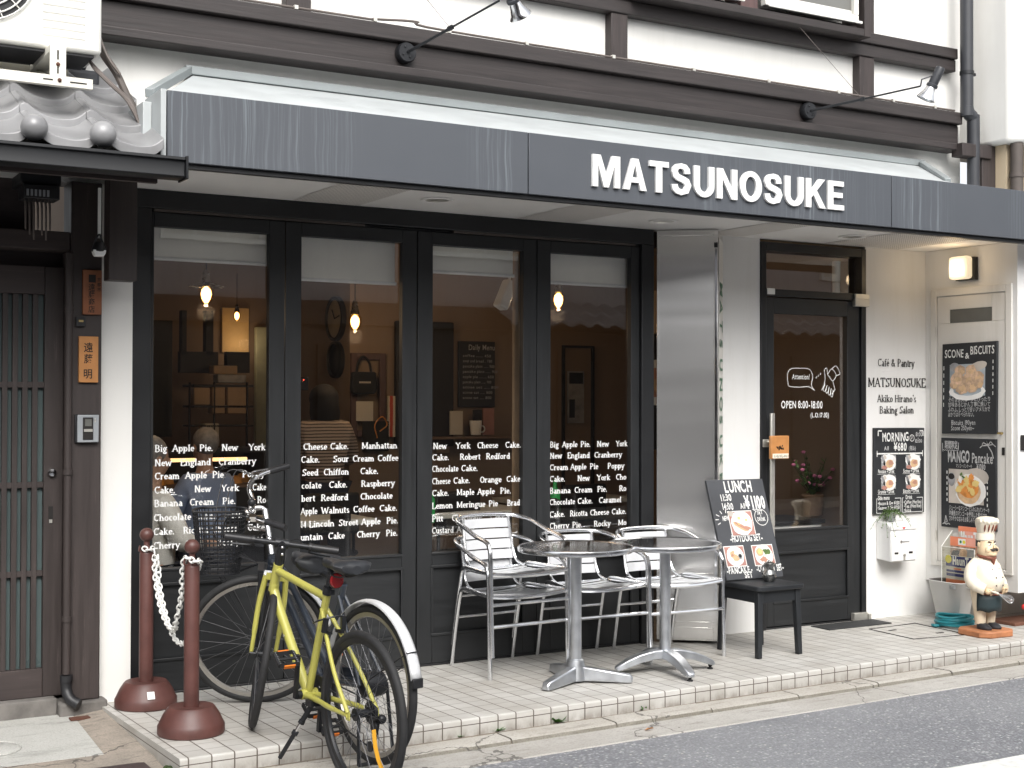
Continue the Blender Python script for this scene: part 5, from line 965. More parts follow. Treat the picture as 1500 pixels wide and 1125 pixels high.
chain(m, [pA+Vector((-.03, -.01, .765)), pA+Vector((0, -.035, .758)), a])
chain(m, [a+Vector((.014, -.02, -.02)), a+Vector((.012, -.06, -.18)), a+Vector((.02, -.16, -.325)), a+Vector((.025, -.30, -.405)), a+Vector((.03, -.44, -.39)), pB+Vector((-.0, .06, .47))])
tag(obj('chain', m), 'white plastic chain hanging in a loop between the two brown posts', 'chain')

# ================================================================== aluminium chairs (front faces -y)
def bent(pts, n=5): return smooth(pts, n)
chair = thing('bistro_chair', '', 'chair', (0, 0, 0), 0, 'aluminium bistro chairs')
def cpart(nm, m, par=chair): return obj(nm, m, par, local=True)
RT = .0125
for s in (-1, 1):
    m = MB('alu'); m.tube(bent([(s*.255, -.225, 0), (s*.257, -.215, .30), (s*.258, -.21, .52), (s*.256, -.195, .575), (s*.252, -.16, .605), (s*.25, -.05, .63), (s*.245, .06, .665)]), RT, 10); cpart('leg', m)
    m = MB('alu'); m.tube(bent([(s*.205, .245, 0), (s*.205, .195, .25), (s*.205, .155, .405), (s*.208, .12, .438), (s*.215, .06, .445), (s*.235, -.10, .44), (s*.25, -.2, .44)]), .0115, 10); cpart('leg', m)
m = MB('alu'); m.tube(bent([(-.245, .06, .665), (-.235, .15, .69), (-.17, .235, .708), (0, .262, .714), (.17, .235, .708), (.235, .15, .69), (.245, .06, .665)]), RT, 10); cpart('top_rail', m)
m = MB('alu')
for s in (-1, 1): m.tube(bent([(s*.155, .225, .70), (s*.158, .205, .60), (s*.162, .18, .50), (s*.165, .15, .455), (s*.168, .10, .437)]), .009, 8)
objs('back_frame', m, chair, local=True)
m = MB('alu_slat')
for i in range(4):
    z = .492+.058*i; y = .188+.0135*i; n = 8; vs = []
    for dz in (-.0255, .0255):
        for dy in (0, -.004):
            for k in range(n+1): x = -.158+.316*k/n; vs.append((x, y+dy+.018*(1-(x/.16)**2)+dz*.12, z+dz))
    q = n+1; f = []
    for k in range(n): f += [(k, k+1, 2*q+k+1, 2*q+k), (q+k, 3*q+k, 3*q+k+1, q+k+1), (k, q+k, q+k+1, k+1), (2*q+k, 2*q+k+1, 3*q+k+1, 3*q+k)]
    m.add(vs, f)
cpart('backrest', m)
m = MB('alu_slat'); nsl = 9
for i in range(nsl):
    y = -.195+.335*i/(nsl-1); z = .437+.010*math.cos(i/(nsl-1)*math.pi*1.4)-.008*math.sin(i/(nsl-1)*math.pi); hw = .225-.045*i/(nsl-1); n = 6; vs = []
    for dz in (0, -.004):
        for dy in (-.0175, .0175):
            for k in range(n+1): x = -hw+2*hw*k/n; vs.append((x, y+dy, z+dz-.012*(1-(x/hw)**2)))
    q = n+1; f = []
    for k in range(n): f += [(k, k+1, q+k+1, q+k), (2*q+k, 3*q+k, 3*q+k+1, 2*q+k+1), (k, 2*q+k, 2*q+k+1, k+1), (q+k, q+k+1, 3*q+k+1, 3*q+k)]
    m.add(vs, f)
cpart('seat', m)
m = MB('alu'); m.tube(bent([(-.25, -.21, .435), (-.12, -.222, .425), (0, -.225, .422), (.12, -.222, .425), (.25, -.21, .435)]), .012, 8); m.tube([(-.25, -.21, .435), (-.2, .13, .428), (.2, .13, .428), (.25, -.21, .435)], .007, 6); cpart('seat_frame', m)
m = MB('alu'); m.tube([(-.257, -.218, .275), (.257, -.218, .275)], .010, 8); cpart('stretcher', m); m = MB('alu'); m.tube([(-.205, .19, .275), (.205, .19, .275)], .009, 8); cpart('stretcher', m)
chair.location = (3.80, .935, 0); chair.rotation_euler = (0, 0, R(4)); chair['label'] = 'lower aluminium chair of the stack of two before the third window'
dup(chair, (3.803, .925, .118), R(4.5), 'upper aluminium chair of the stack of two before the third window')
dup(chair, (4.35, .935, 0), R(-1), 'single aluminium chair behind the nearer round table')
dup(chair, (4.835, .86, 0), R(-2), 'single aluminium chair behind the farther round table, beside the stool')

# ================================================================== tables
t = thing('round_table', 'round steel table with three straight feet, standing nearer the bicycles', 'table', (3.935, .44, 0), 0, 'round steel cafe tables')
TXc, TYc = 3.935, .44
def top(t, x, y, z, r):
    m = MB('table_steel'); m.lathe([(.001, z), (r-.004, z), (r-.004, z-.012), (.001, z-.012)], (x, y, 0), seg=56); obj('tabletop', m, t)
    m = MB('alu'); m.lathe([(r-.006, z+.001), (r-.001, z+.004), (r+.006, z+.002), (r+.009, z-.008), (r+.007, z-.022), (r-.001, z-.026), (r-.006, z-.02)], (x, y, 0), seg=64, caps=False); obj('table_edge', m, t)
top(t, TXc, TYc, .712, .30)
m = MB('alu_matte'); m.cyl((TXc, TYc, .09), (TXc, TYc, .695), .031, seg=24); m.lathe([(.03, .70), (.12, .698), (.125, .692), (.03, .685)], (TXc, TYc, 0), seg=20); obj('column', m, t)
m = MB('alu_matte'); m.lathe([(.001, .012), (.062, .012), (.055, .06), (.043, .115), (.034, .122), (.001, .122)], (TXc, TYc, 0), seg=20); obj('hub', m, t)
for a in (206, 323, 82):
    d = Vector((math.cos(R(a)), math.sin(R(a)), 0)); s = Vector((-d.y, d.x, 0)); c = Vector((TXc, TYc, 0)); m = MB('alu_matte'); vs = []
    for q, wd, zt, zb in ((.03, .034, .085, .01), (.15, .033, .068, .008), (.285, .027, .047, .004), (.30, .02, .03, .006)):
        for u_, z in ((-wd, zb), (-wd*.8, zt), (wd*.8, zt), (wd, zb)): vs.append(c+d*q+s*u_+Vector((0, 0, z)))
    f = [(0, 1, 2, 3), (15, 14, 13, 12)]
    for i in range(3):
        for k in range(4): f.append((4*i+k, 4*i+(k+1) % 4, 4*i+4+(k+1) % 4, 4*i+4+k))
    m.add(vs, f); obj('foot', m, t, bevel=.006)
TXc, TYc = 4.505, .42
t = thing('round_table', 'round steel table with four arched feet on black pads, beside the stool', 'table', (TXc, TYc, 0), 0, 'round steel cafe tables')
top(t, TXc, TYc, .705, .30)
m = MB('alu_matte'); m.cyl((TXc, TYc, .10), (TXc, TYc, .69), .031, seg=24); m.lathe([(.03, .693), (.12, .691), (.125, .685), (.03, .678)], (TXc, TYc, 0), seg=20); obj('column', m, t)
for a in (168, 348, 262, 82):
    d = Vector((math.cos(R(a)), math.sin(R(a)), 0)); s = Vector((-d.y, d.x, 0)); c = Vector((TXc, TYc, 0)); m = MB('alu_matte'); vs = []
    prof = ((.0, .036, .125, .075), (.08, .037, .122, .075), (.16, .036, .105, .060), (.23, .032, .078, .036), (.28, .026, .052, .022), (.295, .016, .04, .022))
    for q, wd, zt, zb in prof:
        for u_, z in ((-wd, zb), (-wd*.85, zt), (wd*.85, zt), (wd, zb)): vs.append(c+d*q+s*u_+Vector((0, 0, z)))
    f = [(0, 1, 2, 3), tuple(range(len(vs)-1, len(vs)-5, -1))]
    for i in range(len(prof)-1):
        for k in range(4): f.append((4*i+k, 4*i+(k+1) % 4, 4*i+4+(k+1) % 4, 4*i+4+k))
    m.add(vs, f); ft = obj('foot', m, t, bevel=.005)
    m = MB('rubber'); m.lathe([(.016, .0), (.017, .006), (.008, .010), (.008, .016), (.012, .018), (.012, .03)], c+d*.272, seg=12); obj('foot_pad', m, ft)

# ================================================================== stool, jug
t = thing('stool', 'small black wooden stool carrying the lunch board and a metal jug', 'stool', (5.355, .63, 0))
sx0, sx1, sy0, sy1 = 5.178, 5.535, .432, .835
m = MB('black_stool'); pts = []
for cx, cy, a0 in ((sx1-.03, sy1-.03, 0), (sx0+.03, sy1-.03, 90), (sx0+.03, sy0+.03, 180), (sx1-.03, sy0+.03, 270)):
    for k in range(5): a = R(a0+k*22.5); pts.append((cx+.03*math.cos(a), cy+.03*math.sin(a)))
m.prism(pts, (0, 0, .03), (0, 0, .385), (1, 0, 0), (0, 1, 0)); obj('seat', m, t, bevel=.006)
m = MB('black_stool'); ax0, ax1, ay0, ay1 = sx0+.02, sx1-.025, sy0+.03, sy1-.03
m.box(ax0+.03, ax1-.03, ay0, ay0+.018, .315, .384); m.box(ax0+.03, ax1-.03, ay1-.018, ay1, .315, .384); m.box(ax0, ax0+.018, ay0+.02, ay1-.02, .315, .384); m.box(ax1-.018, ax1, ay0+.02, ay1-.02, .315, .384); obj('apron', m, t, bevel=.002)
for x, y in ((ax0+.015, ay0+.012), (ax1-.015, ay0+.012), (ax0+.015, ay1-.012), (ax1-.015, ay1-.012)):
    m = MB('black_stool'); ox = -.012 if x < 5.35 else .012; oy = -.012 if y < .63 else .012; vs = []
    for z, h, k in ((.384, .019, 0), (0, .0155, 1)):
        for i, j in ((-1, -1), (1, -1), (1, 1), (-1, 1)): vs.append((x+ox*k+i*h, y+oy*k+j*h, z))
    m.add(vs, [(0, 1, 2, 3), (7, 6, 5, 4)]+[(i, (i+1) % 4, 4+(i+1) % 4, 4+i) for i in range(4)]); obj('leg', m, t, bevel=.003)
t = thing('jug', 'small round-bellied pewter jug standing on the black stool', 'jug', (5.40, .60, .416))
m = MB('pewter'); m.lathe([(.001, .0), (.030, .0), (.034, .006), (.042, .028), (.040, .048), (.028, .066), (.026, .078), (.031, .098), (.033, .104), (.029, .104), (.025, .08), (.001, .07)], (5.40, .60, .416), seg=28); m.prism([(-.012, 0), (.012, 0), (0, .022)], (0, 0, .012), (5.431, .60, .508), (0, 1, 0), (1, 0, 0)); obj('body', m, t)
m = MB('pewter'); m.tube(smooth([(5.372, .595, .510), (5.345, .592, .512), (5.337, .59, .485), (5.350, .59, .455), (5.366, .595, .445)], 6), .0045, 8); obj('handle', m, t)
m = MB('pewter'); m.lathe([(.030, .105), (.024, .113), (.008, .118), (.005, .124), (.001, .126)], (5.40, .60, .416), seg=20); obj('lid', m, t)
# flat things on the pavement
m = MB('mat_dark'); m.box(6.24, 6.80, .985, 1.16, .0, .008); tag(obj('doormat', m, bevel=.003), 'thin dark mat lying at the foot of the glass door', 'doormat')
m = MB('ink', 'tile_top'); p = [onZ(1273, 921, .004), onZ(1338, 935.7, .004), onZ(1418, 929, .004), onZ(1340, 912.5, .004)]; c = sum(p, Vector())/4
m.tube([(v.x, v.y, .0015) for v in p], .0035, 4, True)
for k in (.3, -.3): q = c+(p[2]-p[0])*k*.8; m.use('ink').box(q.x-.03, q.x+.03, q.y-.008, q.y+.008, .0005, .003)
tag(obj('access_cover', m), 'square tiled access cover edged with a dark line before the letter box', 'access cover')
# ================================================================== corner by the hatch
t = thing('planter', 'pale grey tapered tub standing under the hatch behind the hose', 'tub', (7.22, .86, 0))
m = MB('bucket_grey', 'bucket_inner'); cx, cy = 7.235, .86; vs = []
for z, hw in ((.0, .115), (.265, .185), (.27, .19), (.275, .185), (.265, .175), (.02, .108)):
    for k in range(20):
        a = 2*math.pi*k/20; sq = 1/max(abs(math.cos(a)), abs(math.sin(a)))**.75; vs.append((cx+hw*math.cos(a)*sq*.55, cy+hw*math.sin(a)*sq*.82, z))
f = [(i*20+k, i*20+(k+1) % 20, (i+1)*20+(k+1) % 20, (i+1)*20+k) for i in range(3) for k in range(20)]; m.add(vs, f+[tuple(range(19, -1, -1))])
m.use('bucket_inner'); m.add(vs, [(i*20+k, i*20+(k+1) % 20, (i+1)*20+(k+1) % 20, (i+1)*20+k) for i in (3, 4) for k in range(20)]); obj('tub', m, t)
m = MB('galv'); m.box(7.11, 7.13, .735, .775, .235, .262); m.cyl((7.108, .755, .248), (7.112, .755, .248), .008, seg=8); obj('clip', m, t, bevel=.002)
m = MB('teal_hose'); pts = []
for k in range(150):
    a = k*2*math.pi/26; r_ = .118-.012*(k/150)+.006*math.sin(a*1.7); pts.append((7.075+r_*1.02*math.cos(a), .70+r_*math.sin(a), .012+.062*(k/149)**.9+.004*math.sin(a*2.3)))
m.tube(pts, .0095, 7); m.tube(smooth([pts[0], (6.95, .73, .012), (6.945, .77, .012)], 4), .0095, 7); tag(obj('garden_hose', m), 'coil of teal garden hose lying beside the chef statue', 'hose')
# magazines in their clear rack
t = thing('magazine_rack', 'clear plastic wall rack holding magazines behind the chef statue', 'rack', (7.25, .80, .24))
m = MB('clear_plastic'); yy0, yy1 = .645, .925
m.box(7.205, 7.208, yy0, yy1, .245, .50); m.box(7.208, 7.31, yy0, yy1, .245, .249); m.prism([(7.208, .249), (7.31, .249), (7.31, .60), (7.208, .50)], (0, .003, 0), (0, yy1-.003, 0), (1, 0, 0), (0, 0, 1)); m.prism([(7.208, .249), (7.31, .249), (7.31, .60), (7.208, .50)], (0, .003, 0), (0, yy0, 0), (1, 0, 0), (0, 0, 1)); obj('holder', m, t)
m = MB('white_plastic'); m.tube([(7.204, yy0, .502), (7.204, yy1, .502), (7.204, yy1, .244), (7.204, yy0, .244)], .0025, 5, True); m.tube([(7.204, yy1, .502), (7.31, yy1, .605)], .0025, 5); obj('edge', m, t)
def mag(nm, label, x, y0, y1, z0, z1, base, band):
    m = MB(base); m.obox((x+.004, (y0+y1)/2, (z0+z1)/2), (.008, y1-y0, z1-z0)); o = obj(nm, m, bevel=.001); tag(o, label, 'magazine', 'magazines in the clear rack')
    f = Face((x-.0005, y1, z0), (0, -1, 0), (0, 0, 1), y1-y0, z1-z0); m = MB(base)
    for mt, a in band: m.use(mt); f.rect(m, *a[:4], a[4])
    obj('cover', m, o, sm=False, solid=False); return o, f
o, f = mag('magazine', 'pink magazine at the back of the clear rack, topmost', 7.285, .665, .852, .27, .64, 'mag_pink', [('mag_orange', (0, .92, 1, 1, .0006)), ('mag_orange', (0, .60, .9, .66, .0006)), ('paper', (.02, .02, .3, .9, .0004))])
m = MB('white_vinyl'); f.chalk(m, 'HaunT', .12, .72, .10, .14, bold=.04, lift=.0012, jit=0); objs('lettering', m, o, sm=False, solid=False)
o, f = mag('magazine', 'magazine with an orange head and photo cover, in the middle of the clear rack', 7.255, .68, .895, .26, .57, 'mag_photo', [('mag_orange', (0, .80, 1, 1, .0006)), ('plate_white', (.32, .83, .62, .97, .001)), ('mag_pink', (.64, .82, 1, .99, .0008)), ('statue_cream', (.1, .35, .42, .5, .0008)), ('photo_grey', (.62, .45, .95, .75, .0008))])
m = MB('mag_yellow', 'green_label'); f.blob(m, .55, .9, .012, .012, .0014); m.use('green_label'); f.blob(m, .42, .9, .010, .01, .0014); m.use('ink'); f.blob(m, .22, .62, .035, .03, .0012, 12, 0, .3); f.blob(m, .24, .45, .04, .02, .0012, 12, 0, .3); m.use('scone'); f.blob(m, .52, .62, .035, .045, .0012, 12, 0, .2); f.blob(m, .78, .42, .03, .04, .0012, 12, 0, .2); obj('picture', m, o, sm=False, solid=False)
o, f = mag('magazine', 'navy titled magazine with a yellow spot at the front of the clear rack', 7.225, .685, .905, .252, .445, 'paper', [('mag_navy', (0, .62, 1, .99, .0006)), ('mag_navy', (.02, .42, 1, .50, .0006)), ('mag_navy', (.02, .28, 1, .38, .0006)), ('mag_orange', (0, 0, 1, .18, .0006)), ('mag_orange', (.3, .52, .6, .57, .0006))])
m = MB('white_vinyl'); f.chalk(m, 'HaunT', .26, .70, .075, .14, bold=.05, lift=.0012, jit=0); m.use('mag_yellow'); f.blob(m, .1, .86, .028, .028, .0016); objs('lettering', m, o, sm=False, solid=False)
m = MB('reddish_plank'); m.box(7.42, 9.6, .50, .72, .0, .022); tag(obj('plank', m, bevel=.003), 'reddish brown plank lying on the tiles behind the chef statue', 'plank')
m = MB('red_vinyl'); m.ball((7.345, .36, .153), (.02, .02, .02), 14, 10); m.cyl((7.43, .42, .153), (7.43, .42, .234), .006, seg=8); m.cyl((7.345, .36, .153), (7.43, .42, .156), .006, seg=8); tag(obj('red_knob', m), 'small red knob under the white bay beyond the chef statue', 'knob')
m = MB('ink'); m.box(7.37, 7.45, .402, .409, 1.165, 1.265); tag(obj('dark_plate', m, bevel=.002), 'small dark plate on the street side of the white bay', 'plate')
# ================================================================== chef statue (local: faces -y)
SX, SY, SA = 7.005, .385, R(-3)
t = thing('chef_statue', 'painted chef figure with tall hat and whisk on an octagonal wooden base', 'statue', (SX, SY, 0), SA); t.scale = (.885, .885, 1.0)
def sp(nm, m, par=t, **k): return obj(nm, m, par, local=True, **k)
m = MB('terracotta'); o8 = [(-.165, -.10), (-.10, -.16), (.10, -.16), (.165, -.10), (.165, .10), (.10, .15), (-.10, .15), (-.165, .10)]; m.prism(o8, (0, 0, .04), (0, 0, 0), (1, 0, 0), (0, 1, 0)); sp('base', m, bevel=.008)
for s in (-1, 1):
    m = MB('statue_shoe'); m.loft([(s*.047, -.035, .041, .036, .062), (s*.047, -.036, .052, .038, .065), (s*.047, -.026, .068, .034, .05), (s*.046, -.006, .078, .03, .032)], 18); sp('shoe', m)
m = MB('statue_trouser')
for s in (-1, 1): m.loft([(s*.046, .004, .072, .036, .036), (s*.047, .004, .10, .038, .04), (s*.05, .004, .15, .043, .046), (s*.052, .002, .21, .052, .058), (s*.05, .0, .26, .06, .075), (s*.045, -.002, .30, .062, .085)], 18)
sp('trousers', m)
m = MB('statue_cream')
body = [(0, .002, .268, .096, .092), (0, -.008, .285, .106, .104), (0, -.018, .32, .113, .117), (0, -.022, .36, .114, .121), (0, -.016, .40, .107, .108), (0, -.004, .435, .10, .09), (0, .006, .465, .088, .074), (0, .010, .485, .066, .060), (0, .010, .50, .045, .045)]
m.loft(body, 28)
for s in (-1, 1): m.tube(smooth([(s*.070, .012, .462), (s*.105, .02, .435), (s*.130, .018, .385), (s*.135, .0, .345), (s*.118, -.045, .315), (s*.092, -.085, .297)], 5), [.036+.0*i for i in range(6)]+[.043]*8+[.042]*6+[.036]*6, 14)
sp('jacket', m)
m = MB('statue_brown'); m.tube(smooth([(.0, -.075, .49), (-.045, -.05, .497), (-.055, .01, .505), (0, .055, .51), (.055, .01, .505), (.045, -.05, .497)], 5, True), .010, 8, True); m.prism([(-.018, 0), (.018, 0), (.0, -.05)], (0, .012, 0), (0, -.082, .488)); m.tube(smooth([(-.098, -.02, .272), (-.07, -.085, .268), (0, -.112, .266), (.07, -.085, .268), (.098, -.02, .272), (.07, .07, .272), (0, .095, .272), (-.07, .07, .272)], 4, True), .006, 6, True)
for s in (-1, 1): m.tube(smooth([(s*.088, -.06, .41), (s*.094, -.06, .385), (s*.10, -.07, .36)], 4), [.003, .004, .005, .006, .006, .005, .004, .003, .002], 6)
sp('neckerchief', m)
m = MB('statue_hair')
for z, y in ((.425, -.101), (.375, -.138), (.325, -.140)):
    for s in (-1, 1): m.ball((s*.032, y+.005, z), .0048, 8, 6)
objs('button', m, t, local=True)
m = MB('statue_apron'); vs = []; n = 14
for z, k in ((.272, 1.0), (.23, 1.03), (.19, 1.03), (.158, 1.0)):
    for i in range(n+1): a = R(195+150*i/n); w_ = 1+.02*math.sin(i*2.1+z*40); vs.append((.108*k*w_*math.cos(a), .004+.108*k*w_*math.sin(a), z+.006*math.sin(i*1.3)*(z < .16)))
m.add(vs, [(j*(n+1)+i, j*(n+1)+i+1, (j+1)*(n+1)+i+1, (j+1)*(n+1)+i) for j in range(3) for i in range(n)]); ap = sp('apron', m, solid=False); sd_ = ap.modifiers.new('thickness', 'SOLIDIFY'); sd_.thickness = .006
m = MB('statue_skin'); m.loft([(0, -.004, .488, .038, .038), (0, -.012, .497, .055, .058), (0, -.020, .515, .066, .070), (0, -.020, .540, .069, .072), (0, -.012, .565, .064, .066), (0, -.006, .59, .058, .06), (0, -.002, .615, .054, .056), (0, 0, .63, .045, .048)], 26)
m.ball((0, -.089, .566), (.0105, .015, .012), 12, 8)
for s in (-1, 1): m.ball((s*.040, -.062, .543), (.022, .021, .021), 12, 8); m.ball((s*.060, .004, .572), (.008, .013, .019), 10, 8); m.ball((s*.011, -.094, .561), (.007, .008, .007), 8, 6)
m.ball((0, -.076, .516), (.024, .018, .014), 12, 8); hd_ = sp('head', m)
m = MB('statue_hair'); m.loft([(0, .012, .56, .060, .055), (0, .010, .59, .061, .058), (0, .008, .612, .058, .056)], 20); 
for s in (-1, 1): m.tube(smooth([(s*.002, -.098, .549), (s*.022, -.092, .545), (s*.038, -.082, .552)], 4), [.006, .008, .009, .009, .008, .007, .005, .003, .002], 8); m.tube([(s*.012, -.072, .592), (s*.036, -.062, .596)], .004, 6)
obj('hair', m, hd_, local=True)
m = MB('ink', 'plate_white')
for s in (-1, 1): m.use('plate_white').ball((s*.024, -.066, .578), (.010, .006, .007), 10, 8); m.use('ink').ball((s*.024, -.0715, .577), .0038, 8, 6)
obj('eye', m, hd_, local=True)
m = MB('statue_cream'); m.loft([(0, -.001, .600, .061, .062), (0, -.001, .604, .064, .065), (0, -.001, .640, .062, .063), (0, -.004, .646, .058, .059), (0, -.006, .67, .064, .066), (0, -.010, .70, .073, .078), (0, -.014, .722, .077, .084), (0, -.016, .738, .070, .076), (0, -.014, .748, .045, .05), (0, -.012, .752, .01, .012)], 30)
for k in range(9): a = R(190+20*k); m.ball((.066*math.cos(a), -.012+.076*math.sin(a), .722+.004*math.sin(k*2)), .0165, 10, 8)
ht = sp('hat', m)
m = MB('statue_brown')
for a in (215, 238, 262, 285, 308): c, s_ = math.cos(R(a)), math.sin(R(a)); m.tube(smooth([(.061*c, -.004+.0625*s_, .655), (.0665*c, -.008+.071*s_, .68), (.0705*c, -.012+.078*s_, .705)], 4), [.001, .003, .005, .006, .007, .007, .006, .005, .003], 6)
obj('fold', m, ht, local=True)
for s in (-1, 1):
    m = MB('statue_skin'); px_, py_, pz_ = s*.082, -.104, .288; m.ball((px_, py_, pz_), (.021, .023, .019), 12, 8)
    for k in range(4): m.tube(smooth([(px_-s*(.012), py_-.012+.004*k, pz_+.014-.009*k), (px_-s*.026, py_-.020+.004*k, pz_+.010-.009*k), (px_-s*.026, py_-.010+.004*k, pz_-.0-.009*k)], 3), .0062-.0005*k, 6)
    m.tube(smooth([(px_+s*.004, py_-.018, pz_+.008), (px_-s*.010, py_-.030, pz_+.016), (px_-s*.022, py_-.032, pz_+.012)], 3), .006, 6); sp('hand', m)
m = MB('statue_cream', 'chrome'); A, B = Vector((-.085, -.128, .296)), Vector((-.02, -.142, .275)); m.tube([A, B], .007, 8); m.use('chrome'); d = (Vector((.115, -.155, .222))-B).normalized(); x, y, z = frame(d)
for k in range(5): a = k*math.pi/5; q = (x*math.cos(a)+y*math.sin(a)); m.tube(smooth([B, B+d*.05+q*.012, B+d*.11+q*.024, B+d*.135+q*.012, B+d*.138, B+d*.135-q*.012, B+d*.11-q*.024, B+d*.05-q*.012, B], 4), .0016, 5)
sp('whisk', m)
# weeds in the joint of the kerb
for i, (x, y, n, s, lb) in enumerate(((3.55, .0, 22, .045, 'largest green weed sprouting at the foot of the tiled step'), (3.20, -.012, 8, .045, 'upright single-leaf weed in the kerb joint'), (2.99, -.02, 6, .028, 'tiny weed in the kerb joint beside the bicycles'), (4.06, .015, 7, .03, 'small weed in the kerb joint below the nearer table'))):
    m = MB('weed_leaf')
    for k in range(n):
        a = rnd.uniform(0, 6.28); el = rnd.uniform(.1, 1.1); d = Vector((math.cos(a)*math.cos(el), math.sin(a)*math.cos(el)-.2, math.sin(el))).normalized(); b = Vector((x+rnd.uniform(-.02, .02), y+rnd.uniform(-.008, .005), -.078)); L_ = s*rnd.uniform(.5, 1.2); e = d.cross(Vector((0, 0, 1))).normalized()*L_*.28; m.add([b, b+d*L_*.4+e, b+d*L_, b+d*L_*.4-e], [(0, 1, 2, 3)])
    tag(obj('weed', m, sm=False, solid=False), lb, 'weed', 'weeds along the kerb')
m = MB('plaque_wood'); m.add([(3.86, -.28, -.098), (3.90, -.285, -.085), (3.925, -.27, -.097), (3.89, -.262, -.093)], [(0, 1, 2, 3)]); tag(obj('fallen_leaf', m, sm=False, solid=False), 'curled brown fallen leaf lying in the gutter', 'leaf')
# ================================================================== bicycles
def plane_pt(A, B):
    n = Vector((B.y-A.y, -(B.x-A.x), 0)).normalized()
    def f(x, y): r_ = ray(x, y); return CAM_POS+r_*(((A-CAM_POS).dot(n))/r_.dot(n))
    return f, n
def wheel(bike, c, ax, r, tyre_w, rim_m, seed, spokes=28, rim_h=.014):
    ax = Vector(ax).normalized(); x, y, z = frame(ax); c = Vector(c)
    m = MB('rubber'); m.torus(c, ax, r-tyre_w, tyre_w, 64, 10); w_ = obj('wheel', MBhub(c, ax, x, y), bike); w_.name = 'wheel'
    obj('tyre', m, w_)
    m = MB(rim_m); rr = r-tyre_w*2; vs = []; N = 64
    for k in range(N):
        a = 2*math.pi*k/N; d = x*math.cos(a)+y*math.sin(a)
        for rad, q in ((rr+.004, .010), (rr-rim_h, .009), (rr-rim_h-.004, 0), (rr-rim_h, -.009), (rr+.004, -.010)): vs.append(c+d*rad+ax*q)
    m.add(vs, [(k*5+i, k*5+i+1, ((k+1) % N)*5+i+1, ((k+1) % N)*5+i) for k in range(N) for i in range(4)]); obj('rim', m, w_)
    m = MB('spoke_steel')
    for k in range(spokes):
        s = 1 if k % 2 else -1; a = 2*math.pi*k/spokes; b = a+(.9 if (k//2) % 2 else -.9); m.tube([c+ax*(s*.028)+(x*math.cos(b)+y*math.sin(b))*.022, c+(x*math.cos(a)+y*math.sin(a))*(rr-rim_h)], .0011, 4, caps=False)
    obj('spokes', m, w_); return w_
def MBhub(c, ax, x, y):
    m = MB('black_metal', 'chrome'); m.cyl(c-ax*.03, c+ax*.03, .016, seg=12); m.cyl(c-ax*.035, c-ax*.03, .026, seg=14); m.cyl(c+ax*.03, c+ax*.035, .026, seg=14); m.use('black_metal').cyl(c-ax*.060, c+ax*.060, .006, seg=8); return m
def saddle(parent, tail, nose, wide, h=.045):
    tail, nose = Vector(tail), Vector(nose); d = (nose-tail); L_ = d.length; d.normalize(); s = Vector((0, 0, 1)).cross(d).normalized(); u = d.cross(s); m = MB('saddle_black'); vs = []; seg = 16
    prof = [(0, .30, -.010, .5), (.03, .75, 0, .8), (.12, 1, .008, 1), (.28, .92, .006, 1), (.42, .6, 0, .95), (.58, .36, -.004, .85), (.8, .26, -.002, .75), (.95, .2, -.006, .6), (1, .08, -.014, .35)]
    for t_, w_, dz, hh in prof:
        for k in range(seg): a = 2*math.pi*k/seg; cz = math.sin(a); vs.append(tail+d*(t_*L_)+s*(wide/2*w_*math.cos(a))+u*(dz+(h*.35*cz if cz > 0 else h*.75*hh*cz)))
    m.add(vs, [(i*seg+k, i*seg+(k+1) % seg, (i+1)*seg+(k+1) % seg, (i+1)*seg+k) for i in range(len(prof)-1) for k in range(seg)]+[tuple(range(seg-1, -1, -1)), tuple((len(prof)-1)*seg+k for k in range(seg))]); o = obj('saddle', m, parent)
    m = MB('black_metal')
    for q in (-1, 1): m.tube(smooth([tail+d*L_*.1+s*q*.035-u*.03, tail+d*L_*.35+s*q*.022-u*.05, tail+d*L_*.6+s*q*.02-u*.05, tail+d*L_*.85+s*q*.008-u*.025], 4), .0035, 6)
    obj('rails', m, o); return o
def crankset(bike, bb, n, fwd, L_, ang, ring, refl='orange_reflector', tilt=R(38)):
    up = Vector((0, 0, 1)); m = MB('black_metal'); m.cyl(bb-n*.055, bb+n*.055, .018, seg=12); m.lathe([(.03, 0), (ring, .0), (ring+.004, .002), (ring, .004), (.03, .004)], bb+n*.045, n, 28, caps=False)
    for k in range(5): a = k*2*math.pi/5; m.bar(bb+n*.047, bb+n*.047+(fwd*math.cos(a)+up*math.sin(a))*ring*.95, .014, .005, n)
    ck = obj('crankset', m, bike)
    for s in (-1, 1):
        d = (fwd*math.cos(ang)+up*math.sin(ang))*(-s); a = bb+n*(s*-.062); b = a+d*L_; m = MB('black_metal'); m.bar(a-d*.012, b+d*.012, .022, .013, n); obj('crank_arm', m, ck)
        m = MB('black_plastic', 'chrome', refl); c = b-n*(s*.055); X = (fwd*math.cos(tilt)+up*math.sin(tilt)); N_ = X.cross(n) if X.cross(n).z > 0 else n.cross(X); m.cyl(b, b-n*(s*.10), .008, seg=8)
        for q in (-1, 1): m.bar(c-n*.045+X*(q*.034), c+n*.045+X*(q*.034), .012, .016); m.bar(c+n*(q*.045)-X*.034, c+n*(q*.045)+X*.034, .01, .014)
        m.use('chrome')
        for q in (-1, 1):
            for k in range(7): m.bar(c+n*(.04*q)+X*(-.03+.01*k)+N_*.008, c+n*(.04*q)+X*(-.026+.01*k)+N_*.008, .004, .004)
        m.use(refl)
        for q in (-1, 1): m.obox(c+X*(q*.042)-N_*.002, (.006, .05, .016), (X, n, N_))
        obj('pedal', m, ck)
    return ck
UP = Vector((0, 0, 1))
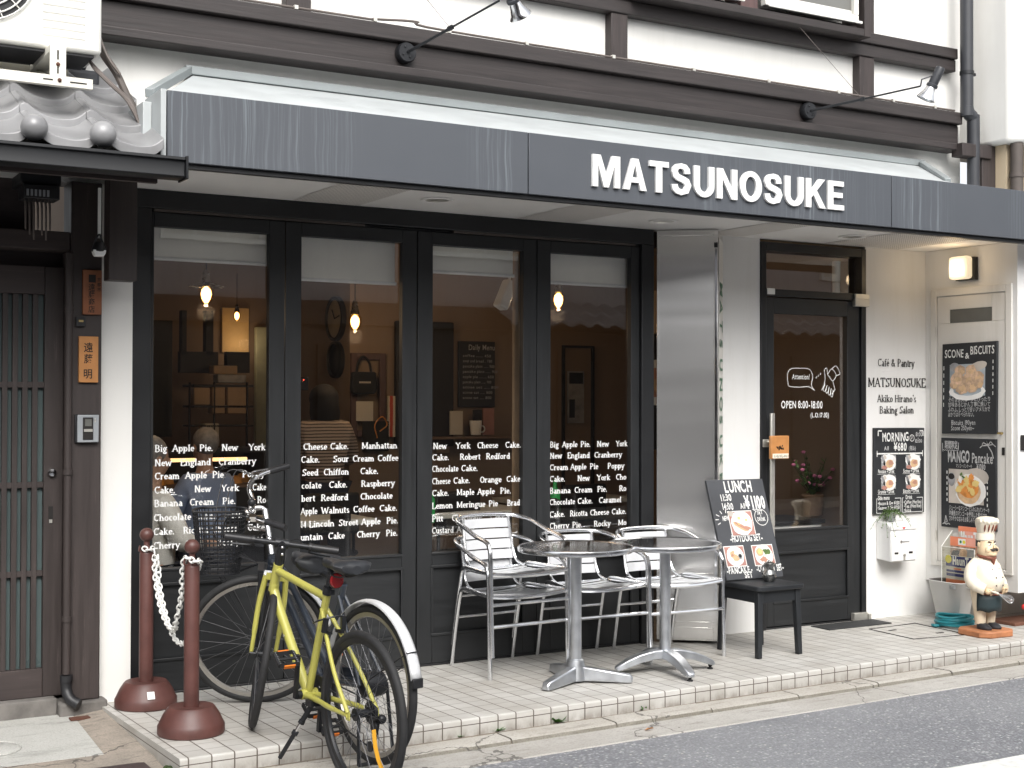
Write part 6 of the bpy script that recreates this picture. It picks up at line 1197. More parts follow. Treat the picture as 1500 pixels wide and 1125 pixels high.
# ---- yellow hybrid ----------------------------------------------------------
Ar, Af = Vector((2.245, -.605, .228)), Vector((2.150, .335, .328)); Y_, nY = plane_pt(Ar, Af); fw = Vector((Af.x-Ar.x, Af.y-Ar.y, 0)).normalized(); nR = Vector((fw.y, -fw.x, 0))   # right of the bike
bike = thing('bicycle', 'yellow hybrid bicycle with flat black handlebar standing across the kerb', 'bicycle', (2.2, -.1, 0), 0, 'bicycles parked by the black windows')
BB, ST, HT, HB = Y_(452, 1016), Y_(480, 866), Y_(408, 826), Y_(400, 864)
m = MB('yellow_paint'); m.tube([HB+(HB-HT)*.02, HT], .0215, 14); m.tube([BB, ST+(ST-BB)*.02], .0165, 14); m.tube([HT.lerp(HB, .25), ST.lerp(BB, .06)], .0165, 14); m.tube(smooth([HT.lerp(HB, .72), HB.lerp(BB, .12), BB], 4), .0215, 14); m.cyl(BB-nR*.036, BB+nR*.036, .022, seg=16)
for s in (-1, 1):
    D = Ar+nR*(s*.066); m.tube(smooth([BB+nR*(s*.022)-fw*.01, BB.lerp(Ar, .3)+nR*(s*.03), BB.lerp(Ar, .6)+nR*(s*.052), D], 4), [.0125]*5+[.011]*5+[.009]*3, 10); m.tube(smooth([ST.lerp(BB, .17)+nR*(s*.012), ST.lerp(BB, .17).lerp(Ar, .2)+nR*(s*.03), ST.lerp(BB, .17).lerp(Ar, .6)+nR*(s*.058), D+UP*.01], 4), [.009]*13, 10); m.obox(D, (.004, .03, .035), (nR, fw, UP))
fr_ = obj('frame', m, bike)
m = MB('pale_metal')
for k in (.45, .62): m.cyl(HB.lerp(BB, k)-nR*.023, HB.lerp(BB, k)-nR*.026, .006, seg=8)
obj('bolt', m, fr_)
# steering turned to the right: front wheel along the line of sight
hd = Vector((math.sin(R(19)), math.cos(R(19)), 0)); sd2 = Vector((hd.y, -hd.x, 0)); lean = R(9); wx = (sd2*math.cos(lean)-UP*math.sin(lean)); wu = wx.cross(hd)*1; wu = hd.cross(wx)*-1 if hd.cross(wx).z < 0 else hd.cross(wx)
r1 = .330; cF = Vector((2.112, .322, 0))+wu*r1*1.0; cF.z = r1*math.cos(lean)
wheel(bike, cF, wx, r1, .0165, 'black_metal', 1, 28, .018); wr = wheel(bike, Ar, nR, r1, .0165, 'black_metal', 2, 32, .018)
m = MB('yellow_paint'); crown = cF+wu*(r1+.025)+hd*-.01; m.tube([HB, crown], .018, 12); m.bar(crown-wx*.045, crown+wx*.045, .03, .03, hd)
for s in (-1, 1): m.tube(smooth([crown+wx*(s*.045), cF+wu*.22+wx*(s*.056), cF+wu*.08+wx*(s*.055)+hd*.004, cF+wx*(s*.054)+hd*.01], 5), [.0135]*5+[.0125]*5+[.010]*5+[.008], 10)
fk = obj('fork', m, bike)
m = MB('black_metal', 'chrome'); stt = HT+(HT-HB).normalized(); a = HT; b = HT+(HT-HB).normalized()*.085; m.tube([a, b], .019, 12); clamp = b+hd*.035+UP*.012; m.tube([b, clamp], .017, 10); m.cyl(clamp-wx*.03, clamp+wx*.03, .021, seg=14); m.use('chrome'); m.ball(b-hd*.02, .007, 8, 6); m.ball(b-hd*.02-UP*.03, .007, 8, 6); obj('stem', m, bike)
bx = (wx if wx.dot(sd2) > 0 else -wx).normalized(); bx = Vector((bx.x, bx.y, -.15)).normalized(); m = MB('black_metal'); m.tube(smooth([clamp-bx*.245-hd*.012, clamp-bx*.15-hd*.002, clamp, clamp+bx*.15-hd*.002, clamp+bx*.245-hd*.012], 5), .0125, 12); hb_ = obj('handlebar', m, bike)
for s in (-1, 1):
    m = MB('black_plastic'); m.tube([clamp+bx*(s*.252)-hd*.012, clamp+bx*(s*.135)-hd*.004], .0165, 14); m.tube([clamp+bx*(s*.132)-hd*.004, clamp+bx*(s*.12)-hd*.004], .02, 12); obj('grip', m, hb_)
    m = MB('black_metal'); p = clamp+bx*(s*.10); m.obox(p-UP*.012+hd*.01, (.04, .03, .03), (bx, hd, UP)); m.tube(smooth([p+hd*.02-UP*.02, p+hd*.05+bx*(s*.04)-UP*.03, p+hd*.055+bx*(s*.12)-UP*.035], 4), .006, 6); obj('brake_lever', m, hb_)
    m = MB('black_plastic'); m.tube(smooth([p+hd*.02, p+hd*.10-bx*(s*.03)+UP*.02, clamp+hd*.11-bx*(s*.02)-UP*.05, HT+hd*.05-UP*.08, HB+hd*.02-nR*.02], 6), .0028, 6); obj('cable', m, hb_)
ck = crankset(bike, BB, nR, fw, .165, R(-82), .07)
m = MB('black_metal'); m.tube([ST, ST+(ST-BB).normalized()*.14], .0135, 12); m.tube([ST-(ST-BB).normalized()*.012, ST+(ST-BB).normalized()*.02], .021, 14); m.obox(ST-fw*.028, (.02, .03, .022), (nR, fw, UP)); sp_ = obj('seat_post', m, bike)
stp = Y_(500, 829); saddle(bike, stp-fw*.13+UP*.005, stp+fw*.15+UP*.012, .175, .05)
m = MB('black_plastic', 'red_reflector'); c = ST+(ST-BB).normalized()*.055-fw*.045; m.bar(ST+(ST-BB).normalized()*.05, c, .02, .02); m.cyl(c, c-fw*.012, .033, seg=18); m.use('red_reflector'); m.cyl(c-fw*.0125, c-fw*.022, .031, .028, seg=18); obj('rear_reflector', m, bike)
m = MB('black_metal'); 
for k, r_ in enumerate((.045, .041, .037, .033, .029, .025)): m.lathe([(.012, 0), (r_, 0), (r_, .0025), (.012, .0025)], Ar+nR*(.034+.0045*k), nR, 22, caps=False)
D = Ar+nR*.07; m.bar(D-UP*.01, D-UP*.055+fw*.005, .018, .014, nR); m.bar(D-UP*.055, D-UP*.145+fw*.03, .014, .012, nR)
for q in (D-UP*.06+fw*.002, D-UP*.145+fw*.03): m.cyl(q-nR*.02, q-nR*.012, .022, seg=12)
m.ball(D-UP*.03-fw*.015+nR*.01, .02, 10, 8); obj('rear_derailleur', m, bike)
m = MB('black_metal'); p1 = BB+nR*.047; top_ = [p1+UP*.07, Ar+nR*.045+UP*.04]; m.tube(top_, .0035, 5); m.tube([p1-UP*.07, D-UP*.15-nR*.016+fw*.03], .0035, 5); obj('chain', m, bike)
m = MB('black_metal'); bk = ST.lerp(BB, .17).lerp(Ar, .22)
for s in (-1, 1): m.bar(bk+nR*(s*.045)-fw*.01, bk+nR*(s*.04)+UP*.06-fw*.02, .016, .02); m.obox(bk+nR*(s*.028)-fw*.012, (.016, .05, .014), (nR, fw, UP))
m.tube(smooth([bk+nR*.04+UP*.06-fw*.02, bk+UP*.065-fw*.03, bk-nR*.06+UP*.05, ST.lerp(BB, .3)-nR*.04], 4), .004, 6); obj('rear_brake', m, bike)
m = MB('black_metal', 'chrome'); k0 = BB.lerp(Ar, .18)-UP*.02-nR*.02; k1 = onY(410, 1110, -.10); m.tube([k0, k0.lerp(k1, .35)], .012, 8); m.use('chrome').tube([k0.lerp(k1, .35), k0.lerp(k1, .55)], .008, 8); m.use('black_metal').tube([k0.lerp(k1, .55), k1], .010, 8); m.tube([k0.lerp(k1, .52), k0.lerp(k1, .57)], .015, 8); m.tube([k0.lerp(k1, .33), k0.lerp(k1, .37)], .015, 8); m.obox(k0, (.05, .05, .025), (nR, fw, UP)); obj('kickstand', m, bike)
# orange strap by the rear wheel
m = MB('orange_strap'); P = smooth([onY(547, 1069, -.76), onY(549, 1090, -.76), onY(553, 1110, -.76), onY(560, 1132, -.76), onY(563, 1160, -.76)], 6); s_ = Vector((.8, .3, 0)).normalized()*.010; vs = []
for p in P: vs += [p-s_, p+s_, p+s_+Vector((.1, -.3, 0)).normalized()*.003, p-s_+Vector((.1, -.3, 0)).normalized()*.003]
m.add(vs, [(4*i+k, 4*i+(k+1) % 4, 4*i+4+(k+1) % 4, 4*i+4+k) for i in range(len(P)-1) for k in range(4)]+[(0, 1, 2, 3)]); tag(obj('orange_strap', m), 'orange strap hanging at the rear wheel of the yellow bicycle', 'strap')
# ---- silver city bicycle ---------------------------------------------------
A2, F2 = Vector((2.435, -.285, .268)), Vector((2.30, .86, .30)); Z_, _n = plane_pt(A2, F2); fw2 = Vector((F2.x-A2.x, F2.y-A2.y, 0)).normalized(); n2 = Vector((fw2.y, -fw2.x, 0))
bike2 = thing('bicycle', 'city bicycle with black front basket, silver mudguards and its front wheel turned aside', 'bicycle', (2.38, .25, 0), 0, 'bicycles parked by the black windows')
r2 = .338
BB2, H2T, H2B = Vector((2.392, .14, .225)), Z_(398, 812), Z_(394, 862)
m = MB('navy_paint'); S2T = BB2+UP*.44-fw2*.17; m.tube([H2B, H2T], .018, 12); m.tube([BB2, S2T], .0155, 12); m.tube(smooth([H2B.lerp(H2T, .15), Z_(412, 858), Z_(470, 990), BB2], 4), .019, 12); m.tube(smooth([H2B.lerp(H2T, .8), Z_(424, 850), Z_(483, 980), S2T.lerp(BB2, .8)], 4), .0165, 12)
for s in (-1, 1): m.tube([BB2+n2*(s*.03), A2+n2*(s*.062)], .010, 8); m.tube([S2T.lerp(BB2, .12)+n2*(s*.014), A2+n2*(s*.062)], .008, 8)
m.cyl(BB2-n2*.036, BB2+n2*.036, .022, seg=14); obj('frame', m, bike2)
wheel(bike2, A2, n2, r2, .018, 'rim_metal', 3, 32)
# front assembly turned about 75 degrees to the left
ha = R(-68); hd2 = Vector((math.sin(ha), math.cos(ha), 0)); lean2 = R(17); side2 = Vector((hd2.y, -hd2.x, 0)); ax2 = side2*math.cos(lean2)+UP*math.sin(lean2); ct = Vector((2.315, .80, 0))
wu2 = ax2.cross(hd2); wu2 = -wu2 if wu2.z < 0 else wu2; c2 = ct+wu2*r2; c2.z = r2*math.cos(lean2)
wheel(bike2, c2, ax2, r2, .018, 'rim_metal', 4, 32)
m = MB('black_metal'); cr2 = c2+wu2*(r2+.03)-hd2*.02
for s in (-1, 1): m.tube(smooth([cr2+ax2*(s*.045), c2+wu2*.18+ax2*(s*.06)-hd2*.01, c2+ax2*(s*.058)], 5), .011, 10)
m.bar(cr2-ax2*.05, cr2+ax2*.05, .03, .028, hd2); m.tube([cr2, H2B], .016, 10); obj('fork', m, bike2)
def guard(par, c, ax, r, a0, a1, wd, x, y):
    vs = []; n = 30; ax = Vector(ax).normalized()
    for i in range(n+1):
        a = a0+(a1-a0)*i/n; d = x*math.cos(a)+y*math.sin(a)
        for j in range(7): q = -1+2*j/6; vs.append(c+d*(r+.012*(1-q*q))+ax*(q*wd/2))
    m = MB('silver_guard'); m.add(vs, [(i*7+j, i*7+j+1, (i+1)*7+j+1, (i+1)*7+j) for i in range(n) for j in range(6)]); o = obj('mudguard', m, par, solid=False); s_ = o.modifiers.new('thickness', 'SOLIDIFY'); s_.thickness = .002; return o
g1 = guard(bike2, A2, n2, r2+.012, R(12), R(165), .055, -fw2, UP); g2 = guard(bike2, c2, ax2, r2+.012, R(12), R(88), .052, -hd2, wu2)
m = MB('black_plastic'); e = A2+(-fw2*math.cos(R(10))+UP*math.sin(R(10)))*(r2+.018); m.obox(e, (.05, .012, .04), (n2, fw2, UP)); obj('flap', m, g1, bevel=.004)
m = MB('black_metal'); d_ = (-fw2*math.cos(R(30))+UP*math.sin(R(30)))
for s in (-1, 1): m.tube([A2+n2*(s*.06), A2+d_*(r2+.012)+n2*(s*.028)], .0025, 5)
m.tube([A2+d_*(r2+.026)-n2*.032, A2+d_*(r2+.026)+n2*.032], .003, 5); obj('guard_stay', m, g1)
hS = side2*math.cos(R(24))+UP*math.sin(R(24)); hU = UP*math.cos(R(24))-side2*math.sin(R(24))     # bars tilt with the turned steering
stem2 = Z_(388, 746); m = MB('chrome'); m.tube([H2T, H2T.lerp(stem2, .5), stem2], .0135, 12); m.tube(smooth([stem2-UP*.004, stem2+hd2*.02+UP*.008, stem2+hd2*.06+UP*.004], 4), .014, 10); cl2 = stem2+hd2*.06+UP*.004; m.cyl(cl2-hS*.025, cl2+hS*.025, .019, seg=12); obj('stem', m, bike2)
m = MB('chrome'); hb2 = []
for s in (-1, 1): hb2.append(smooth([cl2, cl2+hS*(s*.06)+hU*.012, cl2+hS*(s*.12)+hU*.05+hd2*.02, cl2+hS*(s*.19)+hU*.065+hd2*.0, cl2+hS*(s*.24)+hU*.07-hd2*.05, cl2+hS*(s*.275)+hU*.07-hd2*.10], 6)); m.tube(hb2[-1], .012, 10)
h2_ = obj('handlebar', m, bike2)
for s, P in zip((-1, 1), hb2):
    e = P[-1]; d = (P[-1]-P[-6]).normalized(); m = MB('black_plastic'); m.tube([e-d*.03, e+d*.08], .0165, 12); obj('grip', m, h2_)
    m = MB('chrome'); q = P[-10]; m.obox(q+hd2*.012, (.03, .03, .025), (hS, hd2, hU)); m.tube(smooth([q+hd2*.02, q+hd2*.03+hS*(s*.06)-hU*.01, q-hd2*.05+hS*(s*.1)-hU*.012], 4), .005, 6); obj('brake_lever', m, h2_)
    for kk in (.12, .16): m = MB('black_plastic'); m.tube(smooth([q+hd2*.02, q+hd2*kk+hU*.01, cl2+hd2*(kk+.01)-UP*.15, c2+wu2*(r2+.06)], 6), .003, 6); obj('cable', m, h2_)
m = MB('black_metal'); m.ball(cl2+side2*-.07+UP*.035, .02, 12, 8); obj('bell', m, h2_)
# wire basket over the front wheel
m = MB('black_metal'); bc = cl2+hd2*.155-UP*.155; nl = 14
def bring(k): z = -.15+.30*k; w_, l_ = .115+.045*k, .095+.03*k; return [bc+UP*z+side2*(w_*sgn(math.cos(a))*abs(math.cos(a))**.6)+hd2*(l_*sgn(math.sin(a))*abs(math.sin(a))**.6) for a in [2*math.pi*i/36 for i in range(36)]]
def sgn(v): return 1 if v >= 0 else -1
rings = [bring(k/nl) for k in range(nl+1)]
for k, rg in enumerate(rings): m.tube(rg, .006 if k in (0, nl) else .0028, 5, True)
for i in range(36): m.tube([rings[0][i], rings[-1][i]], .0028, 4)
for i in range(-6, 7): q = i/6.5*.105; m.tube([bc-UP*.15+side2*q-hd2*.09, bc-UP*.15+side2*q+hd2*.09], .0016, 4)
m.tube([bc-UP*.15-hd2*.09, H2T-UP*.02], .006, 6); obj('basket', m, bike2)
m = MB('black_metal')
for s in (-1, 1): m.tube([bc-UP*.15+side2*(s*.08), c2+ax2*(s*.06)], .003, 5)
obj('basket_stay', m, bike2)
m = MB('chrome', 'black_metal'); m.obox(H2B.lerp(H2T, .35)+hd2*.03, (.03, .05, .05), (side2, hd2, UP)); m.use('black_metal'); m.cyl(H2B+hd2*.05+UP*.03, H2B+hd2*.10+UP*.03, .018, .026, seg=14); obj('head_lamp', m, bike2)
crankset(bike2, BB2, n2, fw2, .16, R(40), .075)
q2 = S2T+(S2T-BB2).normalized()*.12; q2 = Z_(458, 822); saddle(bike2, q2-fw2*.10, q2+fw2*.18+UP*.01, .23, .085)
m = MB('black_metal'); m.tube([S2T, q2-UP*.03], .0135, 10); obj('seat_post', m, bike2); m = MB('black_metal'); m.lathe([(.01, -.06), (.05, -.045), (.055, 0), (.05, .045), (.01, .06)], A2, n2, 18); obj('hub_cover', m, bike2)
m = MB('black_metal'); 
for s in (-1, 1): m.tube([A2+n2*(s*.07), A2+n2*(s*.085)-UP*.30-fw2*.03], .008, 8)
m.tube([A2+n2*.085-UP*.325-fw2*.03, A2-n2*.085-UP*.325-fw2*.03], .008, 8); m.tube([A2+n2*.085-UP*.30-fw2*.03, A2+n2*.085-UP*.325-fw2*.03], .008, 8); m.tube([A2-n2*.085-UP*.30-fw2*.03, A2-n2*.085-UP*.325-fw2*.03], .008, 8); obj('kickstand', m, bike2)
m = MB('navy_paint'); p1 = BB2+n2*.05; m.obox(p1.lerp(A2+n2*.05, .45)+UP*.01, (.014, .40, .085), (n2, (A2-BB2).normalized(), UP)); obj('chain_case', m, bike2, bevel=.01)
# ================================================================== inside the cafe
IW = 6.9
m = MB('cafe_floor'); m.box(1.7, IW, 1.36, 6.0, -.06, -.02); obj('inner_floor', m, cafe)
m = MB('cafe_ceiling'); m.box(1.7, IW, 1.36, 6.0, 2.72, 2.80); obj('inner_ceiling', m, cafe)
m = MB('cream_wall'); m.box(1.62, 1.70, 1.36, 6.0, -.02, 2.80); m.box(1.7, IW, 5.6, 5.7, -.02, 2.72); m.box(IW+.0, IW+.08, 1.37, 6.0, -.02, 2.80)
c0 = onY(512, 600, 3.80).x; m.box(c0, IW-.001, 3.80, 3.90, -.02, 2.719); m.box(c0, c0+.08, 3.901, 5.6, -.02, 2.719); obj('inner_wall', m, cafe)
m = MB('dark_post'); m.box(1.7, 5.5, 1.30, 1.36, 2.44, 2.8); obj('window_head', m, cafe)
def inz(px0, py0, px1, py1, Y): a = onY(px0, py1, Y); b = onY(px1, py0, Y); return a.x, b.x, a.z, b.z
# roller blinds just behind the glass
for (px0, px1, pyb), lb in zip(((218, 393, 376), (436, 578, 407), (628, 751, 396), (800, 924, 412)), ('cream roller blind, widest and shortest, in the window beside the white pier', 'cream roller blind in the second folding window from the white pier', 'cream roller blind in the third folding window, above the stacked chairs', 'cream roller blind in the folding window beside the steel casing')):
    a = onY(px0, pyb, 1.31); b = onY(px1, pyb, 1.31); t = thing('roller_blind', lb, 'blind', ((a.x+b.x)/2, 1.31, 2.43), 0, 'roller blinds in the folding windows'); zb = a.z
    m = MB('blind_cloth'); m.box(a.x, b.x, 1.309, 1.311, zb, 2.44); obj('cloth', m, t); m = MB('blind_bar'); m.tube([(a.x-.006, 1.31, zb-.006), (b.x+.008, 1.31, zb-.006)], .010, 8); obj('bottom_bar', m, t); m = MB('blind_bar'); m.tube([(a.x, 1.31, 2.46), (b.x, 1.31, 2.46)], .02, 10); obj('roller', m, t)
# pendant lamps
def pendant(px, py, Y, label, hat, power=3.9):
    p = onY(px, py, Y); t = thing('pendant_lamp', label, 'lamp', tuple(p), 0, 'pendant lamps in the cafe'); x, y, z = p
    if Y > 5: t.scale = (.65, .65, .65)
    m = MB('black_plastic'); m.tube([(x, y, z+.14), (x, y, 2.72)], .0035, 6); obj('cord', m, t)
    m = MB('pewter'); m.lathe([(.012, .15), (.02, .13), (.024, .09), (.03, .075), (.032, .055)], (x, y, z), seg=16)
    if hat: m.lathe([(.03, .075), (.06, .066), (.105, .05), (.107, .046), (.06, .058)], (x, y, z), seg=28, caps=False)
    obj('cap', m, t)
    m = MB('shade_glass'); m.lathe([(.036, .055), (.047, .03), (.046, -.005), (.036, -.04), (.02, -.062), (.008, -.072)], (x, y, z), seg=22, caps=False); obj('glass_shade', m, t, solid=False)
    m = MB('bulb'); m.lathe([(.008, .05), (.026, .03), (.031, .005), (.024, -.025), (.008, -.048)], (x, y, z), seg=16); obj('bulb', m, t)
    l = bpy.data.lights.new('pendant_light', 'POINT'); l.energy = power; l.color = (1, .70, .42); l.shadow_soft_size = .05; o = bpy.data.objects.new('pendant_light', l); COL.objects.link(o); o.location = (x, y, z-.1) if Y < 5 else (x+.1, y+.1, z-.22)
pendant(302, 432, 2.3, 'lit pendant lamp with a wide brim in the window beside the white pier', True)
pendant(520, 472, 3.1, 'small lit pendant lamp hanging over the black tote bag', False, 3.0)
pendant(818, 440, 2.2, 'lit pendant lamp without a brim in the window beside the steel casing', False)
pendant(347, 463, 5.3, 'distant lit lamp glowing on the yellow wall at the back', False, .5)
# back of the room, seen through the first window
x0, x1, z0, z1 = inz(325, 452, 364, 516, 5.58); m = MB('painted_glow'); m.box(x0, x1, 5.57, 5.595, z0, z1); tag(obj('wall_panel', m), 'wall panel behind the distant lamp, its glow put into the yellow colour', 'wall panel')
t = thing('storage_shelf', 'black storage shelf with boxes and towels at the back of the cafe', 'shelf', (onY(300, 600, 4.7).x, 4.7, 0))
for a in ((222, 470, 251, 640), (265, 455, 272, 520), (300, 455, 311, 520), (263, 516, 318, 546), (331, 516, 364, 546)):
    x0, x1, z0, z1 = inz(*a, 4.75); m = MB('interior_black'); m.box(x0, x1, 4.72, 4.80, z0, z1); obj('panel', m, t)
for py in (564, 594, 622): x0, x1, z0, z1 = inz(276, py, 362, py+3, 4.65); m = MB('interior_black'); m.box(x0, x1, 4.5, 4.8, z0, z1); obj('shelf_board', m, t)
for px in (277, 313, 361): x0, x1, z0, z1 = inz(px, 560, px+2, 640, 4.5); m = MB('interior_black'); m.box(x0, x1, 4.49, 4.52, -.02, z1); obj('upright', m, t)
for a, mt, lb in (((310, 536, 345, 548), 'kraft', 'brown carton on top of the dark storage shelf'), ((316, 549, 358, 561), 'photo_grey', 'dark folded cloth under the brown carton on the storage shelf'), ((281, 568, 305, 593), 'kraft', 'carton at the near end of the storage shelf'), ((308, 567, 327, 606), 'kraft', 'narrow brown towel hanging from the storage shelf'), ((330, 567, 358, 606), 'kraft', 'wide brown towel hanging from the storage shelf'), ((297, 620, 318, 641), 'paper', 'pale box on the lowest board of the storage shelf')):
    x0, x1, z0, z1 = inz(*a, 4.55); m = MB(mt); m.box(x0, x1, 4.50, 4.62, z0, z1); tag(obj('towel' if 'towel' in lb else ('cloth' if 'cloth' in lb else 'box'), m, bevel=.008), lb, 'towel' if 'towel' in lb else ('cloth' if 'cloth' in lb else 'box'))
x0, x1, z0, z1 = inz(376, 482, 476, 700, 5.5); m = MB('plank_white'); m.box(x0, x1, 5.52, 5.58, -.02, z1); m.mats[0] = 'pale_green_door'
t = thing('inner_door', 'pale green panelled door at the back of the cafe', 'door', ((x0+x1)/2, 5.55, 0)); obj('door_leaf', m, t, bevel=.004)
for k in range(1, 6): m = MB('interior_black'); x = x0+(x1-x0)*k/6; m.box(x-.006, x+.006, 5.514, 5.5195, 0, z1-.05); obj('groove', m, t)
# lit display counter with bread
xA, xB = onY(216, 680, 3.3).x, onY(392, 680, 3.3).x; zT = onY(300, 664, 3.3).z; zS = onY(300, 674, 3.3).z; zB = onY(300, 712, 3.3).z
t = thing('display_counter', 'dark bakery counter with a warm light strip over the bread', 'counter', ((xA+xB)/2, 3.5, 0))
m = MB('interior_black'); m.box(xA-.3, xB, 3.32, 3.8, zT, zT+.03); m.box(xA-.3, xB, 3.32, 3.8, -.02, zB-.02); m.box(xA-.3, xB, 3.76, 3.8, zB, zT); m.box(xB-.02, xB, 3.32, 3.76, zB-.02, zT); obj('cabinet', m, t)
m = MB('strip_light'); m.box(onY(231, 674, 3.36).x, onY(362, 674, 3.36).x, 3.36, 3.38, zS-.012, zS+.012); obj('light_strip', m, t)
m = MB('shelf_wood'); m.box(xA-.3, xB-.021, 3.34, 3.75, zB-.0195, zB); obj('tray', m, t)
for i in range(9): x = xA+.03+(xB-xA-.1)*i/8; y = 3.40+.1*(i % 3); m = MB('croissant'); s_ = rnd.uniform(.9, 1.15); m.loft([(0, 0, 0, .055*s_, .04), (0, 0, .03, .05*s_, .036), (0, 0, .052*s_, .03*s_, .022), (0, 0, .06*s_, .004, .004)], 12); o = obj('croissant', m, bevel=0); o.location = (x, y, zB+.001); tag(o, 'golden croissant under the warm light strip of the counter', 'croissant', 'croissants on the counter')
# right part: wall things on the partition
WY3 = 3.795
def wallbox(nm, a, mt, lb, cat, d=.03, grp=None, Y=WY3, bev=.003):
    x0, x1, z0, z1 = inz(*a, Y); m = MB(mt); m.box(x0, x1, Y-d, Y-.002, z0, z1); return tag(obj(nm, m, bevel=bev), lb, cat, grp), (x0, x1, z0, z1)
x0, x1, z0, z1 = inz(512, 518, 563, 640, WY3); t = thing('picture_moulding', 'empty brown wooden frame on the cafe wall behind the black tote bag', 'frame', ((x0+x1)/2, WY3, (z0+z1)/2)); m = MB('red_brown_wood'); b = .05
m.box(x0, x0+b, WY3-.03, WY3-.002, z0, z1); m.box(x1-b, x1, WY3-.03, WY3-.002, z0, z1); m.box(x0+b, x1-b, WY3-.03, WY3-.002, z1-b, z1); m.box(x0+b, x1-b, WY3-.03, WY3-.002, z0, z0+b); obj('moulding', m, t, bevel=.004)
x0, x1, z0, z1 = inz(513, 545, 551, 577, WY3-.07); t = thing('tote_bag', 'black tote bag hanging in the brown frame on the wall', 'bag', ((x0+x1)/2, WY3-.07, z1)); m = MB('bag_black'); m.prism([(x0+.015, z0), (x1-.015, z0), (x1, z0+.04), (x1-.01, z1), (x0+.01, z1), (x0, z0+.04)], (0, .05, 0), (0, WY3-.10, 0)); obj('bag_body', m, t, bevel=.012)
m = MB('bag_black'); xm = (x0+x1)/2; m.tube(smooth([(xm-.06, WY3-.08, z1-.01), (xm-.045, WY3-.075, z1+.07), (xm, WY3-.07, z1+.115), (xm+.045, WY3-.075, z1+.07), (xm+.06, WY3-.08, z1-.01)], 5), .009, 6); obj('strap', m, t)
m = MB('photo_bg'); [m.box(xm-.045+.016*i, xm-.034+.016*i, WY3-.1015, WY3-.1005, z1-.085, z1-.072) for i in range(6)]; obj('print', m, t)
wallbox('dark_curtain', (576, 473, 661, 655), 'interior_black', 'tall black curtain hanging on the brown cafe wall', 'curtain', .05, bev=.01)
o, (x0, x1, z0, z1) = wallbox('wall_blackboard', (670, 501, 723, 596), 'blackboard', 'black menu board on the cafe wall seen through the third window', 'menu board', .025)
f = Face((x0, WY3-.026, z0), (1, 0, 0), (0, 0, 1), x1-x0, z1-z0); m = MB('chalk_dim'); f.chalk(m, 'Daily Menu', .25, .87, .06, .24, bold=.01)
for i in range(9): f.chalk(m, rnd.choice(['pancake plate ...... 900', 'apple pie ........ 650', 'scone set ..... 800', 'coffee ....... 450', 'soup and bread .. 780']), .1, .76-.08*i, .03, rnd.uniform(.25, .34), bold=.004)
objs('lettering', m, o, sm=False, solid=False)
o, (x0, x1, z0, z1) = wallbox('wall_shelf', (612, 638, 745, 643), 'shelf_wood', 'brown wall shelf with cards below the black menu board', 'shelf', .22)
for a, mt, nm, lb in (((660, 602, 678, 637), 'paper', 'card', 'pale card leaning on the wall shelf beside the black curtain'), ((685, 616, 705, 637), 'white_plastic', 'cup', 'white cup standing on the wall shelf'), ((694, 600, 706, 620), 'interior_black', 'card', 'small black card on the wall shelf above the white cup'), ((708, 598, 724, 637), 'photo_red', 'book', 'reddish books leaning at the end of the wall shelf'), ((645, 642, 664, 664), 'kraft', 'notice', 'brown paper notice pinned under the wall shelf'), ((527, 588, 552, 617), 'paper', 'notice', 'white notice pinned in the brown frame below the bag'), ((536, 617, 575, 662), 'interior_black', 'poster', 'dark poster with an orange sketch below the white notice')):
    x0, x1, z0, z1 = inz(*a, WY3-.1); m = MB(mt)
    if nm == 'cup': m.lathe([(.001, 0), ((x1-x0)*.32, 0), ((x1-x0)*.42, z1-z0), ((x1-x0)*.38, z1-z0), (.001, .02)], ((x0+x1)/2, WY3-.12, z0), seg=18); m.torus(((x0+x1)/2+(x1-x0)*.45, WY3-.12, z0+.045), (0, 1, 0), .025, .006, 16, 6)
    else: m.box(x0, x1, WY3-.1 if 'shelf' in lb and 'under' not in lb else WY3-.036, WY3-.08 if 'shelf' in lb and 'under' not in lb else WY3-.031, z0, z1)
    o = tag(obj(nm, m, bevel=.001), lb, nm)
    if nm == 'poster': m = MB('mango'); m.tube(smooth([(x0+.12, WY3-.038, z0+.1), (x0+.10, WY3-.038, z0+.2), (x0+.16, WY3-.038, z0+.26), (x0+.2, WY3-.038, z0+.2), (x0+.14, WY3-.038, z0+.15)], 5), .005, 5); obj('sketch', m, o)
wallbox('striped_flag', (566, 580, 586, 640), 'striped_flag', 'red and cream striped flag on the cafe wall beside the black curtain', 'flag', .035)
x0, x1, z0, z1 = inz(822, 507, 868, 740, WY3-.0); t = thing('picture_frame', 'large thin black picture frame with a dark print on the cafe wall', 'picture', ((x0+x1)/2, WY3, (z0+z1)/2)); m = MB('interior_black'); b = .018
m.box(x0, x0+b, WY3-.03, WY3-.002, z0, z1); m.box(x1-b, x1, WY3-.03, WY3-.002, z0, z1); m.box(x0+b, x1-b, WY3-.03, WY3-.002, z1-b, z1); m.box(x0+b, x1-b, WY3-.03, WY3-.002, z0, z0+b); obj('moulding', m, t)
m = MB('photo_grey', 'interior_black'); a = inz(832, 544, 856, 620, WY3-.02); m.box(a[0], a[1], WY3-.018, WY3-.006, a[2], a[3]); m.use('interior_black'); a2 = inz(834, 546, 854, 562, WY3-.02); m.box(a2[0], a2[1], WY3-.022, WY3-.019, a2[2], a2[3]); a2 = inz(834, 585, 842, 612, WY3-.02); m.box(a2[0], a2[1], WY3-.022, WY3-.019, a2[2], a2[3]); obj('print', m, t)
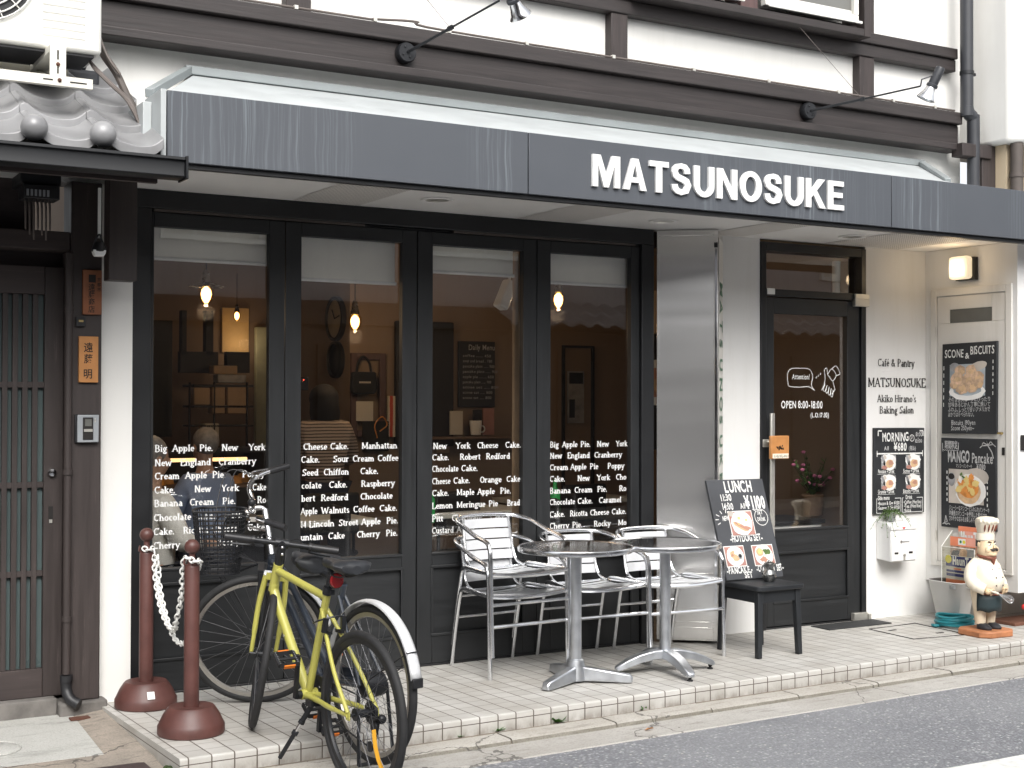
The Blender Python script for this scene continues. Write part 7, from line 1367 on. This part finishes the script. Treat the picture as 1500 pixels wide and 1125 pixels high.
# clocks on the side of the partition
for py, r_, lb, mt in ((467, .17, 'round wall clock, upper of two round things near the tote bag', 'clock_face'), (527, .14, 'dark round tray on the wall below the clock', 'interior_black')):
    p = onX(493, py, c0-.01); t = thing('wall_clock' if mt == 'clock_face' else 'round_tray', lb, 'clock' if mt == 'clock_face' else 'tray', tuple(p)); m = MB('interior_black'); m.lathe([(.001, 0), (r_, 0), (r_, .035), (r_-.02, .04), (r_-.022, .02), (.001, .02)], (c0-.001, p.y, p.z), (-1, 0, 0), 32); obj('rim', m, t)
    if mt == 'clock_face': m = MB('clock_face'); m.lathe([(.001, .0215), (r_-.024, .0215)], (c0-.001, p.y, p.z), (-1, 0, 0), 32, caps=False); obj('dial', m, t); m = MB('ink'); m.bar((c0-.027, p.y, p.z), (c0-.027, p.y+.05, p.z+.07), .006, .008); m.bar((c0-.027, p.y, p.z), (c0-.027, p.y-.09, p.z+.02), .006, .006); obj('hands', m, t)
# tables and chairs by the windows
def itable(x0, x1, y0, y1, z, label):
    t = thing('cafe_table', label, 'table', ((x0+x1)/2, (y0+y1)/2, 0), 0, 'white topped tables in the cafe'); m = MB('table_white'); m.box(x0, x1, y0, y1, z-.035, z); obj('tabletop', m, t, bevel=.004); m = MB('interior_black'); m.cyl(((x0+x1)/2, (y0+y1)/2, -.02), ((x0+x1)/2, (y0+y1)/2, z-.036), .03, seg=12); m.lathe([(.2, -.02), (.2, -.005), (.03, .02)], ((x0+x1)/2, (y0+y1)/2, 0), seg=20); obj('pedestal', m, t)
zt = .72
a = onZ(432, 765, zt); b = onZ(522, 754, zt); itable(a.x-.1, b.x, a.y+.02, a.y+.62, zt, 'white topped cafe table just inside the second window')
a = onZ(634, 752, zt); b = onZ(742, 740, zt); itable(a.x, b.x, a.y-.05, a.y+.5, zt, 'white topped cafe table just inside the third window, behind the stacked chairs')
a = onZ(822, 741, zt); b = onZ(925, 728, zt); itable(a.x, b.x+.05, b.y-.02, b.y+.5, zt, 'white topped cafe table just inside the window beside the steel casing')
a = onZ(432, 718, zt); b = onZ(498, 712, zt); itable(a.x-.1, b.x, a.y, a.y+.5, zt, 'white topped cafe table deeper in the room, behind the second window')
ic = thing('cafe_chair', '', 'chair', (0, 0, 0), 0, 'black chairs inside the cafe')
m = MB('interior_black'); m.box(-.2, .2, -.2, .2, .43, .47); obj('seat', m, ic, bevel=.02, local=True)
m = MB('interior_black'); m.box(-.2, .2, .17, .21, .58, .86); obj('backrest', m, ic, bevel=.03, local=True)
for i, j in ((-1, -1), (1, -1), (-1, 1), (1, 1)): m = MB('interior_black'); m.tube([(i*.17, j*.17, .43), (i*.2, j*.21, -.02)], .014, 8); obj('leg', m, ic, local=True)
m = MB('interior_black'); m.tube([(-.16, .19, .45), (-.16, .19, .6)], .012, 6); m.tube([(.16, .19, .45), (.16, .19, .6)], .012, 6); obj('back_frame', m, ic, local=True)
p = onZ(560, 690, .85); ic.location = (p.x, 2.35, 0); ic.rotation_euler = (0, 0, R(100)); ic['label'] = 'black cafe chair seen through the second window, beside the white table'
for px, Y, rz, lb in ((545, 1.78, 80, 'black cafe chair close behind the second window pane'), (695, 2.5, 10, 'black cafe chair behind the table of the third window'), (756, 1.9, -80, 'black cafe chair at the edge of the third window'), (880, 2.75, 5, 'black cafe chair behind the table beside the steel casing'), (470, 3.1, 180, 'black cafe chair deep in the room below the striped top')):
    q = onY(px, 690, Y); dup(ic, (q.x, Y, 0), R(rz), lb)
for px, py, Y, lb in ((629, 748, 2.0, 'green bottle on the table behind the third window'), (813, 733, 2.05, 'green bottle on the table beside the steel casing')):
    q = onY(px, py, Y); m = MB('bottle_green'); m.lathe([(.001, 0), (.034, 0), (.036, .02), (.036, .14), (.014, .19), (.013, .24), (.001, .24)], (q.x, q.y, zt+.001), seg=18); tag(obj('bottle', m), lb, 'bottle', 'green bottles on the cafe tables')
p = onY(740, 432, 1.75); t = thing('ceiling_spotlight', 'white tilted spotlight body hanging inside the third window', 'spotlight', tuple(p)); d = Vector((.45, .1, .9)).normalized(); m = MB('white_plastic'); m.obox(p, (.075, .075, .19), frame(d)); obj('housing', m, t, bevel=.012); m = MB('white_plastic'); m.tube([p+d*.08, (p.x+.05, p.y, 2.72)], .008, 6); obj('arm', m, t)
m = MB('striped_flag')
x0, x1, z0, z1 = inz(751, 372, 767, 820, 1.42); t = thing('side_curtain', 'narrow orange brown curtain at the edge of the third window', 'curtain', (x0, 1.42, 1.4)); m = MB('kraft'); n = 9; vs = []
for z in (.3, z1):
    for k in range(n*4+1): vs.append((x0+(x1-x0)*k/(n*4), 1.42+.012*math.cos(k*math.pi/2), z))
q = n*4+1; m.add(vs, [(k, k+1, q+k+1, q+k) for k in range(q-1)]); o = obj('cloth', m, t, solid=False)
# behind the entrance door: plants, table, blackboard
t = thing('flower_pot', 'pink flowers in a brown basket pot behind the glass door', 'potted plant', (0, 0, 0)); p = onY(1190, 742, 1.75); t.location = p
m = MB('shelf_wood'); m.lathe([(.001, -.06), (.07, -.06), (.085, .08), (.075, .09), (.001, .07)], p, seg=20); obj('pot', m, t)
m = MB('leaf', 'pink_petal', 'dark_leaf')
for k in range(46):
    a, el = rnd.uniform(0, 6.28), rnd.uniform(.5, 1.4); d = Vector((math.cos(a)*math.cos(el), math.sin(a)*math.cos(el)*.5, math.sin(el))); L_ = rnd.uniform(.12, .36); b = p+Vector((0, 0, .07)); e = b+d*L_; m.use('dark_leaf').tube([b, b.lerp(e, .5)+Vector((0, 0, .01)), e], .0025, 4)
    for q in range(4): n_ = Vector((rnd.uniform(-1, 1), rnd.uniform(-1, 1), rnd.uniform(-.3, 1))).normalized(); s_ = n_.cross(Vector((0, 0, 1))).normalized()*.012; o_ = b.lerp(e, rnd.uniform(.3, .9)); m.use('leaf').add([o_, o_+n_*.02+s_, o_+n_*.05, o_+n_*.02-s_], [(0, 1, 2, 3)])
    if k % 2: m.use('pink_petal').ball(e, (.02, .014, .012), 7, 5)
obj('flowers', m, t, sm=False, solid=False)
a, b = onZ(1150, 752, .66), onZ(1240, 748, .66); m = MB('white_plastic', 'interior_black'); m.box(5.93, 6.70, 1.55, 1.95, -.02, .63); m.use('interior_black').box(5.90, 6.72, 1.53, 1.97, .631, .66); tag(obj('cabinet', m, bevel=.004), 'low white cabinet with a dark top behind the glass door', 'cabinet')
t = thing('wall_menu', 'large dark menu panel with pictures of plates behind the glass door', 'menu board', (6.5, 2.6, 1.55)); m = MB('interior_black'); m.box(5.9, 7.6, 2.62, 2.66, 1.12, 1.98); obj('panel', m, t); m = MB('plate_white', 'sausage', 'pancake')
for x, z in ((6.05, 1.62), (6.85, 1.68), (6.45, 1.38), (7.2, 1.4)): m.use('plate_white').lathe([(.001, .0), (.17, .0)], (x, 2.615, z), (0, -1, 0), 24, caps=False); m.use('sausage').lathe([(.001, 0), (.11, 0)], (x, 2.612, z), (0, -1, 0), 18, caps=False); m.use('pancake').lathe([(.001, 0), (.06, 0)], (x+.03, 2.61, z-.02), (0, -1, 0), 14, caps=False)
obj('plate', m, t, solid=False)
m = MB('kraft'); m.box(5.95, 7.6, 2.58, 2.60, 1.985, 2.30); tag(obj('wall_board', m), 'brown wooden panel above the dark menu behind the glass door', 'wall panel')
m = MB('white_plastic'); m.cyl((6.63, 1.33, 2.30), (6.63, 1.33, 2.44), .028, seg=14); m.cyl((6.63, 1.33, 2.222), (6.63, 1.33, 2.295), .026, seg=14); tag(obj('jar', m), 'pale cylindrical jar standing behind the transom glass', 'jar')
# ---- people ------------------------------------------------------------
def skinmesh(nm, V, E, mat, parent, sub=2):
    keys = list(V); me = bpy.data.meshes.new(nm); me.from_pydata([V[k][0] for k in keys], [(keys.index(a), keys.index(b)) for a, b in E], []); me.materials.append(MATS[mat]); o = bpy.data.objects.new(nm, me); COL.objects.link(o); o.parent = parent
    me.polygons.foreach_set('use_smooth', [True]*len(me.polygons)); sk = o.modifiers.new('skin', 'SKIN'); sk.use_smooth_shade = True
    for i, k in enumerate(keys): r_ = V[k][1]; me.skin_vertices[0].data[i].radius = r_ if isinstance(r_, tuple) else (r_, r_); me.skin_vertices[0].data[i].use_root = (i == 0)
    ss = o.modifiers.new('smooth', 'SUBSURF'); ss.levels = sub; ss.render_levels = sub; return o
def person(label, loc, rz, shirt, trousers, hairm, seated=False, arms='down', scale=1.0, hair_long=False):
    # local: faces +y, feet at z = 0 (or seat height when seated)
    t = thing('person', label, 'person', loc, rz); t.scale = (scale,)*3
    hip = .92 if not seated else .52; k = lambda x, y, z: (x, y, z-.92+hip)
    V = {'pelvis': (k(0, 0, .92), (.15, .105)), 'waist': (k(0, .01, 1.06), (.125, .09)), 'chest': (k(0, .0, 1.25), (.15, .105)), 'neckbase': (k(0, -.01, 1.42), (.075, .06)), 'neck': (k(0, .0, 1.48), .05), 'skull': (k(0, .02, 1.56), (.068, .08)), 'crown': (k(0, .01, 1.66), (.06, .075))}
    E = [('pelvis', 'waist'), ('waist', 'chest'), ('chest', 'neckbase'), ('neckbase', 'neck'), ('neck', 'skull'), ('skull', 'crown')]
    for s in (-1, 1):
        n = 'L' if s < 0 else 'R'; V['sh'+n] = (k(s*.165, -.01, 1.345), .055)
        if arms == 'front': V['el'+n] = (k(s*.22, .06, 1.13), .045); V['wr'+n] = (k(s*.15, .27, 1.10), .03); V['pa'+n] = (k(s*.13, .34, 1.10), (.036, .018)); dirv = Vector((-s*.1, 1, 0)).normalized()
        else: V['el'+n] = (k(s*.23, -.01, 1.10), .045); V['wr'+n] = (k(s*.24, .06, .87), .03); V['pa'+n] = (k(s*.24, .08, .79), (.018, .036)); dirv = Vector((0, .2, -1)).normalized()
        E += [('chest', 'sh'+n), ('sh'+n, 'el'+n), ('el'+n, 'wr'+n), ('wr'+n, 'pa'+n)]
        P = Vector(V['pa'+n][0])
        for q in range(4): b = P+Vector((s*(-.02+.013*q) if arms == 'front' else 0, 0 if arms == 'front' else -.02+.013*q, 0)); V[f'f{n}{q}a'] = (tuple(b+dirv*.045), .0085); V[f'f{n}{q}b'] = (tuple(b+dirv*(.075+.01*(q in (1, 2)))+Vector((0, .008, -.008))), .007); E += [('pa'+n, f'f{n}{q}a'), (f'f{n}{q}a', f'f{n}{q}b')]
        V['th'+n] = (tuple(P+Vector((-s*.03, .02, .01))), .009); E.append(('wr'+n, 'th'+n))
        if seated: V['hp'+n] = (k(s*.09, .03, .90), .085); V['kn'+n] = (k(s*.11, .42, .92), .058); V['an'+n] = (k(s*.11, .44, .50), .04); V['to'+n] = (k(s*.11, .58, .45), .035)
        else: V['hp'+n] = (k(s*.09, 0, .88), .088); V['kn'+n] = (k(s*.10, .01, .49), .06); V['an'+n] = (k(s*.10, -.01, .09), .04); V['to'+n] = (k(s*.11, .13, .035), .035)
        E += [('pelvis', 'hp'+n), ('hp'+n, 'kn'+n), ('kn'+n, 'an'+n), ('an'+n, 'to'+n)]
    skinmesh('body', V, E, 'skin', t)
    gr = lambda r, d: tuple(x+d for x in r) if isinstance(r, tuple) else r+d
    SV = {a: (V[a][0], gr(V[a][1], .026)) for a in ('chest', 'pelvis', 'waist', 'neckbase', 'shL', 'shR', 'elL', 'elR')}
    for n in 'LR': SV['cu'+n] = (tuple(Vector(V['el'+n][0]).lerp(Vector(V['wr'+n][0]), .75)), .045)
    skinmesh('shirt', SV, [('pelvis', 'waist'), ('waist', 'chest'), ('chest', 'neckbase'), ('chest', 'shL'), ('chest', 'shR'), ('shL', 'elL'), ('shR', 'elR'), ('elL', 'cuL'), ('elR', 'cuR')], shirt, t)
    TV = {a: (V[a][0], gr(V[a][1], .014)) for a in ('pelvis', 'hpL', 'hpR', 'knL', 'knR', 'anL', 'anR')}
    skinmesh('trousers', TV, [('pelvis', 'hpL'), ('pelvis', 'hpR'), ('hpL', 'knL'), ('hpR', 'knR'), ('knL', 'anL'), ('knR', 'anR')], trousers, t)
    m = MB(hairm); H = Vector(k(0, .0, 1.62)) if not hair_long else Vector(k(0, .03, 1.565)); m.ball(H+Vector((0, -.012, .015)), (.086, .100, .098) if not hair_long else (.112, .112, .108), 18, 12)
    if hair_long: m.loft([(H.x, H.y-.075, H.z-.235, .05, .015), (H.x, H.y-.07, H.z-.21, .085, .035), (H.x, H.y-.06, H.z-.15, .108, .055), (H.x, H.y-.05, H.z-.09, .116, .08), (H.x, H.y-.03, H.z-.04, .11, .10), (H.x, H.y-.02, H.z+.02, .106, .105)], 18)
    obj('hair', m, t, local=True)
    m = MB('skin'); m.loft([(H.x, H.y+.045, H.z-.115, .03, .03), (H.x, H.y+.04, H.z-.085, .055, .055), (H.x, H.y+.035, H.z-.03, .066, .062), (H.x, H.y+.03, H.z+.03, .064, .062)], 16); m.ball((H.x, H.y+.105, H.z-.038), (.012, .018, .018), 8, 6)
    for s in (-1, 1): m.ball((H.x+s*.078, H.y-.0, H.z-.03), (.01, .02, .028), 8, 6)
    fc = obj('face', m, t, local=True); m = MB('ink', 'photo_red')
    for s in (-1, 1): m.ball((H.x+s*.028, H.y+.092, H.z-.012), (.009, .006, .005), 8, 5)
    m.use('photo_red').ball((H.x, H.y+.097, H.z-.075), (.02, .006, .006), 8, 5); obj('features', m, fc, local=True); return t
p = onY(475, 640, 3.3); person('person in a striped top and dark hair standing with back to the street', (p.x, 3.3, onY(475, 556, 3.3).z-1.72*.94), R(-10), 'striped_knit', 'navy_cloth', 'hair', False, 'front', .94, True)
p = onY(222, 740, 1.95); person('person in a white shirt seated inside at the edge of the first window', (p.x, 1.95, -.02), R(-75), 'white_shirt', 'navy_cloth', 'grey_hair', True, 'front', .98)
p = onY(300, 700, 2.75); person('person in a pale blue shirt standing before the bakery counter', (p.x, 2.75, onY(275, 628, 2.75).z-1.72*.92), R(15), 'blue_shirt', 'navy_cloth', 'grey_hair', False, 'front', .92)
p = onY(437, 575, 3.0); t = thing('phone', 'dark phone with a red light held up beside the striped top', 'phone', tuple(onY(445, 562, 3.0))); p = onY(445, 562, 3.0); m = MB('black_plastic'); m.obox(p, (.06, .02, .09)); obj('case', m, t, bevel=.005); m = MB('red_led'); m.ball((p.x-.005, p.y-.0105, p.z+.025), .005, 8, 5); obj('indicator', m, t)
# ================================================================== across the street (seen in the glass and metal)
opp = thing('opposite_building', 'grey rendered house across the street with dark ground floor', 'building', (8, -8.2, 0))
m = MB('grey_wall'); m.box(-14, 34, -9.2, -8.2, 2.75, 4.6); obj('upper_wall', m, opp)
m = MB('house_brown'); m.box(-14, 34, -9.1, -8.15, -.1, 2.45); obj('ground_floor', m, opp)
m = MB('dark_beam'); m.box(-14, 34, -8.22, -8.02, 2.451, 2.749); obj('string_course', m, opp)
for x in (1.2, 4.6, 8.2, 11.6, 15.2, 19):
    m = MB('window_alu'); m.box(x, x+1.7, -8.199, -8.14, 3.42, 3.48); m.box(x, x+1.7, -8.199, -8.14, 4.35, 4.4); 
    for k in range(5): m.box(x+.41*k, x+.41*k+.04, -8.199, -8.15, 3.481, 4.349)
    wn = obj('window', m, opp); m = MB('paper'); m.box(x+.04, x+1.66, -8.199, -8.17, 3.481, 4.349); obj('pane', m, wn)
for x, wd in ((2.5, 2.2), (6.6, 1.4), (10.2, 2.6), (14.5, 1.2)):
    m = MB('interior_black'); m.box(x, x+wd, -8.149, -8.10, 0, 2.2); obj('shutter', m, opp)
m = MB('grey_tile'); m.add([(-14, -7.75, 4.55), (34, -7.75, 4.55), (34, -9.4, 5.0), (-14, -9.4, 5.0), (-14, -7.75, 4.48), (34, -7.75, 4.48), (34, -9.4, 4.93), (-14, -9.4, 4.93)], [(0, 1, 2, 3), (7, 6, 5, 4), (0, 4, 5, 1), (1, 5, 6, 2), (3, 2, 6, 7), (0, 3, 7, 4)]); obj('roof', m, opp)
m = MB('grey_tile'); n = 220; vs = []
for j, (y, z) in enumerate(((-7.35, 2.50), (-7.35, 2.54), (-7.65, 2.66), (-7.66, 2.70), (-8.02, 2.84))):
    for i in range(n+1): x = 9+13*i/n; vs.append((x, y, z+.03*math.sin(x*22)))
m.add(vs, [(j*(n+1)+i, j*(n+1)+i+1, (j+1)*(n+1)+i+1, (j+1)*(n+1)+i) for j in range(4) for i in range(n)]); obj('eave_roof', m, opp)
m = MB('kerb_stone'); m.box(-14, 34, -8.14, -7.4, -.12, -.02); struct('far_pavement', m)
